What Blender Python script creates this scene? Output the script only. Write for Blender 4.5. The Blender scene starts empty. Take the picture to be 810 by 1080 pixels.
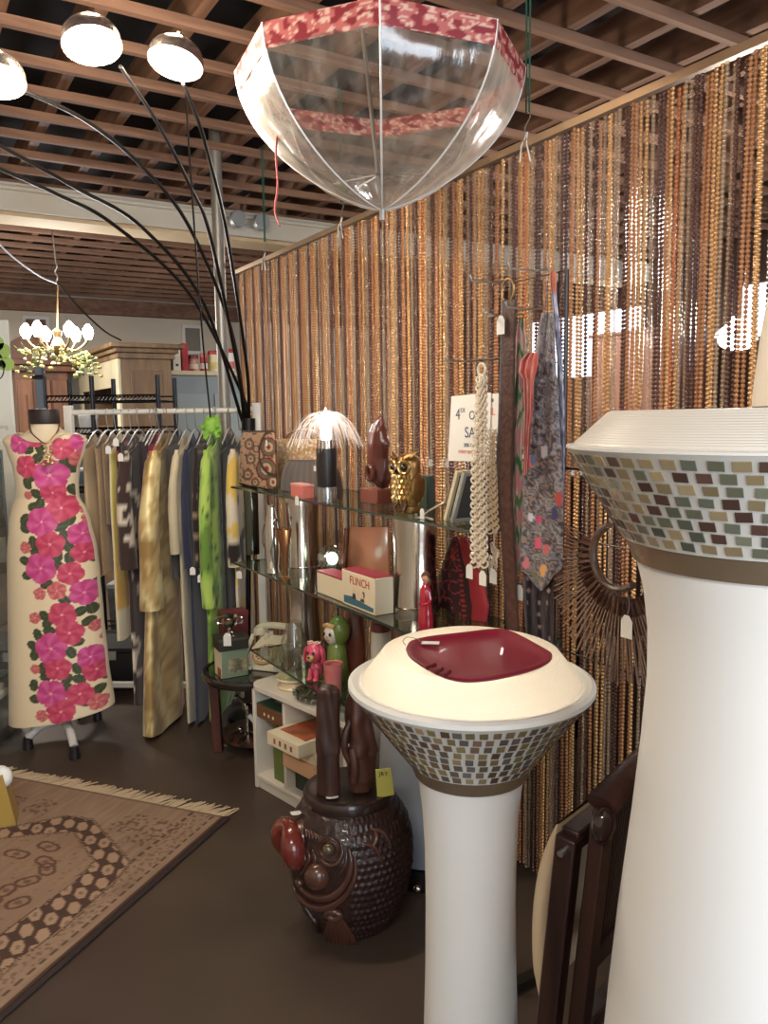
import bpy, bmesh, math, random
import numpy as np
from mathutils import Vector, Matrix, Euler, noise
R = random.Random(7)
SC = bpy.context.scene
COL = SC.collection
PI = math.pi
TAU = 2*PI
def rad(d): return d*PI/180

# ------------------------------------------------------------------ camera
CAM_Z = 1.52
cam_d = bpy.data.cameras.new('camera')
cam = bpy.data.objects.new('camera', cam_d)
COL.objects.link(cam)
cam_d.sensor_fit = 'VERTICAL'
cam_d.sensor_height = 36.0
cam_d.sensor_width = 27.0
cam_d.lens = 28.0
cam_d.clip_start = 0.05
CAM_M = Matrix.Translation((0, 0, CAM_Z)) @ Matrix.Rotation(rad(90-6.8), 4, 'X') @ Matrix.Rotation(rad(-0.8), 4, 'Z')
cam.matrix_world = CAM_M
SC.camera = cam
F = 840.0
CR = CAM_M.to_3x3()
def ray(px, py):
    return CR @ Vector(((px-405)/F, (540-py)/F, -1.0))
O = Vector((0, 0, CAM_Z))
def PY(px, py, Y):                     # the point of the place seen there at world depth Y
    r = ray(px, py); return O + r*(Y/r.y)
def PZ(px, py, z):                     # ... on the level z
    r = ray(px, py); return O + r*((z-CAM_Z)/r.z)
# the room's own frame: u runs along the bead curtain, v stands off it towards the aisle
RAIL_Z = 2.34
A_far = PZ(250, 287, RAIL_Z); A_near = PZ(810, 40, RAIL_Z)
EU = Vector((A_far.x-A_near.x, A_far.y-A_near.y, 0)); CLEN = EU.length; EU.normalize()
EV = Vector((-EU.y, EU.x, 0))
if EV.x > 0: EV = -EV
P0 = Vector((A_near.x, A_near.y, 0))
def W(u, v, z): return P0 + EU*u + EV*v + Vector((0, 0, z))
def PV(px, py, v):                     # ... on the upright plane v in front of the curtain
    r = ray(px, py)
    o = O - P0
    t = (v - o.dot(EV))/r.dot(EV)
    return O + r*t
def uvz(p):
    d = Vector(p) - P0
    return d.dot(EU), d.dot(EV), p[2]
U_ANG = math.atan2(EU.y, EU.x)         # heading of the curtain
def m_per_px(Y): return Y/F

# ------------------------------------------------------------------ colour and materials
def lin(c):
    o = []
    for x in c[:3]:
        x = x/255.0
        o.append(x/12.92 if x <= 0.04045 else ((x+0.055)/1.055)**2.4)
    return tuple(o)
def hexl(c): return lin(c) + (1.0,)
MATS = {}
def mat(name, col=(128,128,128), rough=0.6, metal=0.0, spec=0.5, emit=None, estr=0.0, bump=0.0, bscale=60.0, var=0.0, vscale=6.0, col2=None, trans=0.0, ior=1.45, coat=0.0, sheen=0.0, alpha=1.0, sss=0.0):
    if name in MATS: return MATS[name]
    m = bpy.data.materials.new(name); m.use_nodes = True
    nt = m.node_tree; b = nt.nodes['Principled BSDF']
    b.inputs['Base Color'].default_value = hexl(col)
    b.inputs['Roughness'].default_value = rough
    b.inputs['Metallic'].default_value = metal
    b.inputs['Specular IOR Level'].default_value = spec
    b.inputs['IOR'].default_value = ior
    b.inputs['Transmission Weight'].default_value = trans
    b.inputs['Coat Weight'].default_value = coat
    b.inputs['Sheen Weight'].default_value = sheen
    b.inputs['Alpha'].default_value = alpha
    if emit:
        b.inputs['Emission Color'].default_value = hexl(emit)
        b.inputs['Emission Strength'].default_value = estr
    if bump or var:
        tc = nt.nodes.new('ShaderNodeTexCoord')
    if var:
        n = nt.nodes.new('ShaderNodeTexNoise'); n.inputs['Scale'].default_value = vscale; n.inputs['Detail'].default_value = 5
        nt.links.new(tc.outputs['Object'], n.inputs['Vector'])
        mx = nt.nodes.new('ShaderNodeMix'); mx.data_type = 'RGBA'
        c2 = col2 or tuple(max(0, x*0.6) for x in col)
        mx.inputs['A'].default_value = hexl(col); mx.inputs['B'].default_value = hexl(c2)
        rp = nt.nodes.new('ShaderNodeMapRange'); rp.inputs['From Min'].default_value = 0.35; rp.inputs['From Max'].default_value = 0.68
        rp.inputs['To Max'].default_value = var
        nt.links.new(n.outputs['Fac'], rp.inputs['Value']); nt.links.new(rp.outputs['Result'], mx.inputs['Factor'])
        nt.links.new(mx.outputs['Result'], b.inputs['Base Color'])
    if bump:
        n2 = nt.nodes.new('ShaderNodeTexNoise'); n2.inputs['Scale'].default_value = bscale; n2.inputs['Detail'].default_value = 4
        nt.links.new(tc.outputs['Object'], n2.inputs['Vector'])
        bp = nt.nodes.new('ShaderNodeBump'); bp.inputs['Strength'].default_value = bump; bp.inputs['Distance'].default_value = 0.01
        nt.links.new(n2.outputs['Fac'], bp.inputs['Height']); nt.links.new(bp.outputs['Normal'], b.inputs['Normal'])
    MATS[name] = m
    return m
def wood(name, c1, c2, rough=0.45, scale=3.0, axis='X', stretch=12.0, bump=0.1):
    if name in MATS: return MATS[name]
    m = bpy.data.materials.new(name); m.use_nodes = True
    nt = m.node_tree; b = nt.nodes['Principled BSDF']; b.inputs['Roughness'].default_value = rough
    tc = nt.nodes.new('ShaderNodeTexCoord'); mp = nt.nodes.new('ShaderNodeMapping')
    s = [stretch*scale]*3; s['XYZ'.index(axis)] = scale
    mp.inputs['Scale'].default_value = s
    n = nt.nodes.new('ShaderNodeTexNoise'); n.inputs['Scale'].default_value = 1.0; n.inputs['Detail'].default_value = 6; n.inputs['Distortion'].default_value = 0.6
    cr = nt.nodes.new('ShaderNodeValToRGB'); cr.color_ramp.elements[0].position = 0.35; cr.color_ramp.elements[1].position = 0.7
    cr.color_ramp.elements[0].color = hexl(c1); cr.color_ramp.elements[1].color = hexl(c2)
    nt.links.new(tc.outputs['Object'], mp.inputs['Vector']); nt.links.new(mp.outputs['Vector'], n.inputs['Vector'])
    nt.links.new(n.outputs['Fac'], cr.inputs['Fac']); nt.links.new(cr.outputs['Color'], b.inputs['Base Color'])
    bp = nt.nodes.new('ShaderNodeBump'); bp.inputs['Strength'].default_value = bump; bp.inputs['Distance'].default_value = 0.005
    nt.links.new(n.outputs['Fac'], bp.inputs['Height']); nt.links.new(bp.outputs['Normal'], b.inputs['Normal'])
    MATS[name] = m
    return m
def vcmat(name, rough=0.7, metal=0.0, sheen=0.0, bump=0.0, bscale=200.0, coat=0.0, spec=0.4):
    """surface whose printed or woven pattern is a colour attribute computed for its mesh"""
    if name in MATS: return MATS[name]
    m = mat(name, (128,128,128), rough, metal, spec, bump=bump, bscale=bscale, sheen=sheen, coat=coat)
    nt = m.node_tree
    a = nt.nodes.new('ShaderNodeAttribute'); a.attribute_name = 'Col'
    nt.links.new(a.outputs['Color'], nt.nodes['Principled BSDF'].inputs['Base Color'])
    return m
def clear_mat(name, tint=(255,255,255), fac=0.12, rough=0.03, edge=0.75, ior=1.45):
    """thin clear sheet: passes light straight on, mirrors at glancing angles"""
    if name in MATS: return MATS[name]
    m = bpy.data.materials.new(name); m.use_nodes = True
    nt = m.node_tree; nt.nodes.clear()
    out = nt.nodes.new('ShaderNodeOutputMaterial'); mx = nt.nodes.new('ShaderNodeMixShader')
    t = nt.nodes.new('ShaderNodeBsdfTransparent'); t.inputs['Color'].default_value = hexl(tint)
    g = nt.nodes.new('ShaderNodeBsdfGlossy'); g.inputs['Roughness'].default_value = rough
    lw = nt.nodes.new('ShaderNodeLayerWeight'); lw.inputs['Blend'].default_value = 0.35
    mr = nt.nodes.new('ShaderNodeMapRange'); mr.inputs['To Min'].default_value = fac; mr.inputs['To Max'].default_value = edge
    nt.links.new(lw.outputs['Facing'], mr.inputs['Value'])
    nt.links.new(mr.outputs['Result'], mx.inputs['Fac'])
    nt.links.new(t.outputs[0], mx.inputs[1]); nt.links.new(g.outputs[0], mx.inputs[2])
    nt.links.new(mx.outputs[0], out.inputs[0])
    MATS[name] = m
    return m
def translucent_mat(name, col, amount=0.6, rough=0.4, band=0.0):
    if name in MATS: return MATS[name]
    m = bpy.data.materials.new(name); m.use_nodes = True
    nt = m.node_tree; b = nt.nodes['Principled BSDF']
    b.inputs['Base Color'].default_value = hexl(col); b.inputs['Roughness'].default_value = rough
    out = nt.nodes['Material Output']; mx = nt.nodes.new('ShaderNodeMixShader'); mx.inputs['Fac'].default_value = amount
    tr = nt.nodes.new('ShaderNodeBsdfTranslucent'); tr.inputs['Color'].default_value = hexl(col)
    nt.links.new(b.outputs[0], mx.inputs[1]); nt.links.new(tr.outputs[0], mx.inputs[2]); nt.links.new(mx.outputs[0], out.inputs[0])
    if band:
        tc = nt.nodes.new('ShaderNodeTexCoord')
        w = nt.nodes.new('ShaderNodeTexWave'); w.bands_direction = 'Z'; w.inputs['Scale'].default_value = band
        nt.links.new(tc.outputs['Object'], w.inputs['Vector'])
        bp = nt.nodes.new('ShaderNodeBump'); bp.inputs['Strength'].default_value = 0.35; bp.inputs['Distance'].default_value = 0.002
        nt.links.new(w.outputs['Fac'], bp.inputs['Height']); nt.links.new(bp.outputs['Normal'], b.inputs['Normal'])
    MATS[name] = m
    return m

# ------------------------------------------------------------------ mesh builder
class MB:
    def __init__(s): s.v = []; s.f = []; s.mi = []; s.c = []
    def add(s, vs, fs, M=None, mi=0, col=None):
        o = len(s.v)
        if M is not None: vs = [M @ Vector(p) for p in vs]
        s.v.extend([tuple(p) for p in vs])
        s.f.extend([tuple(i+o for i in f) for f in fs])
        s.mi.extend([mi]*len(fs))
        if col is None: s.c.extend([(0.5,0.5,0.5)]*len(vs))
        elif isinstance(col, list): s.c.extend(col)
        else: s.c.extend([lin(col)]*len(vs))
        return s
    def box(s, c, d, M=None, mi=0, col=None):
        x, y, z = c; a, b, e = d[0]/2, d[1]/2, d[2]/2
        vs = [(x+i*a, y+j*b, z+k*e) for i in (-1,1) for j in (-1,1) for k in (-1,1)]
        fs = [(0,1,3,2),(4,6,7,5),(0,4,5,1),(2,3,7,6),(0,2,6,4),(1,5,7,3)]
        return s.add(vs, fs, M, mi, col)
    def beam(s, p, q, w, h=None, mi=0, up=(0,0,1), col=None):
        """square bar from p to q"""
        h = h or w
        p, q = Vector(p), Vector(q); d = q-p; L = d.length; d.normalize()
        up = Vector(up)
        if abs(d.dot(up)) > 0.98: up = Vector((0,1,0))
        sd = d.cross(up).normalized(); u2 = sd.cross(d).normalized()
        M = Matrix((sd, d, u2)).transposed().to_4x4(); M.translation = (p+q)/2
        return s.box((0,0,0), (w, L, h), M, mi, col)
    def lathe(s, prof, n=32, M=None, mi=0, col=None, a0=0.0, a1=TAU, sx=1.0, sy=1.0, cap=True):
        full = abs(a1-a0-TAU) < 1e-6
        k = n if full else n+1
        vs = []; fs = []
        for (r, z) in prof:
            for i in range(k):
                a = a0+(a1-a0)*i/n
                vs.append((r*math.cos(a)*sx, r*math.sin(a)*sy, z))
        for j in range(len(prof)-1):
            for i in range(n):
                i2 = (i+1) % k
                fs.append((j*k+i, j*k+i2, (j+1)*k+i2, (j+1)*k+i))
        if cap and full:
            if prof[0][0] > 1e-5: fs.append(tuple(reversed(range(k))))
            if prof[-1][0] > 1e-5: fs.append(tuple(range((len(prof)-1)*k, len(prof)*k)))
        return s.add(vs, fs, M, mi, col)
    def tube(s, pts, r, n=8, mi=0, closed=False, col=None, M=None, cap=True, flat=1.0):
        pts = [Vector(p) for p in pts]; N = len(pts)
        rs = r if isinstance(r, (list, tuple)) else [r]*N
        vs = []; fs = []; up = None
        for i, p in enumerate(pts):
            a = pts[(i-1) % N] if (closed or i > 0) else p
            b = pts[(i+1) % N] if (closed or i < N-1) else p
            t = (b-a)
            if t.length < 1e-9: t = Vector((0,0,1))
            t.normalize()
            if up is None:
                up = Vector((0,0,1)) if abs(t.z) < 0.9 else Vector((1,0,0))
            sd = t.cross(up)
            if sd.length < 1e-6: sd = t.orthogonal()
            sd.normalize(); up = sd.cross(t).normalized()
            for k in range(n):
                an = TAU*k/n
                vs.append(p + sd*(math.cos(an)*rs[i]) + up*(math.sin(an)*rs[i]*flat))
        m = N if closed else N-1
        for i in range(m):
            i2 = (i+1) % N
            for k in range(n):
                k2 = (k+1) % n
                fs.append((i*n+k, i*n+k2, i2*n+k2, i2*n+k))
        if cap and not closed:
            fs.append(tuple(reversed(range(n)))); fs.append(tuple(range((N-1)*n, N*n)))
        return s.add(vs, fs, M, mi, col)
    def sphere(s, c, r, nu=16, nv=10, M=None, mi=0, col=None):
        rx, ry, rz = (r, r, r) if not isinstance(r, (tuple, list)) else r
        vs = [(c[0], c[1], c[2]+rz)]
        for j in range(1, nv):
            t = PI*j/nv
            for i in range(nu):
                a = TAU*i/nu
                vs.append((c[0]+rx*math.sin(t)*math.cos(a), c[1]+ry*math.sin(t)*math.sin(a), c[2]+rz*math.cos(t)))
        vs.append((c[0], c[1], c[2]-rz))
        fs = []
        for i in range(nu): fs.append((0, 1+i, 1+(i+1) % nu))
        for j in range(nv-2):
            for i in range(nu):
                a = 1+j*nu+i; b = 1+j*nu+(i+1) % nu
                fs.append((a, a+nu, b+nu, b))
        e = len(vs)-1; o = 1+(nv-2)*nu
        for i in range(nu): fs.append((e, o+(i+1) % nu, o+i))
        return s.add(vs, fs, M, mi, col)
    def prism(s, poly, t, M=None, mi=0, col=None):
        """outline in local xz, thickness t along y"""
        n = len(poly)
        vs = [(x, -t/2, z) for x, z in poly] + [(x, t/2, z) for x, z in poly]
        fs = [tuple(range(n)), tuple(reversed(range(n, 2*n)))]
        for i in range(n):
            j = (i+1) % n
            fs.append((i, i+n, j+n, j))
        return s.add(vs, fs, M, mi, col)
    def grid(s, nu, nv, fn, mi=0, cfn=None, wrap=False, M=None):
        """fn(i/nu, j/nv) -> point; cfn(a, b, point) -> sRGB colour"""
        vs = []; cs = []
        k = nu if wrap else nu+1
        for j in range(nv+1):
            for i in range(k):
                p = fn(i/nu, j/nv); vs.append(p)
                cs.append(lin(cfn(i/nu, j/nv, p)) if cfn else (0.5,0.5,0.5))
        fs = []
        for j in range(nv):
            for i in range(nu):
                i2 = (i+1) % k
                fs.append((j*k+i, j*k+i2, (j+1)*k+i2, (j+1)*k+i))
        return s.add(vs, fs, M, mi, cs)
    def build(s, name, mats, parent=None, smooth=True, angle=40, bevel=0.0, M=None, solid=0.0, subsurf=0, segs=2, local=False):
        me = bpy.data.meshes.new(name)
        me.from_pydata(s.v, [], s.f)
        if not isinstance(mats, (list, tuple)): mats = [mats]
        for m in mats: me.materials.append(m)
        if any(s.mi): me.polygons.foreach_set('material_index', s.mi)
        ca = me.color_attributes.new('Col', 'FLOAT_COLOR', 'POINT')
        ca.data.foreach_set('color', np.hstack([np.array(s.c, dtype=np.float32).reshape(-1, 3), np.ones((len(s.c), 1), np.float32)]).ravel())
        me.validate()
        bm = bmesh.new(); bm.from_mesh(me)
        if len(bm.faces) < 60000: bmesh.ops.recalc_face_normals(bm, faces=bm.faces)
        bm.to_mesh(me); bm.free()
        if smooth:
            me.polygons.foreach_set('use_smooth', [True]*len(me.polygons))
            me.set_sharp_from_angle(angle=rad(angle))
        ob = bpy.data.objects.new(name, me); COL.objects.link(ob)
        if parent is not None:
            ob.parent = parent
            if not local: ob.matrix_parent_inverse = MW(parent).inverted()
        if M is not None: ob.matrix_basis = M
        if solid:
            md = ob.modifiers.new('solid', 'SOLIDIFY'); md.thickness = solid; md.offset = 0
        if bevel:
            md = ob.modifiers.new('bevel', 'BEVEL'); md.width = bevel; md.segments = segs; md.limit_method = 'ANGLE'; md.angle_limit = rad(35)
            md.harden_normals = False
        if subsurf:
            md = ob.modifiers.new('sub', 'SUBSURF'); md.levels = subsurf; md.render_levels = subsurf
        return ob
def MW(o):
    m = o.matrix_basis.copy()
    if o.parent: m = MW(o.parent) @ o.matrix_parent_inverse @ m
    return m
def tag(o, label, cat, group=None, kind=None):
    o['label'] = label; o['category'] = cat
    if group: o['group'] = group
    if kind: o['kind'] = kind
    return o
def thing(name, label, cat, loc, rz=0.0, group=None):
    o = bpy.data.objects.new(name, None); COL.objects.link(o)
    o.empty_display_size = 0.05
    o.matrix_basis = Matrix.Translation(loc) @ Matrix.Rotation(rz, 4, 'Z')
    return tag(o, label, cat, group)
def struct(o):
    o['kind'] = 'structure'; return o
def dup(root, M=None, label=None, group=None):
    r = root.copy(); COL.objects.link(r)
    if M is not None: r.matrix_basis = M
    if label: r['label'] = label
    if group: r['group'] = group
    def rec(a, b):
        for ch in [o for o in bpy.data.objects if o.parent == a]:
            c = ch.copy(); COL.objects.link(c); c.parent = b; c.matrix_parent_inverse = ch.matrix_parent_inverse.copy()
            rec(ch, c)
    kids = [o for o in bpy.data.objects if o.parent == root]
    rec(root, r)
    return r
def catmull(pts, n=8):
    pts = [Vector(p) for p in pts]; out = []
    for i in range(len(pts)-1):
        p0 = pts[i-1] if i > 0 else pts[i]*2-pts[i+1]
        p1, p2 = pts[i], pts[i+1]
        p3 = pts[i+2] if i+2 < len(pts) else p2*2-p1
        for k in range(n):
            t = k/n
            out.append(0.5*((2*p1)+(p2-p0)*t+(2*p0-5*p1+4*p2-p3)*t*t+(3*p1-3*p2+p3-p0)*t**3))
    out.append(pts[-1]); return out
def lerp(a, b, t): return a+(b-a)*t
def mixc(a, b, t):
    t = max(0, min(1, t)); return tuple(a[i]+(b[i]-a[i])*t for i in range(3))
def interp(tab, x):
    """piecewise linear table [(x, y...)]"""
    if x <= tab[0][0]: return tab[0][1:]
    for a, b in zip(tab, tab[1:]):
        if x <= b[0]:
            t = (x-a[0])/(b[0]-a[0]); t = t*t*(3-2*t)*0.5+t*0.5
            return tuple(lerp(p, q, t) for p, q in zip(a[1:], b[1:]))
    return tab[-1][1:]
def ns(x, y, z=0.0): return noise.noise(Vector((x, y, z)))
def frame_M(loc, xdir, zdir=(0,0,1)):
    """local x along xdir, z near zdir"""
    x = Vector(xdir).normalized(); z = Vector(zdir); y = z.cross(x).normalized(); z = x.cross(y).normalized()
    M = Matrix((x, y, z)).transposed().to_4x4(); M.translation = Vector(loc); return M
def text(name, body, size, M, material, parent, ext=0.0004, align='CENTER', label=None):
    cu = bpy.data.curves.new(name, 'FONT'); cu.body = body; cu.size = size; cu.extrude = ext; cu.align_x = align; cu.align_y = 'CENTER'
    cu.materials.append(material)
    o = bpy.data.objects.new(name, cu); COL.objects.link(o)
    o.parent = parent; o.matrix_parent_inverse = MW(parent).inverted(); o.matrix_basis = M
    if label: o['label'] = label
    return o
def tag_card(parent, at, string_from=None, ang=0.0, size=(0.022, 0.036), tilt=0.0, name='price_tag'):
    """white price tag with string, part of the thing it is tied to"""
    b = MB(); w, h = size
    poly = [(-w/2,-h), (w/2,-h), (w/2,-h*0.25), (w*0.2,0), (-w*0.2,0), (-w/2,-h*0.25)]
    Mx = Matrix.Translation(at) @ Matrix.Rotation(ang, 4, 'Z') @ Matrix.Rotation(tilt, 4, 'X')
    b.prism(poly, 0.0008, Mx)
    o = b.build(name, mat('tag_paper', (225,222,215), 0.8), parent); o['label'] = 'white paper price tag'
    if string_from is not None:
        s_ = MB(); a = Vector(string_from); c = Vector(at)
        s_.tube(catmull([a, (a+c)/2+Vector((0.003,0,-0.004)), c], 4), 0.0007, 5)
        t = s_.build('string', mat('tag_string', (225,220,210), 0.9), o)
    return o
def S(px, v, z):
    """point at height z, v off the curtain, in image column px"""
    y0, y1 = 300.0, 800.0
    for _ in range(12):
        a = PV(px, y0, v).z - z; b = PV(px, y1, v).z - z
        y = y0 - a*(y1-y0)/(b-a) if abs(b-a) > 1e-9 else y0
        y0, y1 = y1, y
        if abs(y1-y0) < 0.01: break
    return PV(px, y1, v)
def D(px, Y, z):
    y0, y1 = 300.0, 800.0
    for _ in range(12):
        a = PY(px, y0, Y).z - z; b = PY(px, y1, Y).z - z
        y = y0 - a*(y1-y0)/(b-a) if abs(b-a) > 1e-9 else y0
        y0, y1 = y1, y
        if abs(y1-y0) < 0.01: break
    return PY(px, y1, Y)
def rotU(p, extra=0.0):                # frame: x along u, y away from the viewer side (-v), z up
    M = Matrix((EU, -EV, Vector((0,0,1)))).transposed().to_4x4(); M.translation = Vector(p)
    return M @ Matrix.Rotation(extra, 4, 'Z')

# ------------------------------------------------------------------ room shell
U0, U1, V0, V1, HC = -4.2, 8.35, -4.3, 4.2, 2.87
def quad(name, pts, m, thick=0.06):
    b = MB(); c = sum((Vector(p) for p in pts), Vector())/4
    n = (Vector(pts[1])-Vector(pts[0])).cross(Vector(pts[2])-Vector(pts[0])).normalized()
    inside = W(1.5, 1.0, 1.4)
    if (inside-c).dot(n) > 0: n = -n
    vs = [Vector(p) for p in pts]+[Vector(p)+n*thick for p in pts]
    b.add(vs, [(0,1,2,3),(7,6,5,4),(0,4,5,1),(1,5,6,2),(2,6,7,3),(3,7,4,0)])
    return struct(b.build(name, m, smooth=False))
floor_m = mat('polished_concrete', (84,70,60), 0.36, var=0.75, vscale=1.7, col2=(58,48,42), bump=0.05, bscale=14)
quad('floor', [W(U0,V0,0), W(U1,V0,0), W(U1,V1,0), W(U0,V1,0)], floor_m)
plaster = mat('cream_plaster', (224,211,190), 0.85, var=0.35, vscale=1.2, col2=(200,186,164), bump=0.15, bscale=18)
quad('wall_back', [W(U1,V0,0), W(U1,V1,0), W(U1,V1,3.24), W(U1,V0,3.24)], plaster)
quad('wall_left', [W(U0,V1,0), W(U1,V1,0), W(U1,V1,3.2), W(U0,V1,3.2)], plaster)
# right wall with a bright window high up
WU0, WU1, WZ0, WZ1 = 4.06, 5.6, 1.90, 2.52
XU0, XU1, XZ0, XZ1 = 2.2, 3.05, 2.16, 2.55
brownwall = mat('brown_panelling', (92,66,52), 0.7, var=0.6, vscale=2.0)
b = MB()
def wbox(u0, u1, z0, z1, v=V0, t=0.1):
    return b.add([W(u,vv,z) for u in (u0,u1) for vv in (v,v-t) for z in (z0,z1)], [(0,1,3,2),(4,6,7,5),(0,4,5,1),(2,3,7,6),(0,2,6,4),(1,5,7,3)])
wbox(U0, XU0, 0, 3.2); wbox(XU1, WU0, 0, 3.2); wbox(WU1, U1, 0, 3.2); wbox(WU0, WU1, 0, WZ0); wbox(WU0, WU1, WZ1, 3.2); wbox(XU0, XU1, 0, XZ0); wbox(XU0, XU1, XZ1, 3.2)
struct(b.build('wall_right', brownwall, smooth=False))
b = MB(); wbox(XU0, XU1, XZ0, XZ1, V0-0.05, 0.02)
struct(b.build('window_2', mat('daylit_glass', (235,240,245), 0.3, emit=(235,242,255), estr=3.0), smooth=False))
b = MB(); wbox(WU0, WU1, WZ0, WZ1, V0-0.05, 0.02)
struct(b.build('window_1', mat('daylit_glass', (235,240,245), 0.3, emit=(235,242,255), estr=5.0), smooth=False))
# near wall behind the visitor: shop front, with a window opening that lets daylight in
b = MB()
def nbox(v0, v1, z0, z1):
    return b.add([W(u,v,z) for u in (U0,U0-0.1) for v in (v0,v1) for z in (z0,z1)], [(0,1,3,2),(4,6,7,5),(0,4,5,1),(2,3,7,6),(0,2,6,4),(1,5,7,3)])
nbox(V0, -1.2, 0, 3.2); nbox(3.4, V1, 0, 3.2); nbox(-1.2, 3.4, 0, 0.5); nbox(-1.2, 3.4, 2.5, 3.2)
struct(b.build('wall_front', plaster, smooth=False))
# timber plate along the top of the back wall
plate = wood('old_plate_timber', (112,78,60), (156,114,88), 0.7, 1.5, 'X', 10)
b = MB(); b.beam(W(U1-0.06,V0,2.785), W(U1-0.06,V1,2.785), 0.12, 0.16)
struct(b.build('trim_1', plate, smooth=False))
# ceiling: dark boards, rafters along u, lighter battens across them
deck = mat('dark_roof_boards', (34,26,24), 0.9, var=0.7, vscale=3.0, col2=(16,13,13))
quad('ceiling', [W(U0,V0,3.24), W(U1,V0,3.24), W(U1,V1,3.24), W(U0,V1,3.24)], deck)
raft = wood('rafter_timber', (104,74,56), (148,110,86), 0.75, 1.6, 'X', 12)
batt = wood('batten_timber', (112,80,62), (162,122,96), 0.75, 1.6, 'X', 12)
def timber(p, q, w, h, m, name):
    p, q = Vector(p), Vector(q); L = (q-p).length
    bb = MB(); bb.box((0,0,0), (L, w, h))
    o = bb.build(name, m, smooth=False); o.matrix_basis = frame_M((p+q)/2, q-p)
    return struct(o)
r0 = timber(W(U0,V0+0.2,2.98), W(U1,V0+0.2,2.98), 0.045, 0.135, raft, 'trim_2')
tn = 3
v = V0+0.2+0.30
while v < V1:
    o = r0.copy(); COL.objects.link(o); o.name = 'trim_%d' % tn; tn += 1
    o.matrix_basis = frame_M((W(U0,v,2.98)+W(U1,v,2.98))/2, EU); v += 0.30
t0 = timber(W(-1.2,V0,HC+0.0215), W(-1.2,V1,HC+0.0215), 0.030, 0.036, batt, 'trim_%d' % tn); tn += 1
u = -1.2+0.292
while u < U1-0.1:
    o = t0.copy(); COL.objects.link(o); o.name = 'trim_%d' % tn; tn += 1
    o.matrix_basis = frame_M((W(u,V0,HC+0.0215)+W(u,V1,HC+0.0215))/2, (W(u,V1,0)-W(u,V0,0))); u += 0.292
# white boxed beam across the room
b = MB()
bu = (uvz(PZ(0,192,2.87))[0]+uvz(PZ(300,232,2.87))[0])/2
whitepaint = mat('old_white_paint', (214,208,196), 0.6, var=0.4, vscale=3.0, col2=(188,172,140))
creampaint = mat('cream_beam_soffit', (214,190,152), 0.7, var=0.4, vscale=3.0, col2=(180,150,112))
b.beam(W(bu+0.13,V0,2.80), W(bu+0.13,V1,2.80), 0.30, 0.155)
struct(b.build('ceiling_beam', whitepaint, smooth=False))
b = MB(); b.beam(W(bu+0.14,V0,2.712), W(bu+0.14,V1,2.712), 0.24, 0.02)
struct(b.build('trim_%d' % tn, creampaint, smooth=False)); tn += 1
b = MB(); b.tube([W(bu-0.035,V0,2.845), W(bu-0.035,V1,2.845)], 0.016, 8)
struct(b.build('trim_%d' % tn, whitepaint)); tn += 1
cam_pts = [PV(265, 222, uvz(PZ(265,222,2.8))[1]), PV(297, 226, uvz(PZ(297,226,2.8))[1])]
for k, px in enumerate((266, 298)):
    q = PZ(px, 222, 2.80); uu, vv, zz = uvz(q)
    t = thing('junction_box', ['round grey junction box on the white beam, nearer the pole', 'round grey junction box on the white beam, beside the hanging pink ribbon'][k], 'junction box', W(bu-0.10, vv, 2.80))
    b = MB(); b.lathe([(0.0,0),(0.05,0),(0.052,0.01),(0.052,0.045),(0,0.045)], 20, Matrix.Translation(t.location) @ frame_M((0,0,0), EV) @ Matrix.Rotation(rad(90),4,'X') @ Matrix.Translation((0,0,-0.05)))
    b.build('cover', mat('galvanised', (170,172,170), 0.45, 0.6), t)
    b = MB(); b.tube([W(bu-0.035,vv,2.81), W(bu-0.035,vv,2.865)], 0.011, 8); b.build('conduit', mat('galvanised'), t)
# steel pole
pp = PY(237, 430, 4.25)
t = thing('steel_pole', 'thin bare grey steel pole rising to the rafters beside the arc lamp', 'pole', (pp.x, pp.y, 0)); 
b = MB(); b.lathe([(0.03,0.0),(0.03,3.0),(0.0,3.0)], 20, Matrix.Translation((pp.x,pp.y,0))); b.build('pole_shaft', mat('pole_steel', (150,146,138), 0.4, 0.55), t)
b = MB(); b.lathe([(0.0,0),(0.08,0.0),(0.08,0.012),(0,0.012)], 20, Matrix.Translation((pp.x,pp.y,0))); b.build('base_plate', mat('pole_steel'), t)

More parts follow.
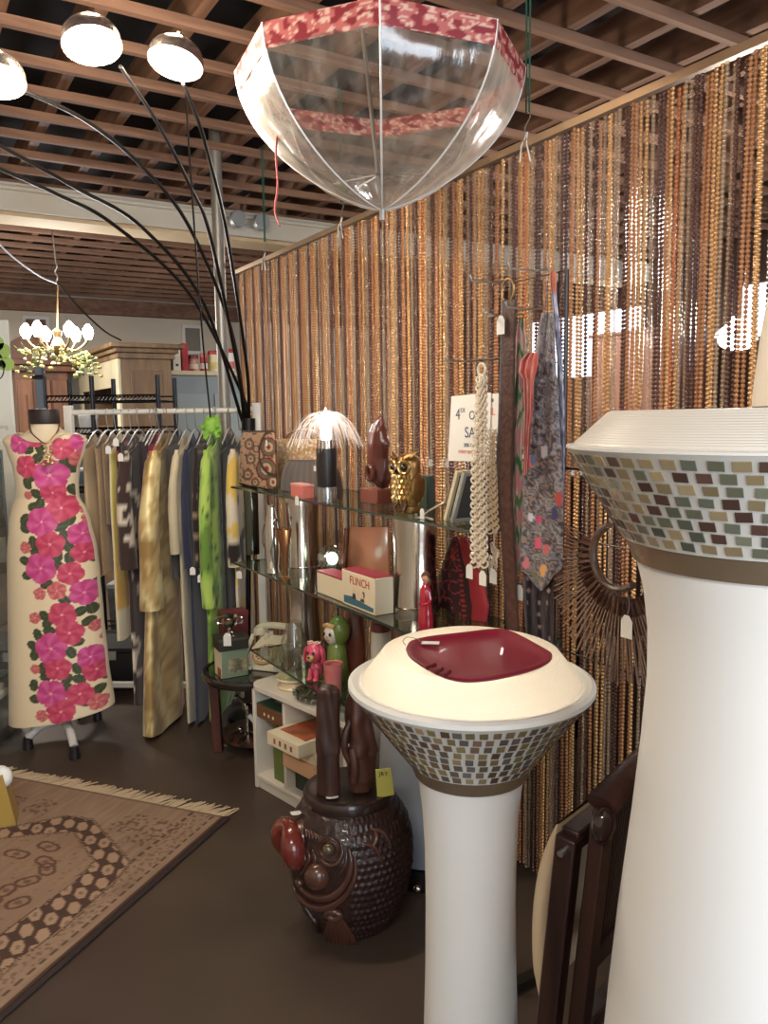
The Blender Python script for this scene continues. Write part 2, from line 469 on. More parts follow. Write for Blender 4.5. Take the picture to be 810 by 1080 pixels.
# ------------------------------------------------------------------ bead curtain (nobody could count the beads)
gold = mat('gold_bead', (228,178,124), 0.2, 0.65)
amber = mat('amber_bead', (178,122,80), 0.2, 0.2, coat=0.5)
plum = mat('plum_bead', (96,62,50), 0.18, 0.2, coat=0.6)
copper = mat('copper_bead', (206,132,92), 0.22, 0.6)
def smoky():
    m = bpy.data.materials.new('smoky_clear_bead'); m.use_nodes = True
    nt = m.node_tree; b = nt.nodes['Principled BSDF']
    b.inputs['Base Color'].default_value = hexl((214,182,150)); b.inputs['Roughness'].default_value = 0.12
    b.inputs['Alpha'].default_value = 0.42
    b.inputs['Metallic'].default_value = 0.25
    return m
clearb = smoky()
def curtain():
    rr = random.Random(3)
    strands = []
    pat = [(0,.0),(0,.0115),(1,.025),(1,.0365),(2,.051),(2,.0625),(4,.0765),(4,.088)]
    pats = [pat, [(0,.0),(3,.011),(0,.022),(1,.037),(2,.050),(2,.0615),(4,.076)], [(0,.0),(0,.0115),(4,.026),(1,.038),(2,.053),(4,.066),(2,.080)]]
    pats = [[(a, d*1.12) for a, d in q] for q in pats]
    u = -0.45; k = 0
    while u < CLEN-0.01:
        pt = pats[[0,1,0,2,0][k % 5]]; k += 1
        for mi, du in pt:
            if u+du < CLEN-0.005: strands.append((u+du, mi, rr.uniform(-0.004,0.004), rr.random()))
        u += 0.112
    zt, zb = RAIL_Z-0.012, 0.012
    pitch = 0.0114; nb = int((zt-zb)/pitch)
    n = 6
    prof = np.array([[0.0011,0.0],[0.0053,0.0020],[0.0063,0.0056],[0.0053,0.0092]])
    ang = np.arange(n)*TAU/n
    rings = np.tile(prof, (nb, 1)); rings[:,1] += np.repeat(np.arange(nb)*pitch, 4)
    m = len(rings)
    cx = np.cos(ang); sx = np.sin(ang)
    ri, rz = rings[:,0], rings[:,1]
    base = np.zeros((m, n, 3)); base[:,:,0] = ri[:,None]*cx[None]; base[:,:,1] = ri[:,None]*sx[None]; base[:,:,2] = -rz[:,None]
    i = np.arange(m-1)[:,None]*n; j = np.arange(n)[None]; j2 = (j+1) % n
    faces = np.stack([i+j, i+n+j, i+n+j2, i+j2], -1).reshape(-1, 4)
    V = []; Fc = []; MI = []
    per = m*n
    for s, (u, mi, dv, ph) in enumerate(strands):
        p = W(u, dv, zt)
        arr = base.reshape(-1,3).copy()
        sway = 0.004*np.sin(rz*2.1+ph*6)
        sw = np.repeat(sway, n)
        k = np.array([p.x, p.y, p.z-ph*pitch])
        arr[:,0] += sw*EU.x; arr[:,1] += sw*EU.y
        V.append(arr+k); Fc.append(faces+s*per); MI.append(np.full(len(faces), mi, np.int32))
    V = np.concatenate(V); Fc = np.concatenate(Fc); MI = np.concatenate(MI)
    me = bpy.data.meshes.new('bead_curtain')
    me.vertices.add(len(V)); me.vertices.foreach_set('co', V.astype(np.float32).ravel())
    me.loops.add(Fc.size); me.loops.foreach_set('vertex_index', Fc.astype(np.int32).ravel())
    me.polygons.add(len(Fc)); me.polygons.foreach_set('loop_start', np.arange(0, Fc.size, 4, dtype=np.int32))
    me.polygons.foreach_set('material_index', MI); me.polygons.foreach_set('use_smooth', np.ones(len(Fc), bool))
    for mm in (gold, amber, plum, copper, clearb): me.materials.append(mm)
    me.update(calc_edges=True)
    o = bpy.data.objects.new('bead_curtain', me); COL.objects.link(o)
    return tag(o, 'long hanging curtain of gold, amber, plum and clear bead strands', 'bead curtain', kind='stuff')
curtain()
t = thing('curtain_rail', 'slim brass coloured rail the bead curtain hangs from', 'curtain rail', W(CLEN/2, 0, RAIL_Z))
b = MB(); b.beam(W(-0.5,0,RAIL_Z), W(CLEN,0,RAIL_Z), 0.022, 0.022); b.build('rail', mat('brass_rail', (176,150,122), 0.35, 0.7), t, smooth=False)
def cord(px, n, label):
    p = None
    uu = min(((abs(0.0)), ), default=None)
    # find u on the rail in that image column
    best = min((( (CR.transposed() @ (W(u_/400,0,RAIL_Z)-O)), u_/400) for u_ in range(-150, 1290)), key=lambda q: abs(405+F*q[0].x/-q[0].z-px))
    u_ = best[1]
    t = thing('hanging_cord', label, 'cord', W(u_,0,RAIL_Z), group=None)
    g = mat('green_cord', (38,84,70), 0.8); 
    b = MB()
    b.tube([W(u_-0.007,0,RAIL_Z+0.09), W(u_-0.009,0,2.9)], 0.0028, 6); b.tube([W(u_+0.007,0,RAIL_Z+0.09), W(u_+0.009,0,2.9)], 0.0028, 6)
    b.build('green_cord', g, t)
    b = MB(); h = []
    for k in range(22):
        a = k/21; h.append(W(u_, 0, RAIL_Z+0.03)+EU*(0.012*math.sin(a*PI*2))+Vector((0,0,0.065*a)))
    b.tube(h, 0.002, 6); b.build('wire_hook', mat('steel_wire', (190,188,182), 0.3, 0.9), t)
    b = MB(); b.tube([W(u_,0,RAIL_Z+0.035), W(u_+0.012,0.014,RAIL_Z-0.005), W(u_+0.018,0.014,RAIL_Z-0.05)], 0.0022, 6)
    b.tube([W(u_,0,RAIL_Z+0.035), W(u_-0.012,0.014,RAIL_Z-0.005), W(u_-0.03,0.014,RAIL_Z-0.06)], 0.0022, 6)
    b.build('white_tie', mat('white_plastic', (232,230,226), 0.5), t)
cord(556, 0, 'green cord and wire hook holding the rail, right of the umbrella')
cord(361, 1, 'green cord and hook holding the rail, below the umbrella tip')
cord(280, 2, 'green cord holding the far end of the bead curtain rail')

# ------------------------------------------------------------------ clear dome umbrella
def pvc():  # clear plastic with a streaky white haze mixed in to stand for glare
    m = clear_mat('clear_pvc', (240,238,234), 0.10, 0.16, 0.8)
    nt = m.node_tree
    if 'Translucent BSDF' not in nt.nodes:
        out = nt.nodes['Material Output']; old = nt.nodes['Mix Shader']
        tr = nt.nodes.new('ShaderNodeBsdfTranslucent'); tr.inputs['Color'].default_value = hexl((235,230,222))
        df = nt.nodes.new('ShaderNodeBsdfDiffuse'); df.inputs['Color'].default_value = hexl((235,230,222))
        ad = nt.nodes.new('ShaderNodeMixShader'); ad.inputs['Fac'].default_value = 0.5
        mx = nt.nodes.new('ShaderNodeMixShader')
        tc = nt.nodes.new('ShaderNodeTexCoord'); mp = nt.nodes.new('ShaderNodeMapping'); mp.inputs['Scale'].default_value = (30,30,3)
        n = nt.nodes.new('ShaderNodeTexNoise'); n.inputs['Scale'].default_value = 1.0; n.inputs['Detail'].default_value = 4
        mr = nt.nodes.new('ShaderNodeMapRange'); mr.inputs['From Min'].default_value = 0.45; mr.inputs['From Max'].default_value = 0.8; mr.inputs['To Min'].default_value = 0.02; mr.inputs['To Max'].default_value = 0.22
        nt.links.new(tc.outputs['Object'], mp.inputs['Vector']); nt.links.new(mp.outputs['Vector'], n.inputs['Vector']); nt.links.new(n.outputs['Fac'], mr.inputs['Value'])
        nt.links.new(df.outputs[0], ad.inputs[1]); nt.links.new(tr.outputs[0], ad.inputs[2])
        lw = nt.nodes.new('ShaderNodeLayerWeight'); lw.inputs['Blend'].default_value = 0.5
        pw = nt.nodes.new('ShaderNodeMath'); pw.operation = 'POWER'; pw.inputs[1].default_value = 1.6
        ad2 = nt.nodes.new('ShaderNodeMath'); ad2.operation = 'MULTIPLY_ADD'; ad2.inputs[1].default_value = 0.62
        nt.links.new(lw.outputs['Facing'], pw.inputs[0]); nt.links.new(pw.outputs[0], ad2.inputs[0]); nt.links.new(mr.outputs['Result'], ad2.inputs[2])
        nt.links.new(ad2.outputs[0], mx.inputs['Fac']); nt.links.new(old.outputs[0], mx.inputs[1]); nt.links.new(ad.outputs[0], mx.inputs[2]); nt.links.new(mx.outputs[0], out.inputs[0])
        bp = nt.nodes.new('ShaderNodeBump'); bp.inputs['Strength'].default_value = 0.25; bp.inputs['Distance'].default_value = 0.01
        nt.links.new(n.outputs['Fac'], bp.inputs['Height'])
        for q in nt.nodes:
            if q.type == 'BSDF_GLOSSY': nt.links.new(bp.outputs['Normal'], q.inputs['Normal'])
    return m
def umbrella():
    tip = PY(403, 221, 2.4); 
    top = PY(381, 18, 2.43)
    t = thing('dome_umbrella', 'clear plastic dome umbrella with red floral border, hung upside down from the ceiling', 'umbrella', tip)
    ax = Vector((0.01, -0.02, 1)).normalized()
    M = frame_M(tip, (1,0,0), ax)
    Rm, H = 0.412, 0.382
    def dome(a, h, flat=True):
        """a: angle, h 0 (tip) .. 1 (rim); eight gores, flat between the ribs"""
        r = Rm*math.sin(min(1, h)**0.8*PI/2*0.98)**0.85
        k = TAU/8; aa = (a % k)-k/2
        c = math.cos(k/2)/math.cos(aa)
        puff = 1-(0.0 if flat else 0.0)
        # gores sit flat near the rim, rounder by the tip
        r2 = r*lerp(1.0, c, min(1, h*1.1))
        z = H*h
        # arcs dip in towards the rim between ribs
        zz = z - (0.0 if h < 0.9 else 0)
        return M @ Vector((r2*math.cos(a), r2*math.sin(a), zz))
    off = rad(0)
    # parametrise height by arc: rim at h=1
    for k in range(8):
        b = MB(); a0 = TAU*k/8
        def fn(x, y, a0=a0):
            hh = (1-math.cos(y*PI/2))*0.86
            wob = 0.004*math.sin(x*PI)*math.sin(y*23+k*2)+0.003*math.sin(x*17+k)*math.sin(PI*x)
            p = dome(a0+x*TAU/8, hh); c = M @ Vector((0,0,H*hh))
            d = (p-c); 
            return p+d.normalized()*wob if d.length > 1e-4 else p
        b.grid(10, 22, fn)
        o = b.build('plastic_panel', pvc(), t)
        b = MB()
        def fb(x, y, a0=a0):
            p = dome(a0+x*TAU/8, lerp(0.845, 1.0, y)); c = M @ Vector((0,0,H*0.9)); d = (p-c); d.z = 0
            return p+d.normalized()*0.0015
        def cb(x, y, p):
            q = ns(x*9+k*5.1, y*3.2, k); q2 = ns(x*22+k*3, y*8, 3.3)
            c = (190,104,98)
            if q > 0.12: c = (140,46,52)
            elif q2 > 0.16: c = (222,180,160)
            return c
        b.grid(48, 14, fb, cfn=cb)
        b.build('floral_border', vcmat('floral_vinyl', 0.45), t)
        b = MB(); pts = [dome(a0, (1-math.cos(y/16*PI/2))*1.0) for y in range(17)]
        b.tube(pts, 0.0028, 6); b.build('rib', mat('white_rib', (225,225,222), 0.35, 0.2), t)
    b = MB(); b.tube([tip-ax*0.02, top], 0.006, 8); b.tube([tip-ax*0.03, tip+ax*0.05], 0.009, 8); b.build('shaft', mat('steel_wire'), t)
    mid = M @ Vector((0,0,0.10))
    for k in range(8):
        a = TAU*k/8
        b = MB(); b.tube([mid, dome(a, 0.17)], 0.0022, 5); b.build('stretcher', mat('steel_wire'), t)
    b = MB(); e = top+ax*0.15
    b.tube([top, e]+[e+Vector((0.04-0.04*math.cos(q), 0, 0.04*math.sin(q))) for q in (0.5,1.0,1.6,2.2,2.8,3.14)], 0.011, 10); b.build('handle', mat('clear_handle', (200,120,110), 0.3), t)
    # tie strap of the same floral vinyl, hanging outside the left panel
    b = MB()
    pts = [PY(293,130,2.33), PY(291,165,2.30), PY(293,195,2.30), PY(290,222,2.30), PY(295,238,2.30)]
    c = catmull(pts, 5)
    b.tube(c, 0.010, 6, flat=0.25, col=(196,100,100)); b.build('tie_strap', vcmat('floral_vinyl'), t)
umbrella()

# ------------------------------------------------------------------ arc floor lamp
def arc_lamp():
    base = D(262, 3.92, 0.0)
    t = thing('arc_floor_lamp', 'tall black arc lamp with five thin bent arms and small dome shades', 'floor lamp', (base.x, base.y, 0))
    blk = mat('black_metal', (30,27,26), 0.35, 0.6)
    b = MB(); b.lathe([(0,0),(0.10,0),(0.10,0.02),(0.02,0.03),(0,0.03)], 28, Matrix.Translation((base.x,base.y,0))); b.build('base', blk, t)
    s0 = PY(262, 470, 3.92); s1 = PY(262, 441, 3.92)
    b = MB(); b.tube([Vector((base.x,base.y,0.02)), s0], 0.013, 10); b.build('pole', blk, t)
    b = MB(); b.tube([s0, s1], 0.034, 14); b.build('arm_socket', blk, t)
    arms = [
        ([(258,445,3.92),(250,385,3.7),(222,250,3.2),(200,195,2.9),(165,128,2.55),(127,70,2.28)], (97,47,2.2)),
        ([(263,445,3.92),(260,385,3.7),(239,245,3.2),(216,150,2.75),(203,112,2.55),(193,88,2.4)], (185,66,2.35)),
        ([(260,445,3.92),(243,345,3.6),(200,240,3.15),(150,176,2.8),(90,127,2.5),(12,90,2.2)], (-6,84,2.15)),
        ([(256,445,3.92),(215,320,3.6),(150,240,3.2),(80,198,2.85),(10,159,2.5),(-60,122,2.2)], (-88,116,2.15)),
        ([(261,445,3.92),(255,415,3.85),(200,310,3.5),(120,237,3.1),(60,205,2.8),(0,178,2.5),(-70,150,2.2)], (-98,148,2.15))]
    for k, (pts, (sx, sy, sd)) in enumerate(arms):
        b = MB(); c = catmull([PY(*p) for p in pts], 10)
        b.tube(c, [lerp(0.0085, 0.0055, i/len(c)) for i in range(len(c))], 8); a = b.build('arm', blk, t)
        p = PY(sx, sy, sd); r = 0.076
        tilt = [rad(-10), rad(8), rad(-4), 0, 0][k]
        Mx = Matrix.Translation(p) @ Matrix.Rotation(tilt, 4, 'Y') @ Matrix.Rotation(rad(-13), 4, 'X')
        b = MB(); prof = [(r*math.cos(q), 0.055*math.sin(q)+0.01) for q in [i*PI/2/8 for i in range(8)]]+[(0.012,0.066),(0.012,0.085),(0,0.085)]
        b.lathe([(r-0.004,0.0),(r,-0.004),(r,0.006)]+prof, 28, Mx, cap=False)
        b.build('shade', mat('chrome_shade', (150,140,132), 0.25, 0.8), a)
        b = MB(); b.lathe([(0,-0.012),(0.03,-0.010),(0.058,-0.003),(r-0.006,0.004)], 24, Mx, cap=False)
        b.build('bulb_face', mat('lit_bulb', (255,250,240), 0.4, emit=(255,240,214), estr=30.0), a)
        if k < 3:
            L = bpy.data.lights.new('arc_lamp_light', 'POINT'); L.energy = 14; L.color = (1.0,0.86,0.68); L.shadow_soft_size = 0.05
            lo = bpy.data.objects.new('arc_lamp_light', L); COL.objects.link(lo); lo.location = p+Vector((0,0,-0.07))
            L2 = bpy.data.lights.new('arc_lamp_uplight', 'POINT'); L2.energy = 3.0; L2.color = (1.0,0.80,0.58); L2.shadow_soft_size = 0.04
            lo = bpy.data.objects.new('arc_lamp_uplight', L2); COL.objects.link(lo); lo.location = p+Vector((0,0,0.14))
    b = MB(); b.tube(catmull([PY(196,95,2.75), PY(199,150,2.78), PY(205,240,2.9), PY(214,360,3.1), PY(222,440,3.3)], 6), 0.0035, 6)
    b.build('hanging_flex', blk, t)
arc_lamp()
# ------------------------------------------------------------------ strips and panels that hang in an upright plane
def panel(b, rows, v, th, nu=14, step=4.0, cfn=None, bulge=0.0, fold=0.0, ffreq=3.0, seed=0.0, mi=0, swing=None, zmin=None):
    """rows: (y, xl, xr) outline down the image column; closed padded body of thickness th"""
    ys = rows[0][0]; ye = rows[-1][0]
    n = max(6, int((ye-ys)/step))
    ring = []; cs = []; k = 2*(nu+1)
    for j in range(n+1):
        y = lerp(ys, ye, j/n); xl, xr = interp(rows, y)
        vv = v + (swing(j/n) if swing else 0)
        for side in (0, 1):
            for i in range(nu+1):
                a = i/nu if side == 0 else 1-i/nu
                e = math.sqrt(max(0.0, 1-(2*a-1)**4))
                f = fold*ns(a*ffreq*2+seed, j/n*2.0+seed*2)+fold*0.7*math.sin(a*ffreq*TAU+seed+j/n*1.5)
                off = (th/2*(0.35+0.65*e)+bulge*(1-(2*a-1)**2) if side == 0 else -th/2*(0.35+0.65*e)) + f
                q_ = PV(lerp(xl, xr, a), y, vv+off)
                if zmin is not None and q_.z < zmin: q_.z = zmin
                ring.append(q_)
                cs.append(lin(cfn(a, j/n, side)) if cfn else (0.5,0.5,0.5))
    fs = []
    for j in range(n):
        for i in range(k):
            i2 = (i+1) % k
            fs.append((j*k+i, j*k+i2, (j+1)*k+i2, (j+1)*k+i))
    fs.append(tuple(reversed(range(k)))); fs.append(tuple(range(n*k, (n+1)*k)))
    return b.add(ring, fs, None, mi, cs)
def MU(p, extra=0.0):                  # text frame: x to the right along -u, y up, z towards the aisle
    M = Matrix((-EU, Vector((0,0,1)), EV)).transposed().to_4x4(); M.translation = Vector(p)
    return M

# ------------------------------------------------------------------ mosaic lamps
def mosaic_lamp(name, label, cx, cy, prof, cone, cap, pitch, rowsN, pal, lit, seed, bronze, lip=1.0):
    t = thing(name, label, 'lamp', (cx, cy, 0))
    T = Matrix.Translation((cx, cy, 0))
    fib = mat('fibreglass_white', (228,227,224), 0.5, var=0.25, vscale=2.5, col2=(212,206,196), bump=0.03, bscale=25)
    grout = mat('white_grout', (214,212,206), 0.75)
    b = MB(); b.lathe(prof, 72, T); b.build('column', fib, t, angle=60)
    (r0, z0), (r1, z1) = cone                       # rim and waist of the mosaic bowl
    b = MB(); zb = bronze
    b.lathe([(prof[-1][0]-0.002, zb), (prof[-1][0]+0.003, zb), (r1-0.002, z1), (r1-0.006, z1)], 72, T, cap=False)
    b.build('bronze_band', mat('aged_bronze', (150,132,108), 0.34, 0.55, var=0.5, vscale=8, col2=(104,90,76)), t)
    b = MB(); b.lathe([(r1-0.01, z1), (r1, z1), (r0, z0), (r0+0.006*lip, z0+0.004*lip), (r0+0.006*lip, z0+0.016*lip), (r0-0.004, z0+0.022*lip), (r0-0.024*lip, z0+0.016*lip), (r0-0.03, z0)], 96, T, cap=False)
    bowl = b.build('mosaic_bowl', grout, t, angle=30)
    rr = random.Random(seed); b = MB()
    L = math.hypot(r0-r1, z0-z1); tx, tz = (r0-r1)/L, (z0-z1)/L
    rowh = (L-0.008)/rowsN
    for k in range(rowsN):
        s = 0.004+rowh*(k+0.5)
        r = r1+tx*s; z = z1+tz*s
        n = int(TAU*r/pitch); ph = rr.random()*TAU
        for i in range(n):
            a = ph+TAU*i/n+rr.uniform(-0.006,0.006)
            w = pitch*rr.uniform(0.60,0.70); h = rowh*rr.uniform(0.70,0.80)
            out = Vector((math.cos(a), math.sin(a), 0)); side = Vector((-out.y, out.x, 0))
            up = (out*tx+Vector((0,0,tz))); nrm = side.cross(up).normalized()
            M = Matrix((side, up, nrm)).transposed().to_4x4(); M.translation = Vector((cx,cy,0))+out*r+Vector((0,0,z))+nrm*0.0009
            M = M @ Matrix.Rotation(rr.uniform(-0.05,0.05), 4, 'Z')
            c = rr.choice(pal); j = rr.uniform(0.85,1.12); c = tuple(min(255,x*j) for x in c)
            b.box((0,0,0), (w, h, 0.0012), M, 0, c)
    b.build('mosaic_tiles', vcmat('glass_tile', 0.28, 0.0, coat=0.4), bowl, smooth=False)
    b = MB(); b.lathe(cap, 96, T, cap=False)
    sh = b.build('lamp_shade', translucent_mat('ribbed_shade', (236,226,208), 0.5, 0.45, 120.0) if lit else translucent_mat('unlit_ribbed_shade', (236,230,220), 0.15, 0.4, 110.0), t, angle=25)
    if lit:
        Lg = bpy.data.lights.new('lamp_bulb_light', 'POINT'); Lg.energy = lit; Lg.color = (1.0,0.94,0.84); Lg.shadow_soft_size = 0.035
        lo = bpy.data.objects.new('lamp_bulb_light', Lg); COL.objects.link(lo); lo.location = (cx-0.01, cy-0.06, z0+0.02)
        b = MB(); b.sphere((cx-0.01, cy-0.06, z0+0.02), 0.03); o = b.build('bulb', mat('bulb_glass', (255,240,220), 0.3, emit=(255,226,190), estr=4.0), t)
        o.visible_shadow = True
    return t
pal_s = [(112,92,70),(140,120,84),(86,78,70),(96,72,56),(120,108,72),(92,86,80)]
SX, SY = 0.172, 1.58
lamp_s = mosaic_lamp('mosaic_lamp', 'shorter white mosaic pedestal lamp, glowing, with the dark red dish on top', SX, SY,
    [(0.0,0.0),(0.112,0.0),(0.112,0.03),(0.103,0.15),(0.097,0.35),(0.095,0.5),(0.096,0.62),(0.100,0.70),(0.107,0.765),(0.114,0.792)],
    ((0.246,0.972),(0.130,0.818)), [(0.222,0.984),(0.218,0.994),(0.180,1.044),(0.172,1.048),(0.120,1.064),(0.0,1.068)], 0.0232, 8, pal_s, 4.4, 5, 0.788, 0.75)
for o in list(bpy.data.objects):
    if o.name.startswith('bulb') and o.parent == lamp_s: pass
pal_b = [(158,142,110),(82,60,54),(112,114,96),(146,130,100),(88,66,58),(166,148,116),(98,102,90)]
BX, BY = 0.515, 1.05
lamp_b = mosaic_lamp('mosaic_lamp', 'tall unlit white mosaic pedestal lamp with bronze band at the edge of the picture', BX, BY,
    [(0.0,0.0),(0.235,0.0),(0.235,0.03),(0.218,0.35),(0.196,0.66),(0.184,0.80),(0.168,0.95),(0.158,1.06),(0.152,1.15),(0.153,1.22),(0.160,1.28),(0.172,1.325)],
    ((0.266,1.474),(0.189,1.352)), [(0.258,1.474),(0.256,1.482),(0.214,1.521),(0.208,1.524),(0.0,1.526)], 0.0262, 8, pal_b, 0, 11, 1.322, 0.25)

# dark red dish with cigarette rests on the lit lamp
def dish():
    zt = 1.0715
    c = PZ(505, 686, zt+0.012)
    t = thing('glazed_dish', 'dark red glazed rhombus dish resting on the glowing mosaic lamp', 'dish', (c.x, c.y, zt))
    px = [(428,684),(434,676),(455,671),(490,667),(515,664),(532,664),(548,670),(572,683),(582,690),(578,698),(560,705),(535,711),(510,715),(488,716),(468,712),(446,702),(432,692)]
    rim = [PZ(x,y,zt+0.02) for x,y in px]
    rim = catmull(rim+[rim[0]], 4)[:-1]
    n = len(rim); b = MB(); vs = []
    for s, dz in ((0.0,0.0095),(0.5,0.0095),(0.78,0.011),(0.9,0.016),(0.97,0.021),(1.0,0.021),(1.0,0.017),(0.93,0.009),(0.8,0.002),(0.4,0.0),(0.0,0.0)):
        for i,p in enumerate(rim):
            q = Vector((c.x,c.y,0)); d = Vector((p.x,p.y,0))-q
            z = dz
            vs.append(Vector((q.x+d.x*s, q.y+d.y*s, zt+z)))
    fs = []
    for j in range(10):
        for i in range(n):
            i2 = (i+1) % n; fs.append((j*n+i, j*n+i2, (j+1)*n+i2, (j+1)*n+i))
    b.add(vs, fs)
    red = mat('oxblood_glaze', (128,26,48), 0.36, coat=0.12, var=0.3, vscale=7, col2=(104,18,38))
    o = b.build('dish_body', red, t, angle=60)
    b = MB()
    for x,y in ((452,704),(461,709),(470,712)):
        p = PZ(x,y,zt+0.021); d = (Vector((c.x,c.y,p.z))-p).normalized()
        b.tube([p-d*0.004, p+d*0.02], 0.0035, 8)
    b.build('cigarette_rest', mat('oxblood_dark', (84,12,28), 0.2, coat=0.5), o)
    p = PZ(454,680,zt+0.013)
    b = MB(); b.box((0,0,0),(0.034,0.017,0.001), Matrix.Translation(p+Vector((0,0,0.004))) @ Matrix.Rotation(rad(-8),4,'Z')); tg = b.build('price_tag', mat('tag_paper', (225,222,215), 0.8), o); tg['label'] = 'white paper price tag'
    b = MB(); b.tube(catmull([p+Vector((-0.016,0.0,0.005)), PZ(440,674,zt+0.026), PZ(430,672,zt+0.03), PZ(425,676,zt+0.03), PZ(428,681,zt+0.022)],5), 0.0008, 5); b.build('string', mat('tag_string'), tg)
dish()
# cream cone standing on the taller lamp
def cream_vase():
    p = Vector((BX+0.098, BY+0.055, 1.5275))
    t = thing('cream_vase', 'plain cream tapering vase standing on the taller mosaic lamp', 'vase', p)
    b = MB(); b.lathe([(0,0),(0.095,0),(0.096,0.01),(0.088,0.10),(0.078,0.17),(0.074,0.185),(0.068,0.185),(0.07,0.17),(0,0.03)], 48, Matrix.Translation(p)); b.build('vase_body', mat('cream_ceramic', (226,214,196), 0.5), t)
cream_vase()

# ------------------------------------------------------------------ folded chair leaning between the lamps
def chair():
    k = 0.93
    tl = PY(634, 838, 1.41*k); tr_dir = Vector((0.667,0.745,0)).normalized(); f = Vector((-0.745,0.667,0)).normalized()
    wdt = 0.46
    lean = (f*0.085*tl.z/0.9 + Vector((0,0,-tl.z)))
    L = lean.length; dn = lean.normalized()        # down the frame
    nf = tr_dir.cross(dn).normalized()
    if nf.dot(f) < 0: nf = -nf
    t = thing('folding_chair', 'folded dark wooden chair with cane back and cream seat pad, leaning between the lamps', 'chair', tl+lean+tr_dir*wdt/2)
    M = Matrix((tr_dir, nf, -dn)).transposed().to_4x4(); M.translation = tl    # x across, y to the pad side, z up the frame; top-left at 0
    dk = wood('dark_chair_wood', (40,24,22), (70,44,38), 0.38, 2.0, 'Z', 8)
    def part(name, fn, m, bevel=0.004, parent=t, **kw):
        b = MB(); fn(b); b.v = [tuple(M @ Vector(p)) for p in b.v]
        return b.build(name, m, parent, bevel=bevel, **kw)
    part('stile', lambda b: b.beam((0.02,0,-L),(0.02,0,-0.03),0.04,0.03), dk)
    part('stile', lambda b: b.beam((wdt-0.02,0,-L),(wdt-0.02,0,-0.03),0.04,0.03), dk)
    def rail(b):
        pts = []
        for i in range(13):
            a = i/12; pts.append((lerp(0.006,wdt-0.006,a), -0.012*math.sin(a*PI), -0.022+0.04*math.sin(a*PI)))
        b.tube(pts, 0.030, 12, flat=0.6)
    part('top_rail', rail, dk, 0)
    part('lower_rail', lambda b: b.beam((0.03,0,-0.34),(wdt-0.03,0,-0.34),0.025,0.045), dk)
    part('stretcher', lambda b: b.beam((0.03,0,-0.72),(wdt-0.03,0,-0.72),0.022,0.03), dk)
    def cane(b):
        for i in range(34):
            x = 0.045+i*(wdt-0.09)/33; b.beam((x,0,-0.32),(x,0,-0.05),0.0035,0.003)
        for i in range(24):
            z = -0.06-i*0.011; b.beam((0.04,0.002,z),(wdt-0.04,0.002,z),0.003,0.0035)
    part('cane_panel', cane, mat('dark_cane', (66,48,40), 0.55), 0, smooth=False)
    # seat folded up flat on the far side: frame and pad
    part('seat_frame', lambda b: (b.beam((0.0,0.05,-0.60),(0.0,0.05,-0.10),0.035,0.04), b.beam((wdt,0.05,-0.60),(wdt,0.05,-0.10),0.035,0.04), b.beam((0,0.05,-0.11),(wdt,0.05,-0.11),0.035,0.04), b.beam((0,0.05,-0.6),(wdt,0.05,-0.6),0.035,0.04)), dk)
    def pad(b):
        def fn(x, y):
            # closed cushion section in y (thickness), length along z
            a = x*TAU; s = y
            zz = lerp(-0.46,-0.10,s)
            th = 0.020*(math.sin(min(1,s*6)*PI/2))*(math.sin(min(1,(1-s)*3)*PI/2))**0.7+0.003
            cv = 0.030*math.sin(s*PI)*0.7
            cx_ = wdt/2+(wdt/2-0.012)*math.copysign(abs(math.cos(a))**0.35, math.cos(a))
            return Vector((cx_, 0.083+cv+th*math.copysign(abs(math.sin(a))**0.6, math.sin(a)), zz))
        b.grid(40, 18, fn, wrap=True)
    part('seat_pad', pad, mat('cream_vinyl', (206,182,150), 0.55, bump=0.1, bscale=60), 0)
    part('rear_leg', lambda b: b.beam((-0.005,0.05,-L+0.02),(-0.005,0.055,-0.62),0.03,0.04), dk)
    part('rear_leg', lambda b: b.beam((wdt+0.005,0.05,-L+0.02),(wdt+0.005,0.055,-0.62),0.03,0.04), dk)
    part('hinge_bolt', lambda b: b.tube([(-0.03,0.05,-0.125),(0.0,0.05,-0.125)], 0.006, 8), mat('steel_wire'), 0)
    part('corner_cap', lambda b: b.sphere((-0.004,-0.012,-0.05),(0.026,0.02,0.034)), mat('dark_gloss_wood', (48,30,27), 0.15, coat=0.8), 0)
chair()

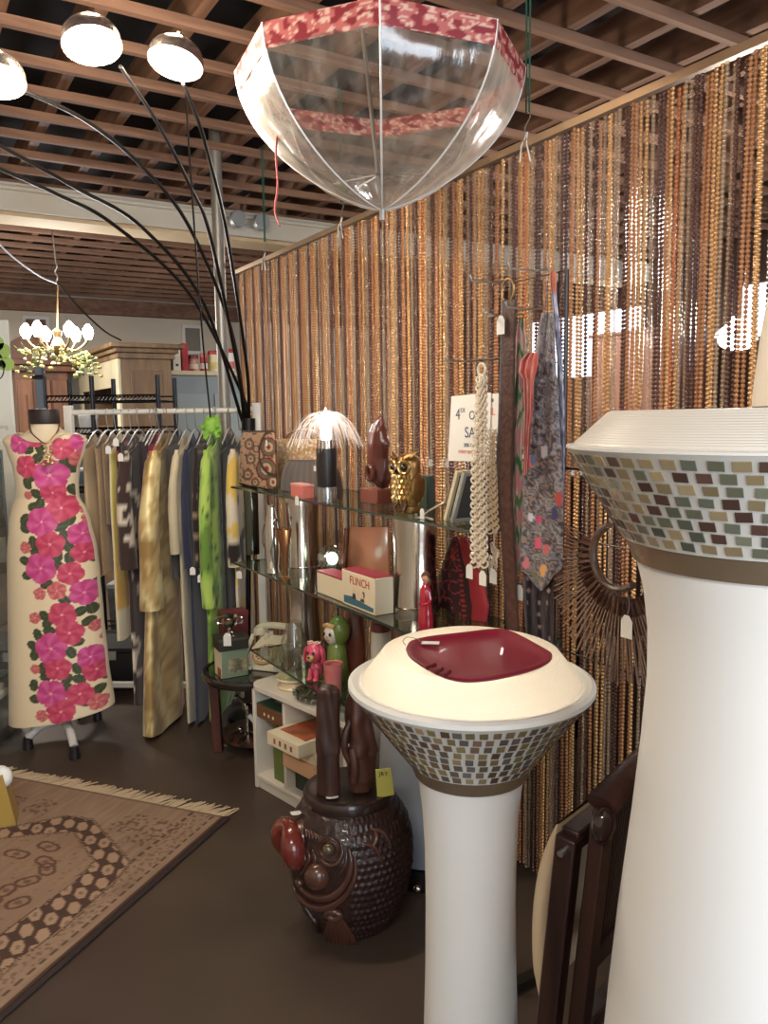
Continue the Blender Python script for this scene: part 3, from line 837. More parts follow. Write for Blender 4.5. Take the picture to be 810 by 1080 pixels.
# ------------------------------------------------------------------ wire grid that carries belts, ties, jewellery and the fan bag
GV = 0.43
def wire_grid():
    a = uvz(PV(541,300,GV))
    u1, u0, um, zl_ = a[0], -0.27, 0.17, 1.40; zt = uvz(PV(541,298,GV))[2]
    t = thing('wire_grid_panel', 'thin wire display grid standing against the bead curtain, hung with ties and belts', 'display rack', W((u0+u1)/2, GV, 0))
    wm = mat('dark_wire', (60,54,50), 0.35, 0.7)
    b = MB()
    b.tube([W(u0,GV,0.0),W(u0,GV,zl_),W(um,GV,zl_),W(um,GV,zt),W(u1,GV,zt),W(u1,GV,0.0)], 0.005, 8); b.build('grid_frame', wm, t)
    b = MB(); n = int((u1-u0)/0.2)+1
    for i in range(1, n): b.tube([W(lerp(u0,u1,i/n),GV,0.98),W(lerp(u0,u1,i/n),GV,zt if lerp(u0,u1,i/n) > um else zl_)], 0.002, 6)
    for i in (1,3,5,8,11): z = lerp(0.98,zt,(i-1)/13.0); b.tube([W(u0 if z < zl_ else um,GV+0.003,z),W(u1,GV+0.003,z)], 0.002, 6)
    b.build('grid_wires', wm, t)
    for uu in (u0, u1):
        b = MB(); b.beam(W(uu,GV-0.12,0.013),W(uu,GV+0.04,0.013),0.03,0.024); b.build('foot', wm, t)
    for i, (px, y) in enumerate(((536,303),(550,338),(577,291),(574,331),(508,385))):
        q = uvz(PV(px, y, GV)); b = MB()
        b.tube([W(q[0],GV,q[2]+0.015), W(q[0],GV+0.035,q[2]+0.008), W(q[0],GV+0.11,q[2]+0.008), W(q[0],GV+0.115,q[2]+0.02)], 0.0028, 6)
        b.build('display_hook', mat('steel_wire'), t)
    if True:
        q = uvz(PV(508,385,GV)); b = MB(); b.tube([W(q[0]+0.02,GV,q[2]+0.012),W(u1,GV,q[2]+0.012)], 0.003, 6); b.build('side_arm', wm, t)
wire_grid()

def noise_pal(sc, pal, seed):
    def f(a, b_, side):
        q = ns(a*sc[0]+seed, b_*sc[1]+seed*1.7, seed); q2 = ns(a*sc[0]*2.1+seed, b_*sc[1]*2.3, seed+9)
        i = int((q+0.5*q2+0.75)/1.5*len(pal)); return pal[max(0, min(len(pal)-1, i))]
    return f
silk = vcmat('printed_silk', 0.42, sheen=0.2)
leather = vcmat('tooled_leather', 0.5, bump=0.25, bscale=140)
# belt
t = thing('leather_belt', 'long brown tooled leather belt with ring buckle hanging from the wire grid', 'belt', PV(536,420,0.50))
b = MB(); panel(b, [(316,529,545),(345,528,544),(428,526,543),(478,523.5,541.5),(520,525,540.5),(562,528,543),(620,531,545.5),(664,534,548),(690,536,550)], 0.50, 0.006, 10,
    cfn=lambda a,y,s: mixc((58,36,32),(92,60,50), 0.5+0.9*ns(a*4, y*70)) if abs(a-0.5)<0.38 else (50,32,29)); b.build('strap', leather, t)
b = MB(); p = PV(536,306,0.49); M = frame_M(p, EU)
ring = [M @ Vector((0.021*math.cos(q*TAU/24), 0, 0.026*math.sin(q*TAU/24))) for q in range(24)]; b.tube(ring, 0.003, 8, closed=True)
b.tube([M @ Vector((0,-0.004,0.0)), M @ Vector((0,-0.004,-0.028))], 0.002, 6); b.build('buckle', mat('old_brass', (150,120,80), 0.35, 0.85), t)
tag_card(t, PV(528,333,0.512), PV(529,320,0.51), math.atan2(-EU.y,-EU.x), (0.027,0.042))
# ties and scarves
def hanging(name, label, cat, rows, v, th, cfn, m=None, group=None, tagat=None, **kw):
    p = PV((rows[0][1]+rows[0][2])/2, rows[0][0], v)
    t = thing(name, label, cat, p, group=group)
    b = MB(); panel(b, rows, v, th, cfn=cfn, **kw); b.build('cloth', m or silk, t)
    if tagat: tag_card(t, PV(tagat[0],tagat[1],v+0.02), PV(tagat[2],tagat[3],v+0.012), math.atan2(-EU.y,-EU.x))
    return t
def stripes(a, y, s):
    q = math.sin((a*0.8+y*8+0.9*ns(a*2,y*6))*TAU/1.15); q2 = ns(a*3, y*9, 4)
    return (60,112,52) if q > 0.45 else (214,196,176) if q > 0.1 else (206,142,146) if q2 > -0.1 else (188,166,150)
hanging('striped_necktie', 'pink and green swirl striped necktie between the belt and the broad tie', 'necktie', [(336,547,553),(345,545,554),(360,544,557),(398,543,556),(428,541,557),(460,538,553),(495,539,553),(521,540,552),(560,542,551),(590,545,550),(608,546.5,548.5)], 0.468, 0.012, stripes, fold=0.004, tagat=(548,617,547,606))
hanging('red_scarf', 'thin coral red twisted scarf hanging over the striped necktie', 'scarf', [(372,556,568),(380,549,568),(392,547,566),(400,552,563),(430,553,562),(467,552.5,559),(500,552,557)], 0.515, 0.012,
    lambda a,y,s: mixc((172,72,58),(198,122,116), 0.5+1.2*ns(a*5,y*9)), fold=0.004)
broad = [(92,84,84),(120,110,112),(64,66,84),(138,120,112),(56,48,52),(106,104,118),(150,142,140),(84,92,92),(128,116,120)]
def broad_f(a, y, s):
    c = noise_pal((4,22), broad, 2.0)(a,y,s)
    for (cx,cy,r,col) in ((0.55,0.50,0.05,(206,204,206)),(0.2,0.535,0.05,(226,110,110)),(0.12,0.545,0.03,(40,44,84)),(0.28,0.53,0.04,(90,110,150)),(0.08,0.515,0.03,(222,210,196)),(0.9,0.67,0.06,(176,72,66)),(0.78,0.72,0.05,(52,56,96)),(0.4,0.745,0.035,(206,48,110)),(0.2,0.735,0.04,(196,200,206)),(0.4,0.83,0.05,(196,80,110)),(0.6,0.85,0.04,(190,90,96)),(0.15,0.90,0.05,(190,110,120)),(0.55,0.93,0.05,(206,150,84)),(0.25,0.95,0.05,(92,100,74))):
        if ((a-cx)*0.6)**2+((y-cy)*2.2)**2 < r*r*(1+0.6*ns(a*9,y*40)): c = col
    return c
hanging('broad_necktie', 'wide multicoloured confetti print necktie hanging in front of the wire grid', 'necktie', [(330,571,584),(350,567,585),(381,563,586),(428,559,590),(466,557,591),(472,550,593),(541,551.5,594),(580,549,594),(598,548,593),(612,560,581),(623,569,572)], 0.486, 0.012, broad_f, nu=26, step=1.5, fold=0.003, ffreq=1.5)
hanging('slim_scarf', 'narrow pale iridescent scarf edge with salmon top beside the broad necktie', 'scarf', [(286,580,587),(300,580,587),(312,582,587),(349,585,591),(390,588,594),(428,589,595.5),(480,590,596),(552,591,595)], 0.452, 0.010,
    lambda a,y,s: (190,110,86) if y < 0.09 else mixc((212,214,226),(120,116,150), 0.4+1.6*ns(a*3,y*30)), fold=0.003)
hanging('dotted_scarf', 'dark plum scarf with faint dots hanging below the broad necktie', 'scarf', [(604,552,584),(640,552.5,583.5),(678,556,583.5),(705,560,583)], 0.464, 0.014,
    lambda a,y,s: (146,122,124) if (math.floor(a*3+0.3*math.floor(y*8)) % 2 == 0 and ((a*3) % 1-0.5)**2+((y*8) % 1-0.5)**2 < 0.04) else (42,30,36), nu=24, step=1.5, fold=0.005)
# chain belt of cream rings
def chain(name, label, path, wpx, v, col, rmaj, cols, tagat, top_ring):
    p0 = PV(path[0][1], path[0][0], v)
    t = thing(name, label, 'necklace', p0)
    m = mat(name+'_links', col, 0.4, 0.0, coat=0.3)
    b = MB(); y = path[0][0]; j = 0
    while y < path[-1][0]:
        x, w = interp(path, y)
        for c in range(cols):
            a = (c+0.5)/cols-0.5
            p = PV(x+a*w, y, v+0.004*((j+c) % 2))
            M = frame_M(p, EU) @ Matrix.Rotation(0.5*((-1)**(j+c)), 4, 'Z') @ Matrix.Rotation(0.35, 4, 'X')
            ring = [M @ Vector((rmaj*math.cos(q*TAU/10), 0, rmaj*math.sin(q*TAU/10))) for q in range(10)]
            b.tube(ring, rmaj*0.27, 5, closed=True)
        y += rmaj*1.05*F/p.y; j += 1
    b.build('links', m, t)
    if top_ring:
        b = MB(); M = frame_M(PV(top_ring[0], top_ring[1], v), EU)
        b.tube([M @ Vector((0.013*math.cos(q*TAU/20), 0, 0.014*math.sin(q*TAU/20))) for q in range(20)], 0.0035, 8, closed=True); b.build('end_ring', m, t)
        b = MB(); b.tube([PV(top_ring[0], top_ring[1]+5, v), PV(path[0][1], path[0][0], v)], 0.0025, 6); b.build('cord', m, t)
    for q in tagat: tag_card(t, PV(q[0],q[1],v+0.012), PV(q[2],q[3],v), math.atan2(-EU.y,-EU.x), (0.026,0.036))
    return t
chain('ring_necklace', 'long cream chain of interlaced rings hanging in front of the sale sign', [(400,508,5),(445,507,8),(470,506,13),(520,505,13),(560,505,14),(596,505.5,16)], 0, 0.52, (222,208,186), 0.0095, 3, [(495,595,500,588),(509,602,508,596)], (508,390))
chain('charm_necklace', 'shorter silver and cream charm necklace hung between the ring chain and the belt', [(456,520,7),(500,519,9),(540,519,11),(560,520,12)], 0, 0.49, (206,184,152), 0.008, 2, [(520,600,521,590)], None)
t = bpy.data.objects[[o.name for o in bpy.data.objects if o.name.startswith('charm_necklace') and o.type == 'EMPTY'][0]]
b = MB(); b.tube([PV(521,562,0.49), PV(521,576,0.49)], 0.0018, 5)
for k in range(12):
    p = PV(521+R.uniform(-5,5), 577+k*2.2, 0.492); M = frame_M(p, EU)
    b.tube([M @ Vector((0.006*math.cos(q*TAU/8), R.uniform(-.002,.002), 0.011*math.sin(q*TAU/8))) for q in range(8)], 0.002, 5, closed=True)
b.build('pendant', mat('silver_charm', (210,196,176), 0.3, 0.5), t)
# paper sale signs
def sign(name, label, corners, v, lines):
    c = sum((PV(x,y,v) for x,y in corners), Vector())/4
    t = thing(name, label, 'sign', c)
    b = MB(); f = [PV(x,y,v+0.0008) for x,y in corners]; g = [PV(x,y,v-0.0008) for x,y in corners]
    b.add(f+g, [(0,1,2,3),(7,6,5,4),(0,4,5,1),(1,5,6,2),(2,6,7,3),(3,7,4,0)]); b.build('paper', mat('sign_paper', (232,226,216), 0.8), t, smooth=False)
    for body, x, y, s, m in lines:
        p = PV(x, y, v+0.0016); text('lettering', body, s, MU(p), m, t, align='LEFT')
ink = mat('blue_grey_ink', (74,82,108), 0.7); redink = mat('faded_red_ink', (206,112,98), 0.7)
sign('paper_sign', 'white hand-lettered sale sign behind the cream ring chain', [(476,418),(518,414),(516,487),(472.5,486)], 0.10,
    [('4', 480.5,437.5,0.052,ink),('EX', 485.5,433,0.022,ink),('OF', 494.5,438.5,0.040,ink),('SALE', 490,456.5,0.050,ink),('20% OF', 489,469.5,0.018,ink),('EVERY BODY', 483.5,476.5,0.016,redink)])
sign('paper_sign', 'small white card with red block letters next to the brown belt', [(511,416),(526,415),(524,485),(509,486)], 0.095,
    [('MEDI', 513.5,422.5,0.015,mat('black_ink', (40,38,38), 0.7)),('OIL', 511,434.5,0.034,redink)])

# ------------------------------------------------------------------ fan shaped bag
def fan_bag():
    v = 0.458; c = PV(659,586,v); 
    t = thing('fan_bag', 'brown fan shaped stick bag with round wooden handle hanging behind the tall lamp', 'handbag', c)
    M = frame_M(c, -EU)                 # x to the right, z up
    pf = lambda r, a, d=0.0: M @ Vector((r*math.cos(a), d, r*math.sin(a)))
    rmax = lambda a: 0.272-0.075*abs(math.cos(a))**1.5+0.006*math.sin(a*14)
    b = MB(); fn = lambda x, y: pf(lerp(0.088, rmax(rad(lerp(168,372,x)))*0.62, y), rad(lerp(168,372,x)), 0.010*math.sin(x*180))
    b.grid(120, 6, fn); b.build('woven_panel', mat('brown_raffia', (84,54,42), 0.6, bump=0.3, bscale=120), t, solid=0.006)
    b = MB()
    for i in range(128):
        a = rad(lerp(165,375,i/127)); d = 0.004*(-1)**i-0.008; rr_ = rmax(a)*R.uniform(0.96,1.02)
        b.tube([pf(0.125,a,d), pf(rr_,a+R.uniform(-.006,.006),d+R.uniform(-.006,.003))], 0.0018, 5)
    b.build('sticks', mat('polished_stick', (132,104,88), 0.3, coat=0.4), t)
    b = MB(); pts = [pf(0.066, rad(q), -0.022) for q in range(110, 312, 8)]; b.tube(pts, 0.010, 10, flat=0.7); b.build('handle', wood('handle_wood', (66,48,40),(104,78,62),0.4), t)
    q = PV(661,649,v+0.05); tag_card(t, q, PV(663,629,v+0.045), math.atan2(-EU.y,-EU.x), (0.028,0.046))
fan_bag()
ZM = (PV(275,605,0.48).z+PV(445,672,0.48).z)/2
# red embroidered bag on the middle shelf, behind the dish
def red_bag():
    v = 0.20
    rows = [(566,478,484),(574,474,490),(588,469,497),(606,463.5,509),(625,461.5,513),(640,462,516),(655,464,514),(672,467,512)]
    def f(a, y, s):
        if a > 0.66: return (168,48,54)
        if a > 0.55: return (54,28,30)
        edge = abs(a-0.50) < 0.035
        if edge: return (168,56,58) if int(y*40) % 2 else (60,30,32)
        q = abs(ns(a*7, y*9, 2)); 
        return (176,64,66) if q < 0.06 or y < 0.22 and q < 0.10 else (58,30,32)
    t = thing('embroidered_bag', 'dark red embroidered bag with pointed top behind the red dish', 'handbag', PV(489,668,v))
    b = MB(); panel(b, rows, v, 0.05, nu=40, step=1.2, cfn=f, bulge=0.012, zmin=ZM); b.build('bag_body', vcmat('red_embroidery', 0.6, bump=0.2, bscale=200), t)
    b = MB(); panel(b, [(566,484,491),(574,487,496),(584,492,501),(594,497,506)], v+0.035, 0.012, cfn=lambda a,y,s:(172,58,62)); b.build('flap', vcmat('red_embroidery'), t)
red_bag()
# ------------------------------------------------------------------ glass shelf unit on chrome columns
VF, VB = 0.48, 0.16
ZT = PV(398,541,VF).z; ZM = (PV(275,605,VF).z+PV(445,672,VF).z)/2; ZL = (PV(280,690,VF).z+PV(345,741,VF).z)/2
uTL = uvz(PV(262,519,0.40))[0]; uTR = uvz(PV(497,553,VF))[0]
uLR = uvz(PV(350,745,VF))[0]
GT = 0.008
G0 = 0.0008
chrome = mat('ribbed_chrome', (190,180,168), 0.16, 1.0, bump=0.05, bscale=20)
bk0_ = PZ(269,830,0); BH_TOP = PV(267,721,uvz(bk0_)[1]).z
def etagere():
    t = thing('glass_shelf_unit', 'three tier glass display shelf on shiny waisted chrome columns before the bead curtain', 'shelf unit', W((uTL+uTR)/2, 0.32, 0))
    g = clear_mat('shelf_glass', (226,240,230), 0.09, 0.02, 0.6); e = mat('glass_edge', (40,58,50), 0.1, 0.0, coat=0.6)
    for z, ul, ur in ((ZT-G0,uTL,uTR),(ZM-G0,uTL,uTR),(ZL-G0,1.98,uLR)):
        b = MB()
        P = [W(u,v,z+d) for d in (0,-GT) for u,v in ((ul,VB),(ur,VB),(ur,VF),(ul,VF))]
        b.add(P, [(0,1,2,3),(7,6,5,4)], None, 0); b.add(P, [(0,4,5,1),(1,5,6,2),(2,6,7,3),(3,7,4,0)], None, 1)
        b.build('glass_shelf', [g, e], t, smooth=False)
    def col(px, y, v, za, zb, r, waist):
        p = PV(px, y, v); prof = [(0,za),(r*1.08,za),(r*1.08,za+0.018)]
        n = 34
        for i in range(n+1):
            s = i/n; w = 1-waist*math.sin(s*PI)**1.5
            rr_ = r*w; z = lerp(za+0.02, zb-0.02, s)
            prof += [(rr_, z), (rr_-0.0012, z+0.4*(zb-za-0.04)/n)] if i < n else [(rr_, z)]
        prof += [(r*1.06,zb-0.018),(r*1.06,zb),(0,zb)]
        b = MB(); b.lathe(prof, 48, Matrix.Translation((p.x,p.y,0))); b.build('chrome_column', chrome, t, angle=50)
    zt, zm, zl = ZT-GT-G0, ZM-GT-G0, ZL-GT-G0
    col(318, 570, 0.305, ZM-G0, zt, 0.075, 0.10); col(437.5, 600, 0.305, ZM-G0, zt, 0.076, 0.10)
    col(320, 650, 0.26, ZL-G0, zm, 0.074, 0.12)
    p = PV(436, 690, 0.30); col(436, 690, 0.305, 0.662, zm, 0.060, 0.06)
    # slim dark chrome tube at the far end
    for za, zb in ((ZM-G0, zt),):
        b = MB(); p = PV(266, 570, 0.33); b.lathe([(0,za),(0.032,za),(0.034,zb),(0,zb)], 32, Matrix.Translation((p.x,p.y,0))); b.build('end_tube', mat('dark_chrome', (96,100,92), 0.12, 1.0), t)
    bh_ = 0.4715
    for uu, vv in ((1.80,0.345),(1.46,0.272)):
        b = MB(); b.lathe([(0,BH_TOP+0.001),(0.012,BH_TOP+0.001),(0.012,zl),(0,zl)], 16, Matrix.Translation(W(uu,vv,0))); b.build('shelf_stud', chrome, t)
    return t
etagere()
def vessel(name, label, cat, cx, v, rows, m, zb, part='body', group=None, n=36, sx=1.0, M=None):
    """turned body: rows (image y, half width in px) from top to bottom standing on level zb"""
    pb = S(cx, v, zb)
    t = thing(name, label, cat, pb, group=group)
    prof = []
    zb0 = PV(cx, rows[-1][0], v).z
    for y, hw in reversed(rows):
        z = PV(cx, y, v).z - zb0 + zb; prof.append((max(0.0008, hw*pb.y/F), z))
    if prof[0][0] > 0.001: prof = [(0, prof[0][1])]+prof
    prof = prof+[(0, prof[-1][1])] if prof[-1][0] < 0.02*1.0 else prof
    b = MB(); b.lathe(prof, n, Matrix.Translation((pb.x,pb.y,0)), cap=False); b.build(part, m, t, angle=55)
    return t, pb
def boxy(name, label, cat, p, dims, m, rz=0.0, group=None, bevel=0.002, part='carton', tilt=None):
    """carton whose base centre is p; x along the frame's heading"""
    t = thing(name, label, cat, p, group=group)
    M = rotU(p, rz)
    if tilt: M = M @ tilt
    b = MB(); b.box((0,0,dims[2]/2), dims); b.v = [tuple(M @ Vector(q)) for q in b.v]
    b.build(part, m, t, bevel=bevel); return t, M
E_ = 0.0006
# ---- top shelf
def paisley(a, y, s):
    c = (176,140,108)
    for (cx,cy,r) in ((0.80,0.25,0.17),(0.72,0.62,0.2),(0.9,0.85,0.14),(0.25,0.2,0.1),(0.3,0.45,0.1),(0.22,0.72,0.1),(0.42,0.85,0.08),(0.45,0.28,0.07)):
        d = math.hypot((a-cx)*0.72, y-cy)
        if d < r: c = [(120,60,50),(196,160,130),(88,92,70),(150,70,60)][int(d/r*4) % 4] if d < r*0.85 else (70,48,42)
    if c == (176,140,108) and ns(a*16, y*22) > 0.28: c = (84,66,52)
    if abs(math.hypot(a-0.95, (y-0.35)*1.1)-0.42) < 0.03: c = (64,44,40)
    return c
t = thing('paisley_bag', 'tan fabric bag with red paisley print at the far end of the top glass shelf', 'handbag', S(272,0.40,ZT))
b = MB(); panel(b, [(456,256,289),(460,254,290.5),(480,253,291),(500,252.5,292),(518,253,292)], 0.40, 0.05, nu=40, step=1.0, cfn=paisley, bulge=0.008, zmin=ZT+.006); b.build('bag_body', vcmat('printed_canvas', 0.8), t)
b = MB(); panel(b, [(454,255.5,289.5),(457.5,255.5,289.5)], 0.40, 0.052, cfn=lambda a,y,s:(70,52,44)); b.build('top_trim', vcmat('printed_canvas'), t)
b = MB(); panel(b, [(513.5,252.5,292.5),(520,252.5,292.5)], 0.40, 0.056, zmin=ZT, cfn=lambda a,y,s:(44,34,30)); b.build('base_trim', vcmat('printed_canvas'), t)
tag_card(t, PV(281,464,0.44), PV(282,458,0.435), math.atan2(-EU.y,-EU.x), (0.018,0.024))
def sequin(a, y, s):
    q = ns(a*12, y*12, 3); q2 = ns(a*23, y*25, 7)
    return (246,238,226) if q2 > 0.22 else (232,180,140) if q > 0.1 else (206,160,100) if q > -0.15 else (228,200,152)
t = thing('sequin_bag', 'gold sequinned evening bag behind the brown pleated clutch', 'handbag', S(313,0.36,ZT))
b = MB(); panel(b, [(463,293,339),(466,292,341),(480,292,341),(500,293,340),(528,293,339)], 0.30, 0.035, nu=40, step=1.0, cfn=sequin, bulge=0.008, zmin=ZT); b.build('bag_body', vcmat('gold_sequin', 0.30, 0.2, bump=0.6, bscale=70), t)
b = MB(); pts = catmull([PV(300,464,0.30),PV(308,456,0.31),PV(322,453,0.31),PV(334,456,0.31),PV(339,464,0.30)],6); b.tube(pts, 0.008, 8, flat=0.5); b.build('handle', mat('tan_strap', (170,140,110), 0.5), t)
def pleat_shade(a, y, s): return mixc((58,42,36),(88,68,58), 0.5+0.5*math.sin(a*60+math.sin(y*4)))  # pleat folds shaded into the colour as dark and light stripes
t = thing('pleated_clutch', 'dark brown pleated clutch bag standing behind the pink box on the top shelf', 'handbag', S(328,0.39,ZT))
b = MB(); panel(b, [(487,303,352),(490,301,354),(497,298,358),(508,296,361),(520,296,362),(527,298,361),(538,300,359)], 0.37, 0.04, nu=40, step=1.5, cfn=pleat_shade, bulge=0.008, zmin=ZT); b.build('bag_body', vcmat('brown_taffeta', 0.5, sheen=0.3), t)
b = MB(); panel(b, [(485,303,352),(490,301.5,353.5)], 0.37, 0.044, cfn=lambda a,y,s:(42,34,31)); b.build('frame', vcmat('brown_taffeta'), t)
tag_card(t, PV(332,491,0.44), PV(332,485,0.43), math.atan2(-EU.y,-EU.x), (0.018,0.02))
p = S(319,0.45,ZT)
t, M = boxy('small_box', 'small salmon pink box with white tag at the front of the top shelf', 'box', p, (0.115,0.045,0.045), mat('salmon_card', (206,112,98), 0.7), 0.05)
b = MB(); b.box((0,0,0.0465),(0.117,0.047,0.008)); b.v = [tuple(M @ Vector(q)) for q in b.v]; b.build('lid', mat('salmon_lid', (214,150,138), 0.7), t, bevel=0.001)
tag_card(t, PV(313,523,0.485), PV(322,519,0.475), math.atan2(-EU.y,-EU.x), (0.03,0.034))
# fibre optic lamp
t, p = vessel('fibre_optic_lamp', 'black and chrome fibre optic lamp with glowing spray on the top shelf', 'lamp', 345, 0.445, [(473,10.6),(474,10.8),(512,10.8),(513,10.6)], mat('black_plastic', (38,34,34), 0.35), ZT+0.052, 'black_sleeve')
T = Matrix.Translation((p.x,p.y,0)); px2 = p.y/F
b = MB(); b.lathe([(0,ZT),(11*px2,ZT),(11*px2,ZT+0.05),(10*px2,ZT+0.053),(0,ZT+0.053)], 32, T); b.build('clear_base', clear_mat('acrylic', (235,235,232), 0.2, 0.04, 0.8), t)
zc = PV(345,473,0.44).z-PV(345,513,0.44).z+ZT+0.052
b = MB(); b.lathe([(0.0,zc),(9.6*px2,zc),(9.6*px2,zc+0.028),(8.8*px2,zc+0.03),(0.0,zc+0.03)], 32, T); b.build('chrome_collar', chrome, t)
b = MB(); top = Vector((p.x,p.y,zc+0.03))
for i in range(230):
    a = R.random()*TAU; el = R.random()**0.6; L = R.uniform(0.10,0.17)
    hx = 0.135*el; c1 = Vector((math.cos(a),math.sin(a),0))
    pts = [top+c1*0.012*R.random(), top+c1*(hx*0.28)+Vector((0,0,L*0.55)), top+c1*(hx*0.75)+Vector((0,0,L*(0.62-0.3*el))), top+c1*hx*1.05+Vector((0,0,L*(0.5-0.75*el)))]
    b.tube(catmull(pts, 4), 0.0005, 4, cap=False)
o = b.build('fibre_spray', mat('lit_fibre', (236,226,216), 0.3, emit=(255,236,224), estr=0.5, alpha=0.3), t); o['kind'] = 'stuff'
b = MB(); b.lathe([(0,0.0),(0.016,0.0),(0.020,0.016),(0.012,0.05),(0.004,0.10),(0,0.11)], 20, T @ Matrix.Translation((0,0,zc+0.03))); b.build('light_source', mat('lamp_core', (255,255,255), 0.3, emit=(246,248,255), estr=5.5), t)
L_ = bpy.data.lights.new('fibre_lamp_light', 'POINT'); L_.energy = 1.3; L_.color = (0.95,0.97,1.0); L_.shadow_soft_size = 0.02
lo = bpy.data.objects.new('fibre_lamp_light', L_); COL.objects.link(lo); lo.location = top+Vector((0,0,0.14))
# carved twisted wood sculpture
def sculpture():
    v = 0.33; zb = ZT
    p = S(398, v, zb); t = thing('carved_sculpture', 'smooth dark wood twisted sculpture on a reddish base beside the brass owl', 'sculpture', p)
    M = rotU(p); wd_ = wood('dark_polished_wood', (66,30,24), (112,60,48), 0.22, 3.0, 'Z', 5)
    b = MB(); b.box((0,0,0.025),(0.11,0.07,0.05)); b.v = [tuple(M @ Vector(q)) for q in b.v]; b.build('base', mat('red_brown_block', (126,66,52), 0.35, coat=0.3), t, bevel=0.003)
    px_ = p.y/F
    rows = [(446,0.5,402),(449,5,401),(456,9,399),(464,12.5,399),(475,14.5,400),(490,14,400),(505,13,402),(514,11.5,403),(521,6,404),(523,1,404)]
    b = MB()
    def fn(x, y):
        a = x*TAU; yy = lerp(446,523,y); hw, cx = interp(rows, yy)
        c = PV(cx, yy, v); c.z += (zb+0.05)-PV(404,523,v).z
        tw = y*2.2
        r = hw*px_*(1+0.16*math.cos(2*a+tw)+0.22*max(0,math.cos(a-0.6-tw*0.7))**6-0.28*max(0,math.cos(a+0.5-tw*0.8+1.2))**4)
        return c + (-EU)*(r*math.cos(a))+EV*(r*0.7*math.sin(a))
    b.grid(48, 40, fn, wrap=True); b.build('twisted_body', wd_, t, angle=180)
    b = MB(); c = PV(390,499,v+0.045); M2 = frame_M(c, -EU)
    b.tube([M2 @ Vector((0.018*math.cos(q*TAU/18),0,0.024*math.sin(q*TAU/18))) for q in range(18)], 0.008, 8, closed=True); b.build('carved_loop', wd_, t)
sculpture()
# brass owl
def owl():
    v = 0.40; p = S(430, v, ZT); px_ = p.y/F
    br = mat('antique_brass', (168,128,76), 0.34, 0.8, var=0.6, vscale=30, col2=(92,64,40)); dkb = mat('dark_brass', (70,48,34), 0.4, 0.7)
    t = thing('brass_owl', 'antique brass owl figure with big round eyes on the top shelf', 'figurine', p)
    M = rotU(p, PI+0.25)                 # local -y... x right, y away
    M = frame_M(p, (-EU+EV*-0.25).normalized())
    T = lambda b: setattr(b, 'v', [tuple(M @ Vector(q)) for q in b.v])
    zo = 0.022
    b = MB(); b.lathe([(0,0),(0.042,0),(0.046,0.006),(0.044,0.02),(0.036,0.024),(0,0.024)], 28, sx=1.0, sy=0.8); T(b); b.build('base', br, t)
    b = MB(); b.lathe([(0,zo),(0.038,zo),(0.045,zo+0.02),(0.047,zo+0.055),(0.044,zo+0.09),(0.045,zo+0.112),(0.046,zo+0.13),(0.04,zo+0.145),(0.022,zo+0.153),(0,zo+0.154)], 32, sx=1.0, sy=0.8); T(b); b.build('body', br, t, angle=70)
    # breast feathers: overlapping pointed ridges
    b = MB()
    for r_ in range(5):
        z = zo+0.088-r_*0.016; n = 6
        for k in range(n):
            a = -PI/2+(k-(n-1)/2+0.5*(r_ % 2))*0.30
            c = Vector((0.046*math.cos(a), 0.038*math.sin(a), z)); d = Vector((math.cos(a), math.sin(a), 0))
            b.tube([c+Vector((0,0,0.008)), c+d*0.004, c+d*0.001+Vector((0,0,-0.02))], [0.005,0.006,0.0008], 6)
    T(b); b.build('breast_feathers', mat('bright_brass', (206,170,110), 0.28, 0.8), t)
    for s in (-1,1):
        b = MB(); M3 = Matrix.Translation((s*0.021,-0.036,zo+0.117)) @ Matrix.Rotation(rad(90),4,'X') @ Matrix.Rotation(s*0.3,4,'Y')
        b.lathe([(0.021,-0.004),(0.022,0.004),(0.019,0.008),(0.014,0.006),(0.012,0.003)], 24, M3, cap=False); T(b); e = b.build('eye_ring', mat('bright_brass'), t)
        b = MB(); b.sphere((s*0.021,-0.040,zo+0.117), 0.010, 14, 8); T(b); b.build('eye', mat('dark_glass_eye', (24,18,16), 0.08, coat=0.8), e)
        b = MB(); b.tube([(s*0.012,-0.03,zo+0.140),(s*0.035,-0.024,zo+0.150),(s*0.052,-0.01,zo+0.164)], [0.008,0.010,0.001], 8); T(b); b.build('ear_tuft', br, t)
        b = MB(); b.sphere((s*0.043,0.0,zo+0.055),(0.012,0.030,0.045),14,10); T(b); b.build('wing', br, t)
        b = MB()
        for k in (-1,0,1): b.tube([(s*0.02+k*0.007,-0.034,zo+0.006),(s*0.02+k*0.009,-0.05,zo-0.014)], [0.005,0.003], 6)
        T(b); b.build('foot', dkb, t)
    b = MB(); b.tube([(0,-0.040,zo+0.118),(0,-0.052,zo+0.108),(0,-0.046,zo+0.096)], [0.007,0.006,0.001], 8); T(b); b.build('beak', dkb, t)
owl()
p = S(449,0.30,ZT); t, M = boxy('green_box', 'dark green square box standing behind the brass owl', 'box', p, (0.075,0.02,0.105), mat('dark_green_card', (52,62,50), 0.6), 0.1)
b = MB(); b.box((0,-0.0105,0.053),(0.062,0.002,0.090)); b.v = [tuple(M @ Vector(q)) for q in b.v]; b.build('face_panel', mat('green_felt', (64,76,60), 0.9), t)
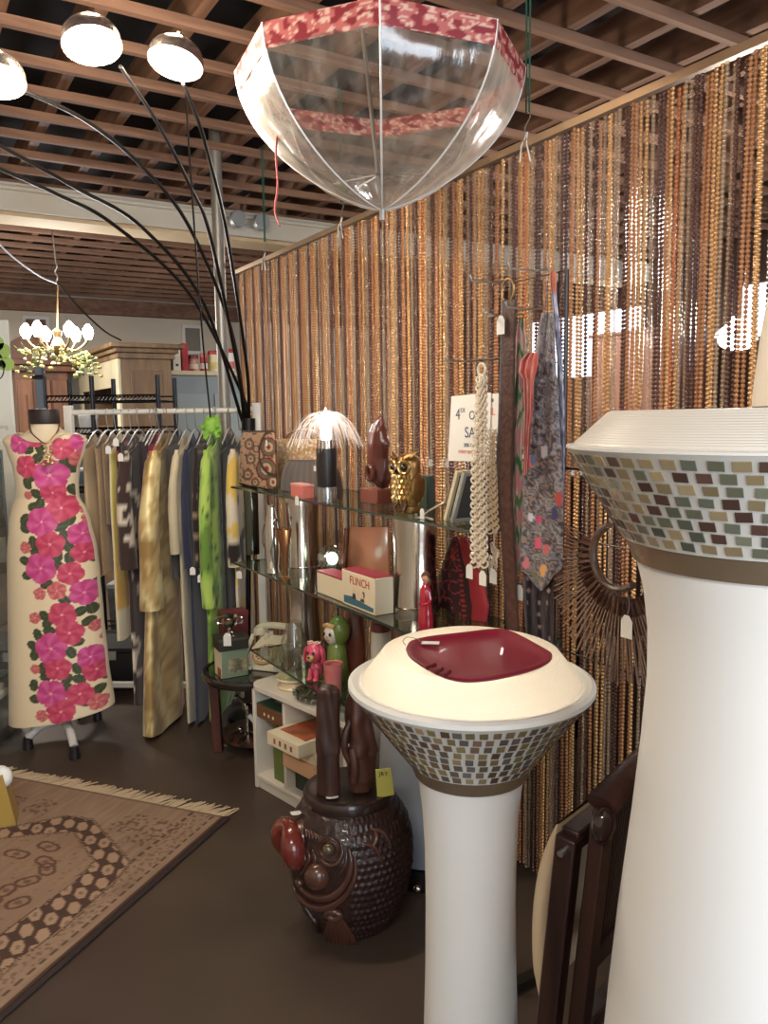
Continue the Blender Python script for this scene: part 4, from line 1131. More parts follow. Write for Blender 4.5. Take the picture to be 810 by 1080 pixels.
# silver hair clip / brooch with tag
p = S(449,0.46,ZT); t = thing('silver_hairpin', 'silver pin lying with white tag in front of the brass owl', 'hairpin', p)
b = MB(); b.tube([p+EU*0.03+Vector((0,0,0.004)), p-EU*0.02+EV*0.0+Vector((0,0,0.03)), p-EU*0.045-EV*0.03+Vector((0,0,0.052))], 0.0022, 6); b.tube([p+EU*0.028+EV*0.006+Vector((0,0,0.004)), p+Vector((0,0,0.008)), p-EU*0.035+Vector((0,0,0.005))], 0.003, 6); b.build('pin', mat('silver_charm'), t)
tag_card(t, p+EV*0.012+Vector((0,0,0.034)), p-EU*0.02+Vector((0,0,0.03)), math.atan2(-EU.y,-EU.x), (0.02,0.03))
# leaning frames at the near end of the top shelf
for k, (px, lab) in enumerate(((487,'cream edged thin frame leaning left of the silver edged one'),(494,'silver edged thin frame leaning just behind the cream ring chain'))):
    p = S(px,0.36,ZT); t = thing('leaning_frame', lab, 'picture frame', p)
    M = Matrix((EV, -EU, Vector((0,0,1)))).transposed().to_4x4(); M.translation = p
    M = M @ Matrix.Rotation(rad(22),4,'X').inverted() 
    b = MB()
    for q in (((0,0,0.005),(0.12,0.012,0.01)),((0,0,0.145),(0.12,0.012,0.01)),((-0.055,0,0.075),(0.01,0.012,0.13)),((0.055,0,0.075),(0.01,0.012,0.13))): b.box(*q)
    b.v = [tuple(M @ Vector(q)) for q in b.v]; b.build('moulding', [mat('cream_frame', (214,204,170), 0.4), mat('silver_frame', (196,200,196), 0.25, 0.7)][k], t, smooth=False)
    b = MB(); b.box((0,0.002,0.075),(0.1,0.004,0.13)); b.v = [tuple(M @ Vector(q)) for q in b.v]; b.build('back_board', mat('dark_board', (52,50,46), 0.7), t, smooth=False)
# ---- middle shelf
t, p = vessel('chrome_pitcher', 'tall shiny chrome pitcher at the far end of the middle shelf', 'pitcher', 288.5, 0.43, [(532,5),(536,4.5),(545,6.5),(560,8.5),(580,8.5),(598,7),(603,8)], mat('bright_chrome', (200,196,188), 0.1, 1.0), ZM)
b = MB(); h = [S(284,0.43,PV(291,y,0.42).z-PV(291,603,0.42).z+ZM) for y in (540,)]; q0 = p+Vector((0,0,0.20)); 
b.tube(catmull([p+EU*0.015+Vector((0,0,0.20)), p+EU*0.038+EV*0.02+Vector((0,0,0.19)), p+EU*0.042+EV*0.025+Vector((0,0,0.12)), p+EU*0.026+Vector((0,0,0.06))],6), 0.004, 8); b.build('handle', mat('bright_chrome'), t)
b = MB(); b.tube([p-EU*0.01+Vector((0,0,0.19)), p-EU*0.045+Vector((0,0,0.22))], [0.012,0.006], 8); b.build('spout', mat('bright_chrome'), t)
tag_card(t, PV(286,592,0.47), PV(287,582,0.465), math.atan2(-EU.y,-EU.x), (0.026,0.032))
t, p = vessel('copper_funnel', 'copper coloured tapered cup standing beside the chrome pitcher', 'cup', 301, 0.44, [(552,8.5),(553,8.5),(575,4),(596,2),(601,2),(603,6)], mat('copper', (150,100,66), 0.3, 0.8), ZM)
# faceted glass globe lamp
c = PV(343,592,0.42)
rg = 0.053
pb = S(350,0.325,ZM); t = thing('glass_globe_lamp', 'faceted clear glass globe lamp glowing white green on the middle shelf', 'lamp', pb)
b = MB(); b.lathe([(0,0),(0.034,0),(0.034,0.03),(0.026,0.042),(0,0.042)], 28, Matrix.Translation(pb)); b.build('base', mat('black_plastic'), t)
gc = pb+Vector((0,0,0.042+rg*0.9))
b = MB(); b.sphere(gc, rg, 22, 14); b.build('globe', clear_mat('cut_glass', (238,236,232), 0.16, 0.08, 0.8), t, smooth=False)
b = MB(); b.sphere(gc+Vector((0.004,-0.004,0.002)), (0.021,0.021,0.024), 12, 8); b.build('bulb', mat('cool_bulb', (240,255,246), 0.3, emit=(216,255,236), estr=7.0), t)
L_ = bpy.data.lights.new('globe_light', 'POINT'); L_.energy = 0.7; L_.color = (0.88,1.0,0.93); L_.shadow_soft_size = 0.02
lo = bpy.data.objects.new('globe_light', L_); COL.objects.link(lo); lo.location = gc+EV*0.10-EU*0.03+Vector((0,0,0.05))
# long white box and card game
cream_card = mat('cream_card', (222,208,178), 0.7); redlid = mat('crimson_lid', (158,38,58), 0.55)
pA = S(347,0.44,ZM); uA = uvz(PV(334,628,0.455))[0]; uB = uvz(PV(362,640,0.455))[0]; uC = uvz(PV(397,651,0.455))[0]
t, M = boxy('long_box', 'long cream box with crimson lid left of the card game on the middle shelf', 'box', W((uA+uB)/2, 0.42, ZM), (abs(uA-uB)-0.002, 0.066, 0.075), cream_card)
b = MB(); b.box((-0.0,0.0,0.078),(abs(uA-uB)-0.001,0.068,0.006)); b.v = [tuple(M @ Vector(q)) for q in b.v]; b.build('lid', redlid, t, bevel=0.001)
wF = abs(uB-uC)-0.004; hF = 0.118
pF = W((uB+uC)/2-0.002, 0.425, ZM); 
t, M = boxy('card_game_box', 'cream card game box with red title lettering and three figures', 'game box', pF, (wF, 0.07, hF), cream_card)
b = MB(); b.box((0,0,hF+0.001),(wF*0.96,0.066,0.003)); b.v = [tuple(M @ Vector(q)) for q in b.v]; b.build('lid', redlid, t)
fx = lambda x, z: W((uB+uC)/2-0.002-x, 0.4606, ZM+z)     # x to the right on the printed face
text('title_lettering', 'FLINCH', 0.038, MU(fx(0.012,0.090)), mat('title_red', (178,44,40), 0.7), t)
def figures(b):
    pass
ink2 = mat('teal_ink', (62,104,116), 0.7); pk = mat('print_skin', (224,196,160), 0.7); blk2 = mat('print_black', (48,54,62), 0.7)
b = MB(); 
Mx = MU(fx(0,0)); Mp = Mx @ Matrix.Rotation(rad(90),4,'X')
b.add([Mx @ Vector(q) for q in ((-wF*0.44,0.008,0),(wF*0.46,0.008,0),(wF*0.46,0.022,0),(wF*0.05,0.03,0),(-wF*0.2,0.036,0),(-wF*0.44,0.032,0))], [(0,1,2,3,4,5)]); b.build('printed_table', ink2, t, smooth=False)
for k, x in enumerate((-0.024, 0.004, 0.03)):
    b = MB(); n = 14
    z0 = 0.058-0.004*k
    b.add([Mx @ Vector((x+0.009*math.cos(i*TAU/n), z0+0.011*math.sin(i*TAU/n), 0.0004)) for i in range(n)], [tuple(range(n))]); fg = b.build('printed_face', pk, t, smooth=False)
    b = MB(); b.add([Mx @ Vector(q) for q in ((x-0.014,0.03,0.0003),(x+0.014,0.03,0.0003),(x+0.008,z0-0.008,0.0003),(x-0.008,z0-0.008,0.0003))], [(0,1,2,3)]); b.build('printed_coat', [blk2,pk,blk2][k], fg, smooth=False)
    if k == 2:
        b = MB(); b.add([Mx @ Vector((x+0.006+0.010*math.cos(i*TAU/n), z0+0.004+0.011*math.sin(i*TAU/n), 0.0002)) for i in range(n)], [tuple(range(n))]); b.build('printed_hair', mat('print_hair', (92,52,44), 0.7), fg, smooth=False)
b = MB(); b.add([W(uC+0.0015, 0.39+0.035*1.9*q[0], ZM+q[1]) for q in ((0.05,0.015),(0.85,0.015),(0.85,0.085),(0.5,0.10),(0.05,0.09))], [(0,1,2,3,4)]); b.build('printed_side', mat('print_blue_grey', (96,116,128), 0.7), t, smooth=False)
# brown leather case standing behind
t = thing('leather_case', 'tan brown flat leather case standing behind the card game', 'case', S(386,0.24,ZM))
b = MB(); panel(b, [(556,366,411),(558,363.5,411),(575,361,411),(600,361,411),(640,361,411)], 0.20, 0.03, zmin=ZM, nu=30, step=1.5, cfn=lambda a,y,s: mixc((196,122,90),(160,94,68), 0.5+0.8*ns(a*2,y*3))); b.build('case_body', vcmat('smooth_leather', 0.35, coat=0.2), t)
b = MB(); panel(b, [(557,363,367),(600,361.5,365),(640,361.5,365)], 0.22, 0.01, nu=4, zmin=ZM, cfn=lambda a,y,s:(96,50,36)); b.build('edge_binding', vcmat('smooth_leather'), t)
# red lady figurine
def lady():
    zb = ZM; cx = 449; v = 0.42
    t, p = vessel('lady_figurine', 'small glossy red lady figurine with brown hair near the middle shelf edge', 'figurine', cx, v, [(619,3.2),(622,4.2),(626,6),(634,6.5),(642,6.5),(650,7.6),(660,8.4),(666,8.2),(668,7.8)], mat('red_glaze', (172,34,52), 0.12, coat=0.7), zb, 'dress')
    u_ = p.y/F; H = lambda y: PV(cx,y,v).z-PV(cx,668,v).z+zb
    hd = Vector((p.x,p.y,H(614)))
    b = MB(); b.sphere(hd,(4.2*u_,4.2*u_,5.0*u_)); b.tube([Vector((p.x,p.y,H(622))), hd], 2.0*u_, 10); b.build('head', mat('figurine_skin', (206,150,120), 0.3), t)
    b = MB(); b.sphere(hd+Vector((0.001,0.004,0.005)),(5.2*u_,4.9*u_,5.6*u_)); b.sphere(hd+Vector((0.006,0.008,-0.012)),(4.6*u_,3.5*u_,6*u_)); b.build('hair', mat('figurine_hair', (98,52,36), 0.35), t)
    for s in (-1,1):
        b = MB(); q = Vector((p.x,p.y,H(627)))
        b.tube(catmull([q+EU*s*0.016, q+EU*s*0.021+Vector((0,0,-0.03)), q+EU*s*0.004+EV*0.018+Vector((0,0,-0.04))],5), [0.0055]*5+[0.005]*5+[0.004], 8); b.build('arm', mat('red_glaze'), t)
lady()
# ---- lower glass shelf
glassv = clear_mat('vase_glass', (234,238,232), 0.14, 0.03, 0.85)
t, p = vessel('glass_vase', 'clear waisted glass vase at the far end of the lowest glass shelf', 'vase', 311, 0.43, [(664,8),(672,9),(684,14),(698,15),(708,12),(712,12)], glassv, ZL)
def pink_dog():
    cx, v, zb = 333, 0.43, ZL; p = S(cx,v,zb); u_ = p.y/F
    pk_ = mat('pink_glaze', (214,88,112), 0.25, coat=0.5); t = thing('pink_dog_figurine', 'pink ceramic dog figurine with long ears and flowers on its head', 'figurine', p)
    M = frame_M(p, Vector((0.90,-0.43,0))); T = lambda b: setattr(b, 'v', [tuple(M @ Vector(q)) for q in b.v])
    H = 47*u_
    b = MB(); b.sphere((0,0.01,H*0.25),(0.024,0.026,H*0.245)); T(b); b.build('body', pk_, t)
    b = MB(); b.sphere((0,-0.005,H*0.66),(0.032,0.030,H*0.24)); T(b); hd = b.build('head', pk_, t)
    for s in (-1,1):
        b = MB(); b.tube(catmull([(s*0.020,0,H*0.86),(s*0.036,-0.004,H*0.72),(s*0.041,-0.006,H*0.5),(s*0.036,-0.006,H*0.42)],5), [0.008]*4+[0.012]*6+[0.014]*5+[0.006], 10, flat=0.5); T(b); b.build('ear', mat('deep_pink_glaze', (196,70,96), 0.25, coat=0.5), hd)
        b = MB(); b.sphere((s*0.012,-0.034,H*0.70),(0.005,0.003,0.007),10,8); T(b); b.build('eye', mat('print_black'), hd)
        b = MB(); b.tube([(s*0.012,-0.012,H*0.3),(s*0.013,-0.018,0.0115)], [0.009,0.010], 10); b.sphere((s*0.013,-0.022,0.009),(0.011,0.014,0.008),10,8); T(b); b.build('leg', pk_, t)
    b = MB(); b.sphere((0,-0.034,H*0.58),(0.016,0.014,0.014),14,10); T(b); mz = b.build('muzzle', mat('tan_glaze', (206,160,110), 0.3), hd)
    b = MB(); b.sphere((0,-0.048,H*0.62),(0.005,0.004,0.004),10,8); T(b); b.build('nose', mat('print_black'), hd)
    for k in range(4):
        b = MB(); c = (-0.018+0.012*k, -0.012, H*0.90+0.003*(k % 2))
        for q in range(5): b.sphere((c[0]+0.005*math.cos(q*TAU/5), c[1], c[2]+0.005*math.sin(q*TAU/5)), 0.0035, 8, 6)
        T(b); b.build('flower', mat('cream_pink_glaze', (232,186,170), 0.3), hd)
pink_dog()
def hooded():
    cx, v, zb = 356, 0.36, ZL; p = S(cx,v,zb); u_ = p.y/F; H = lambda y: PV(cx,y,v).z-PV(cx,727,v).z
    t = thing('hooded_figurine', 'ceramic figurine with white face and green hood behind the pink cup', 'figurine', p)
    M = frame_M(p, Vector((0.80,-0.60,0))) @ Matrix.Scale(1.22,4); T = lambda b: setattr(b, 'v', [tuple(M @ Vector(q)) for q in b.v])
    h0 = H(676)/1.22
    b = MB(); b.lathe([(0,0),(0.034,0),(0.036,0.02),(0.028,h0-0.05),(0.016,h0-0.03),(0,h0-0.03)], 28); T(b); b.build('body', mat('green_glaze', (112,130,62), 0.3, coat=0.4), t)
    b = MB(); b.sphere((0.004,0.006,h0),(0.036,0.034,0.046)); T(b); b.build('hood', mat('green_glaze'), t)
    b = MB(); b.sphere((-0.008,-0.012,h0-0.008),(0.027,0.024,0.033)); T(b); f = b.build('face', mat('white_glaze', (226,216,200), 0.2, coat=0.5), t)
    for s in (-1,1):
        b = MB(); b.sphere((-0.008+s*0.012,-0.036,h0-0.004),(0.0045,0.003,0.006),10,8); T(b); b.build('eye', mat('print_black'), f)
    b = MB(); b.tube([(-0.03,-0.02,h0+0.016),(-0.010,-0.030,h0+0.024),(0.012,-0.024,h0+0.018)], 0.007, 8); T(b); b.build('fringe', mat('tan_glaze'), f)
    b = MB(); b.sphere((-0.008,-0.037,h0-0.012),(0.003,0.003,0.003),8,6); T(b); b.build('nose', mat('tan_glaze'), f)
    b = MB(); b.tube([(-0.014,-0.034,h0-0.022),(-0.008,-0.036,h0-0.024),(-0.002,-0.034,h0-0.022)], 0.0012, 6); T(b); b.build('mouth', mat('title_red'), f)
hooded()
t, p = vessel('pink_cup', 'pink ceramic cup with cream bunny patch in front of the hooded figurine', 'cup', 352, 0.455, [(695,9.5),(694,10.5),(704,9.6),(716,8.6),(726,8),(729,7.5)], mat('pink_cup_glaze', (206,110,116), 0.3, coat=0.4, var=0.5, vscale=22, col2=(196,140,110)), ZL)
# carved brown statue behind
t, p = vessel('wood_statue', 'rounded brown carved wooden statue behind the hooded figurine', 'statue', 374, 0.27, [(655,3),(660,7),(672,10),(690,11.5),(710,12),(725,12),(728,11)], wood('statue_wood', (92,46,36),(138,78,60),0.3,2.5,'Z',5), ZL)
t, p = vessel('lidded_jar', 'cream jar with maroon lid standing left of the glowing lamp rim', 'jar', 402, 0.30, [(690,10),(693,11),(712,11.5),(722,11)], mat('white_glaze'), 0.6618)
zj = PV(402,690,0.30).z-PV(402,722,0.30).z+0.6618
b = MB(); b.lathe([(0.030,zj-0.004),(0.034,zj),(0.034,zj+0.026),(0.029,zj+0.032),(0,zj+0.032)], 28, Matrix.Translation((p.x,p.y,0))); b.build('lid', mat('maroon_lid', (122,52,58), 0.35), t)
CI = CAM_M.inverted()
def proj(p):
    q = CI @ Vector(p); return (405+F*q.x/-q.z, 540-F*q.y/-q.z)
# ------------------------------------------------------------------ dress form and floral dress
DY = 3.65
fl = []
for x,y,r,k in ((95,255,62,0),(190,235,45,1),(430,245,62,0),(330,290,58,1),(140,390,62,1),(410,350,48,2),(275,440,88,0),(290,540,62,1),(335,630,75,1),(240,705,82,0),(440,780,66,0),(290,830,75,1),(455,885,60,1),(240,965,85,0),(395,1000,65,1),(440,640,30,2),(455,690,30,2),(150,850,34,2),(155,555,24,2)): fl.append((x/5.4, 420+y/5.4, r/5.4, k))
for x,y,r,k in ((420,130,65,0),(215,125,32,2),(300,110,46,2),(505,205,32,2),(325,235,65,1),(190,250,30,2),(360,330,65,1),(275,405,80,0),(470,310,30,2),(510,370,28,2),(455,465,60,0),(310,505,65,1),(480,535,60,1),(195,510,25,2),(280,635,75,0),(415,645,60,1),(330,725,70,1),(490,700,42,2),(555,620,22,2),(235,745,32,2)): fl.append((x/4.908, 600+y/4.908, r/4.908, k))
lf = []
for x,y in ((150,295),(222,292),(205,345),(378,265),(345,365),(375,405),(155,485),(175,450),(205,545),(225,605),(190,620),(380,530),(140,690),(148,740),(380,695),(340,735),(365,785),(500,755),(525,805),(195,818),(215,868),(385,850),(330,905),(150,925),(390,912),(165,1005),(340,955),(275,1050),(525,1065),(495,915)): lf.append((x/5.4, 420+y/5.4))
for x,y in ((250,75),(335,160),(485,90),(490,150),(450,215),(405,225),(240,238),(255,275),(265,315),(205,335),(440,280),(180,392),(190,437),(395,380),(370,430),(520,435),(535,480),(235,505),(252,548),(400,515),(355,565),(410,570),(190,592),(200,660),(365,610),(490,640),(525,580),(320,705),(450,690)): lf.append((x/4.908, 600+y/4.908))
flm = [(lambda w: (w.x, w.z, r*DY/F*1.04, k))(PY(x,y,DY-0.12)) for x,y,r,k in fl]
lfm = [(lambda w: (w.x, w.z))(PY(x,y,DY-0.12)) for x,y in lf]
def dress_col(p, front):
    base = (232,212,176)
    if not front: return base
    X, Z = p[0], p[2]
    c = base
    for i,(x,z) in enumerate(lfm):
        a = i*1.9; dx, dz = X-x, Z-z
        e = (dx*math.cos(a)+dz*math.sin(a))/0.029; f = (-dx*math.sin(a)+dz*math.cos(a))/0.021
        if e*e+f*f < 1: c = (62,70,46) if abs(f) > 0.1 else (84,92,60)
    best = None
    for i,(x,z,r,k) in enumerate(flm):
        dx, dz = X-x, Z-z; d = math.hypot(dx,dz)
        if d > r*1.1: continue
        an = math.atan2(dz,dx)+i
        R_ = r*(0.84+0.16*abs(math.cos(2.5*an))**0.6)
        if d < R_:
            t = d/R_
            c1, c2 = [((190,60,122),(214,104,154)),((186,54,88),(210,92,112)),((190,84,92),(214,136,124))][k]
            sh = 0.5+0.5*math.sin(5*an+3*t)+0.5*ns(X*60,Z*60,i)
            cc = mixc(c1,c2,sh*0.8)
            if t < 0.10: cc = (236,160,160)
            if best is None or d/R_ < best[0]: best = (d/R_, cc)
    return best[1] if best else c
dress_rows = [(456,20,78),(460,8,88),(464,4,91.5),(475,9,88.5),(494,16,82.5),(509,19,81),(524,18.5,82),(538,14,90),(550,12,94),(580,10,101),(605,10,104),(650,10.5,108),(700,11.5,113),(752,12,119.5)]
mf = PY(52,500,DY)
t = thing('dress_form', 'cream dress form with dark cap neck on a white tripod, wearing the floral gown', 'dress form', (mf.x, DY, 0))
def ring_pts(y, xl, xr, dep, scale=1.0):
    a = PY(xl,y,DY); c = PY(xr,y,DY); m = (a+c)/2; h = (c-a).length/2*scale
    return m, h, dep
b = MB()
body_rows = [(446,33,61.5,0.06),(452,30,65,0.065),(457,24,74,0.075),(461,12,85,0.08),(468,9,88,0.09),(485,16,83,0.10),(510,22,79,0.10),(530,20,81,0.095),(560,18,90,0.11),(640,20,98,0.11)]
def fn(x, y):
    yy = lerp(446,640,y); xl,xr,dp = interp(body_rows, yy); m,h,_ = ring_pts(yy,xl,xr,dp,0.9); a = x*TAU
    return m+Vector((h*math.cos(a), dp*0.78*math.sin(a), 0))
b.grid(40, 40, fn, wrap=True); b.build('torso', mat('cream_jersey', (226,208,178), 0.7), t, angle=180)
cp = PY(47,447,DY); b = MB(); hw = 15*DY/F
b.lathe([(hw,0),(hw*1.04,0.006),(hw*1.04,0.055),(hw*0.96,0.066),(0,0.068)], 32, Matrix.Translation(cp), sy=0.85); b.build('neck_cap', mat('dark_neck_cap', (44,32,30), 0.5), t)
b = MB(); b.tube([(mf.x,DY,0.12),(mf.x,DY,0.85)], 0.018, 12); b.build('centre_pole', mat('white_stand', (212,208,200), 0.5), t)
for px_, py_, yy in ((30,790,DY-0.02),(79,800,DY-0.14),(60,770,DY+0.25)):
    f_ = PZ(px_, py_, 0.0) if px_ != 60 else Vector((mf.x+0.05, DY+0.28, 0))
    b = MB(); b.tube(catmull([(mf.x,DY,0.11),Vector((mf.x,DY,0.108)).lerp(Vector((f_.x,f_.y,0.098)),0.6),(f_.x,f_.y,0.055)],5), 0.019, 10); lg = b.build('leg', mat('white_stand'), t)
    b = MB(); b.tube([(f_.x,f_.y,0.06),(f_.x,f_.y,0.001)], [0.02,0.024], 10); b.build('foot_cap', mat('black_plastic'), lg)
t = thing('floral_gown', 'long cream sleeveless gown printed with pink blossoms, worn by the dress form', 'dress', (mf.x, DY-0.02, 0.3))
b = MB(); NU, NV = 230, 400
def fn(x, y):
    yy = lerp(457,752,y**1.0); xl,xr = interp(dress_rows, yy)
    a = -x*TAU; ca, sa = math.cos(a), math.sin(a)
    hem = y**6
    pxx = lerp(xl,xr,(ca+1)/2)
    y2 = yy - hem*(pxx-62)*0.17
    if y < 0.035:
        k = 1-y/0.035
        y2 += k*(9.5*max(0,1-((pxx-48)/26)**2)-0.0)
    dp = interp([(457,0.085),(470,0.105),(509,0.122),(524,0.11),(560,0.135),(650,0.14),(752,0.16)], yy)[0]
    p = PY(pxx, y2, DY); 
    fold = 0.006*math.sin(x*40)*max(0,(y-0.3))+0.008*ns(x*9,y*4)*max(0,y-0.2)
    return p+Vector((0, dp*sa*(1+fold*4), 0))
b.grid(NU, NV, fn, wrap=True, cfn=lambda x,y,p: dress_col(p, p[1] < DY-0.02))
b.build('gown_body', vcmat('printed_satin', 0.5, sheen=0.2), t, angle=180, solid=0.004)
def necklace():
    zt = PY(46,470,DY-0.11); t = thing('pendant_necklace', 'thin chain necklace with ornate pendant around the dress form neck', 'necklace', zt)
    pts = [PY(31,448,DY-0.045),PY(33,456,DY-0.095),PY(40,463,DY-0.118),PY(48.5,468,DY-0.137),PY(56,461,DY-0.118),PY(61,454,DY-0.095),PY(62.5,447,DY-0.045)]
    m = mat('old_gold_chain', (150,118,80), 0.35, 0.8)
    b = MB(); b.tube(catmull(pts,6), 0.0035, 6); b.build('chain', m, t)
    b = MB(); c = PY(49.5,480,DY-0.150)
    for k in range(14):
        q = c+Vector((R.uniform(-.03,.03), 0, R.uniform(-.04,.05))); b.sphere(q, R.uniform(.005,.010), 8, 6)
    b.tube([pts[3]+Vector((0,-0.003,0)), c+Vector((0,-0.002,0.03))], 0.003, 6); b.tube(catmull([c+Vector((-0.045,0.004,-0.03)), c+Vector((0,-0.004,-0.045)), c+Vector((0.05,0.004,-0.025))],5), 0.003, 6)
    b.build('pendant', mat('gold_filigree', (206,176,120), 0.3, 0.7), t)
necklace()

# ------------------------------------------------------------------ garment rail
RA = PY(72,431.5,4.02); RB = PY(271,436,3.96); RZ = (RA.z+RB.z)/2; RA.z = RB.z = RZ
ax = (RB-RA).normalized(); ay = Vector((ax.y,-ax.x,0))
if ay.y > 0: ay = -ay
whitep = mat('white_tube', (222,218,208), 0.45)
t = thing('garment_rack', 'white metal clothes rack full of hanging vintage clothes', 'clothes rack', ((RA.x+RB.x)/2,(RA.y+RB.y)/2,0))
b = MB(); b.tube([RA-ax*0.02, RB+ax*0.02], 0.013, 12); b.build('rail', whitep, t)
for P_ in (RA, RB):
    b = MB(); b.beam((P_.x,P_.y,0.06),(P_.x,P_.y,RZ+0.035),0.04,0.04); b.build('post', whitep, t, bevel=0.004)
    b = MB(); b.beam(Vector((P_.x,P_.y,0.05))-ay*0.24, Vector((P_.x,P_.y,0.05))+ay*0.10, 0.04, 0.035); ft = b.build('foot', whitep, t, bevel=0.004)
    for s in (-2.2,0.85):
        b = MB(); b.lathe([(0,-0.008),(0.016,-0.008),(0.016,0.008),(0,0.008)], 14, Matrix.Translation(Vector((P_.x,P_.y,0.0165))+ay*s*0.1) @ Matrix.Rotation(rad(90),4,'Y')); b.build('caster', mat('black_plastic'), ft)
b = MB(); b.beam(Vector((RA.x,RA.y,0.082))-ay*0.22, Vector((RB.x,RB.y,0.082))-ay*0.22, 0.03, 0.03); b.build('base_bar', whitep, t, bevel=0.003)
def railpt(px):
    r = ray(px, 433); k = Vector((r.x,r.y,0)); # intersect in plan with the rail line
    d = ax; n = Vector((-d.y,d.x,0)); s = (RA-O).dot(n)/k.dot(n); q = O+k*s; return Vector((q.x,q.y,0))
def garment(name, label, cat, px, yb, col, th=0.026, h0=0.19, h1=0.22, ytop=452, sleeve=None, m=None, tagz=None, near=0.0, lean=0.0, flare=0.0, hem_wave=0.01, front=0.0):
    P_ = railpt(px); zt = RZ-0.10; th = th*0.62; 
    nearY = (P_+ay*0.2).y
    zb = PY(px, yb, nearY).z; zb = max(zb, 0.02)
    t = thing(name, label, cat, (P_.x,P_.y,zb))
    sd = R.random()*50
    b = MB(); n = 46; nv = 50
    def fn(x, y):
        a = x*TAU; z = lerp(zt, zb, y)
        dep = lerp(0.045, h0, min(1,(y/0.07))**0.6) if y < 0.07 else lerp(h0, h1, (y-0.07)/0.93)
        tk = (0.016+ (th-0.016)*min(1,y*8))*(1+flare*y)
        ca, sa = math.cos(a), math.sin(a)
        ws = math.copysign(abs(sa)**0.55, sa); wc = math.copysign(abs(ca)**0.8, ca)
        off = 0.32*tk*math.sin(ws*4.2+sd+1.0*y)*min(1,y*4)+0.2*tk*ns(ws*3+sd,y*5,sd)*min(1,y*4)
        zz = z - (0.10*abs(ws)**1.6 if y < 0.07 else 0)*(1-y/0.07 if y < 0.07 else 0)*0 - (abs(ws)**1.5)*0.075*max(0,1-y*9)
        zz += hem_wave*math.sin(ws*6+sd)*(y**8)
        return P_+ax*(tk*wc+off+lean*y)+ay*(dep*ws+near+front*y)+Vector((0,0,zz))
    b.grid(n, nv, fn, wrap=True, cfn=lambda x,y,p: col(x,y,p))
    b.build('cloth', m or vcmat('fabric', 0.8, sheen=0.3), t, angle=180)
    b = MB(); b.sphere(P_+ay*near+Vector((0,0,zt+0.004)), (0.02,0.02,0.014), 12, 8); bb = b
    if sleeve:
        zs = PY(px, sleeve[0], nearY-0.05).z; r_ = sleeve[1]*0.8; ox = sleeve[2] if len(sleeve) > 2 else 0.0
        b = MB(); A = P_+ay*(h0-0.02+near)+Vector((0,0,zt-0.085)); B_ = P_+ay*(h0+0.035+near)+ax*ox+Vector((0,0,lerp(zt,zs,0.5))); C_ = P_+ay*(h0+0.02+near)+ax*ox*1.6+Vector((0,0,zs))
        pts = catmull([A,B_,C_],9); N = len(pts)
        def fs(x, y):
            i = y*(N-1); k = min(int(i),N-2); p = pts[k].lerp(pts[k+1], i-k); a = x*TAU
            r = r_*(0.75+0.35*y)*(1+0.15*ns(x*4,y*7,sd))*(1 if y > 0.04 else 0.6)
            return p+ax*(r*math.cos(a))+ay*(r*1.25*math.sin(a))
        b.grid(20, 26, fs, wrap=True, cfn=lambda x,y,p: col(x,0.1+y*0.4,p)); b.build('sleeve', m or vcmat('fabric'), t, angle=180)
    if tagz: tag_card(t, PY(tagz[0],tagz[1],nearY-0.06), PY(tagz[0]+1,tagz[1]-8,nearY-0.03), 0.0, (0.026,0.038))
    # its hanger
    hg = thing('coat_hanger', 'clear and wire coat hanger holding the '+name.replace('_',' ')+(' with the '+str(tagz is not None) if False else ''), 'coat hanger', P_+Vector((0,0,RZ)), group='coat hangers on the rack')
    b = MB(); hk = []
    for k in range(14):
        a = lerp(-0.6, PI+0.5, k/13); hk.append(P_+ay*(near+0.0205*math.cos(a))+Vector((0,0,RZ+0.001+0.0205*math.sin(a)-0.006)))
    hk = [P_+ay*near*0.7+Vector((0,0,zt+0.012))]+[hk[0]+Vector((0,0,-0.012))]+hk
    b.tube(hk, 0.0022, 6); b.build('hook', mat('steel_wire'), hg)
    b = MB(); b.tube(catmull([P_-ay*0.15+ay*near+Vector((0,0,zt-0.06)), P_+ay*near+Vector((0,0,zt+0.012)), P_+ay*0.15+ay*near+Vector((0,0,zt-0.06))],6), 0.0035, 8); b.build('shoulder_bar', mat('hanger_plastic', (196,192,186), 0.25), hg)
    return t
def plain(c, k=0.14):
    def f(x,y,p): return tuple(max(0,min(255,v*(1+k*ns(p[0]*9+3,p[1]*9,p[2]*5)))) for v in c)
    return f
def spots(c, c2, sc, thr, c3=None):
    def f(x,y,p):
        q = ns(p[0]*sc*1.4,p[1]*sc*1.4,p[2]*sc)
        return c2 if q > thr else (c3 if c3 and q < -thr else c)
    return f
brocade = vcmat('brocade', 0.38, 0.25, sheen=0.2)
garment('beige_slacks','pale beige knit slacks hanging leftmost on the rack','trousers',102,612,plain((184,158,122)),0.030,0.17,0.16)
garment('tan_slacks','tan ribbed slacks hanging second from the left on the rack','trousers',113,608,plain((166,138,104)),0.026,0.17,0.16,tagz=(114,470))
garment('taupe_blouse','short taupe blouse hanging between the tan slacks and the yellow gown','blouse',121,556,plain((158,130,100)),0.017,0.17,0.17,tagz=(122,462))
garment('yellow_gown','cream gown with yellow side hanging left of the brown patterned coat','dress',129,676,lambda x,y,p: (mixc((224,206,110),(216,166,84),(y-0.3)*2) if math.cos(x*TAU) > 0.2 and y < 0.85 else (222,206,172)),0.028,0.18,0.19,tagz=(127,478))
garment('dark_floral_blouse','dark blouse with red flower spots hanging right of the yellow gown','blouse',137,548,spots((52,34,36),(186,60,62),28,0.28),0.020,0.19,0.19)
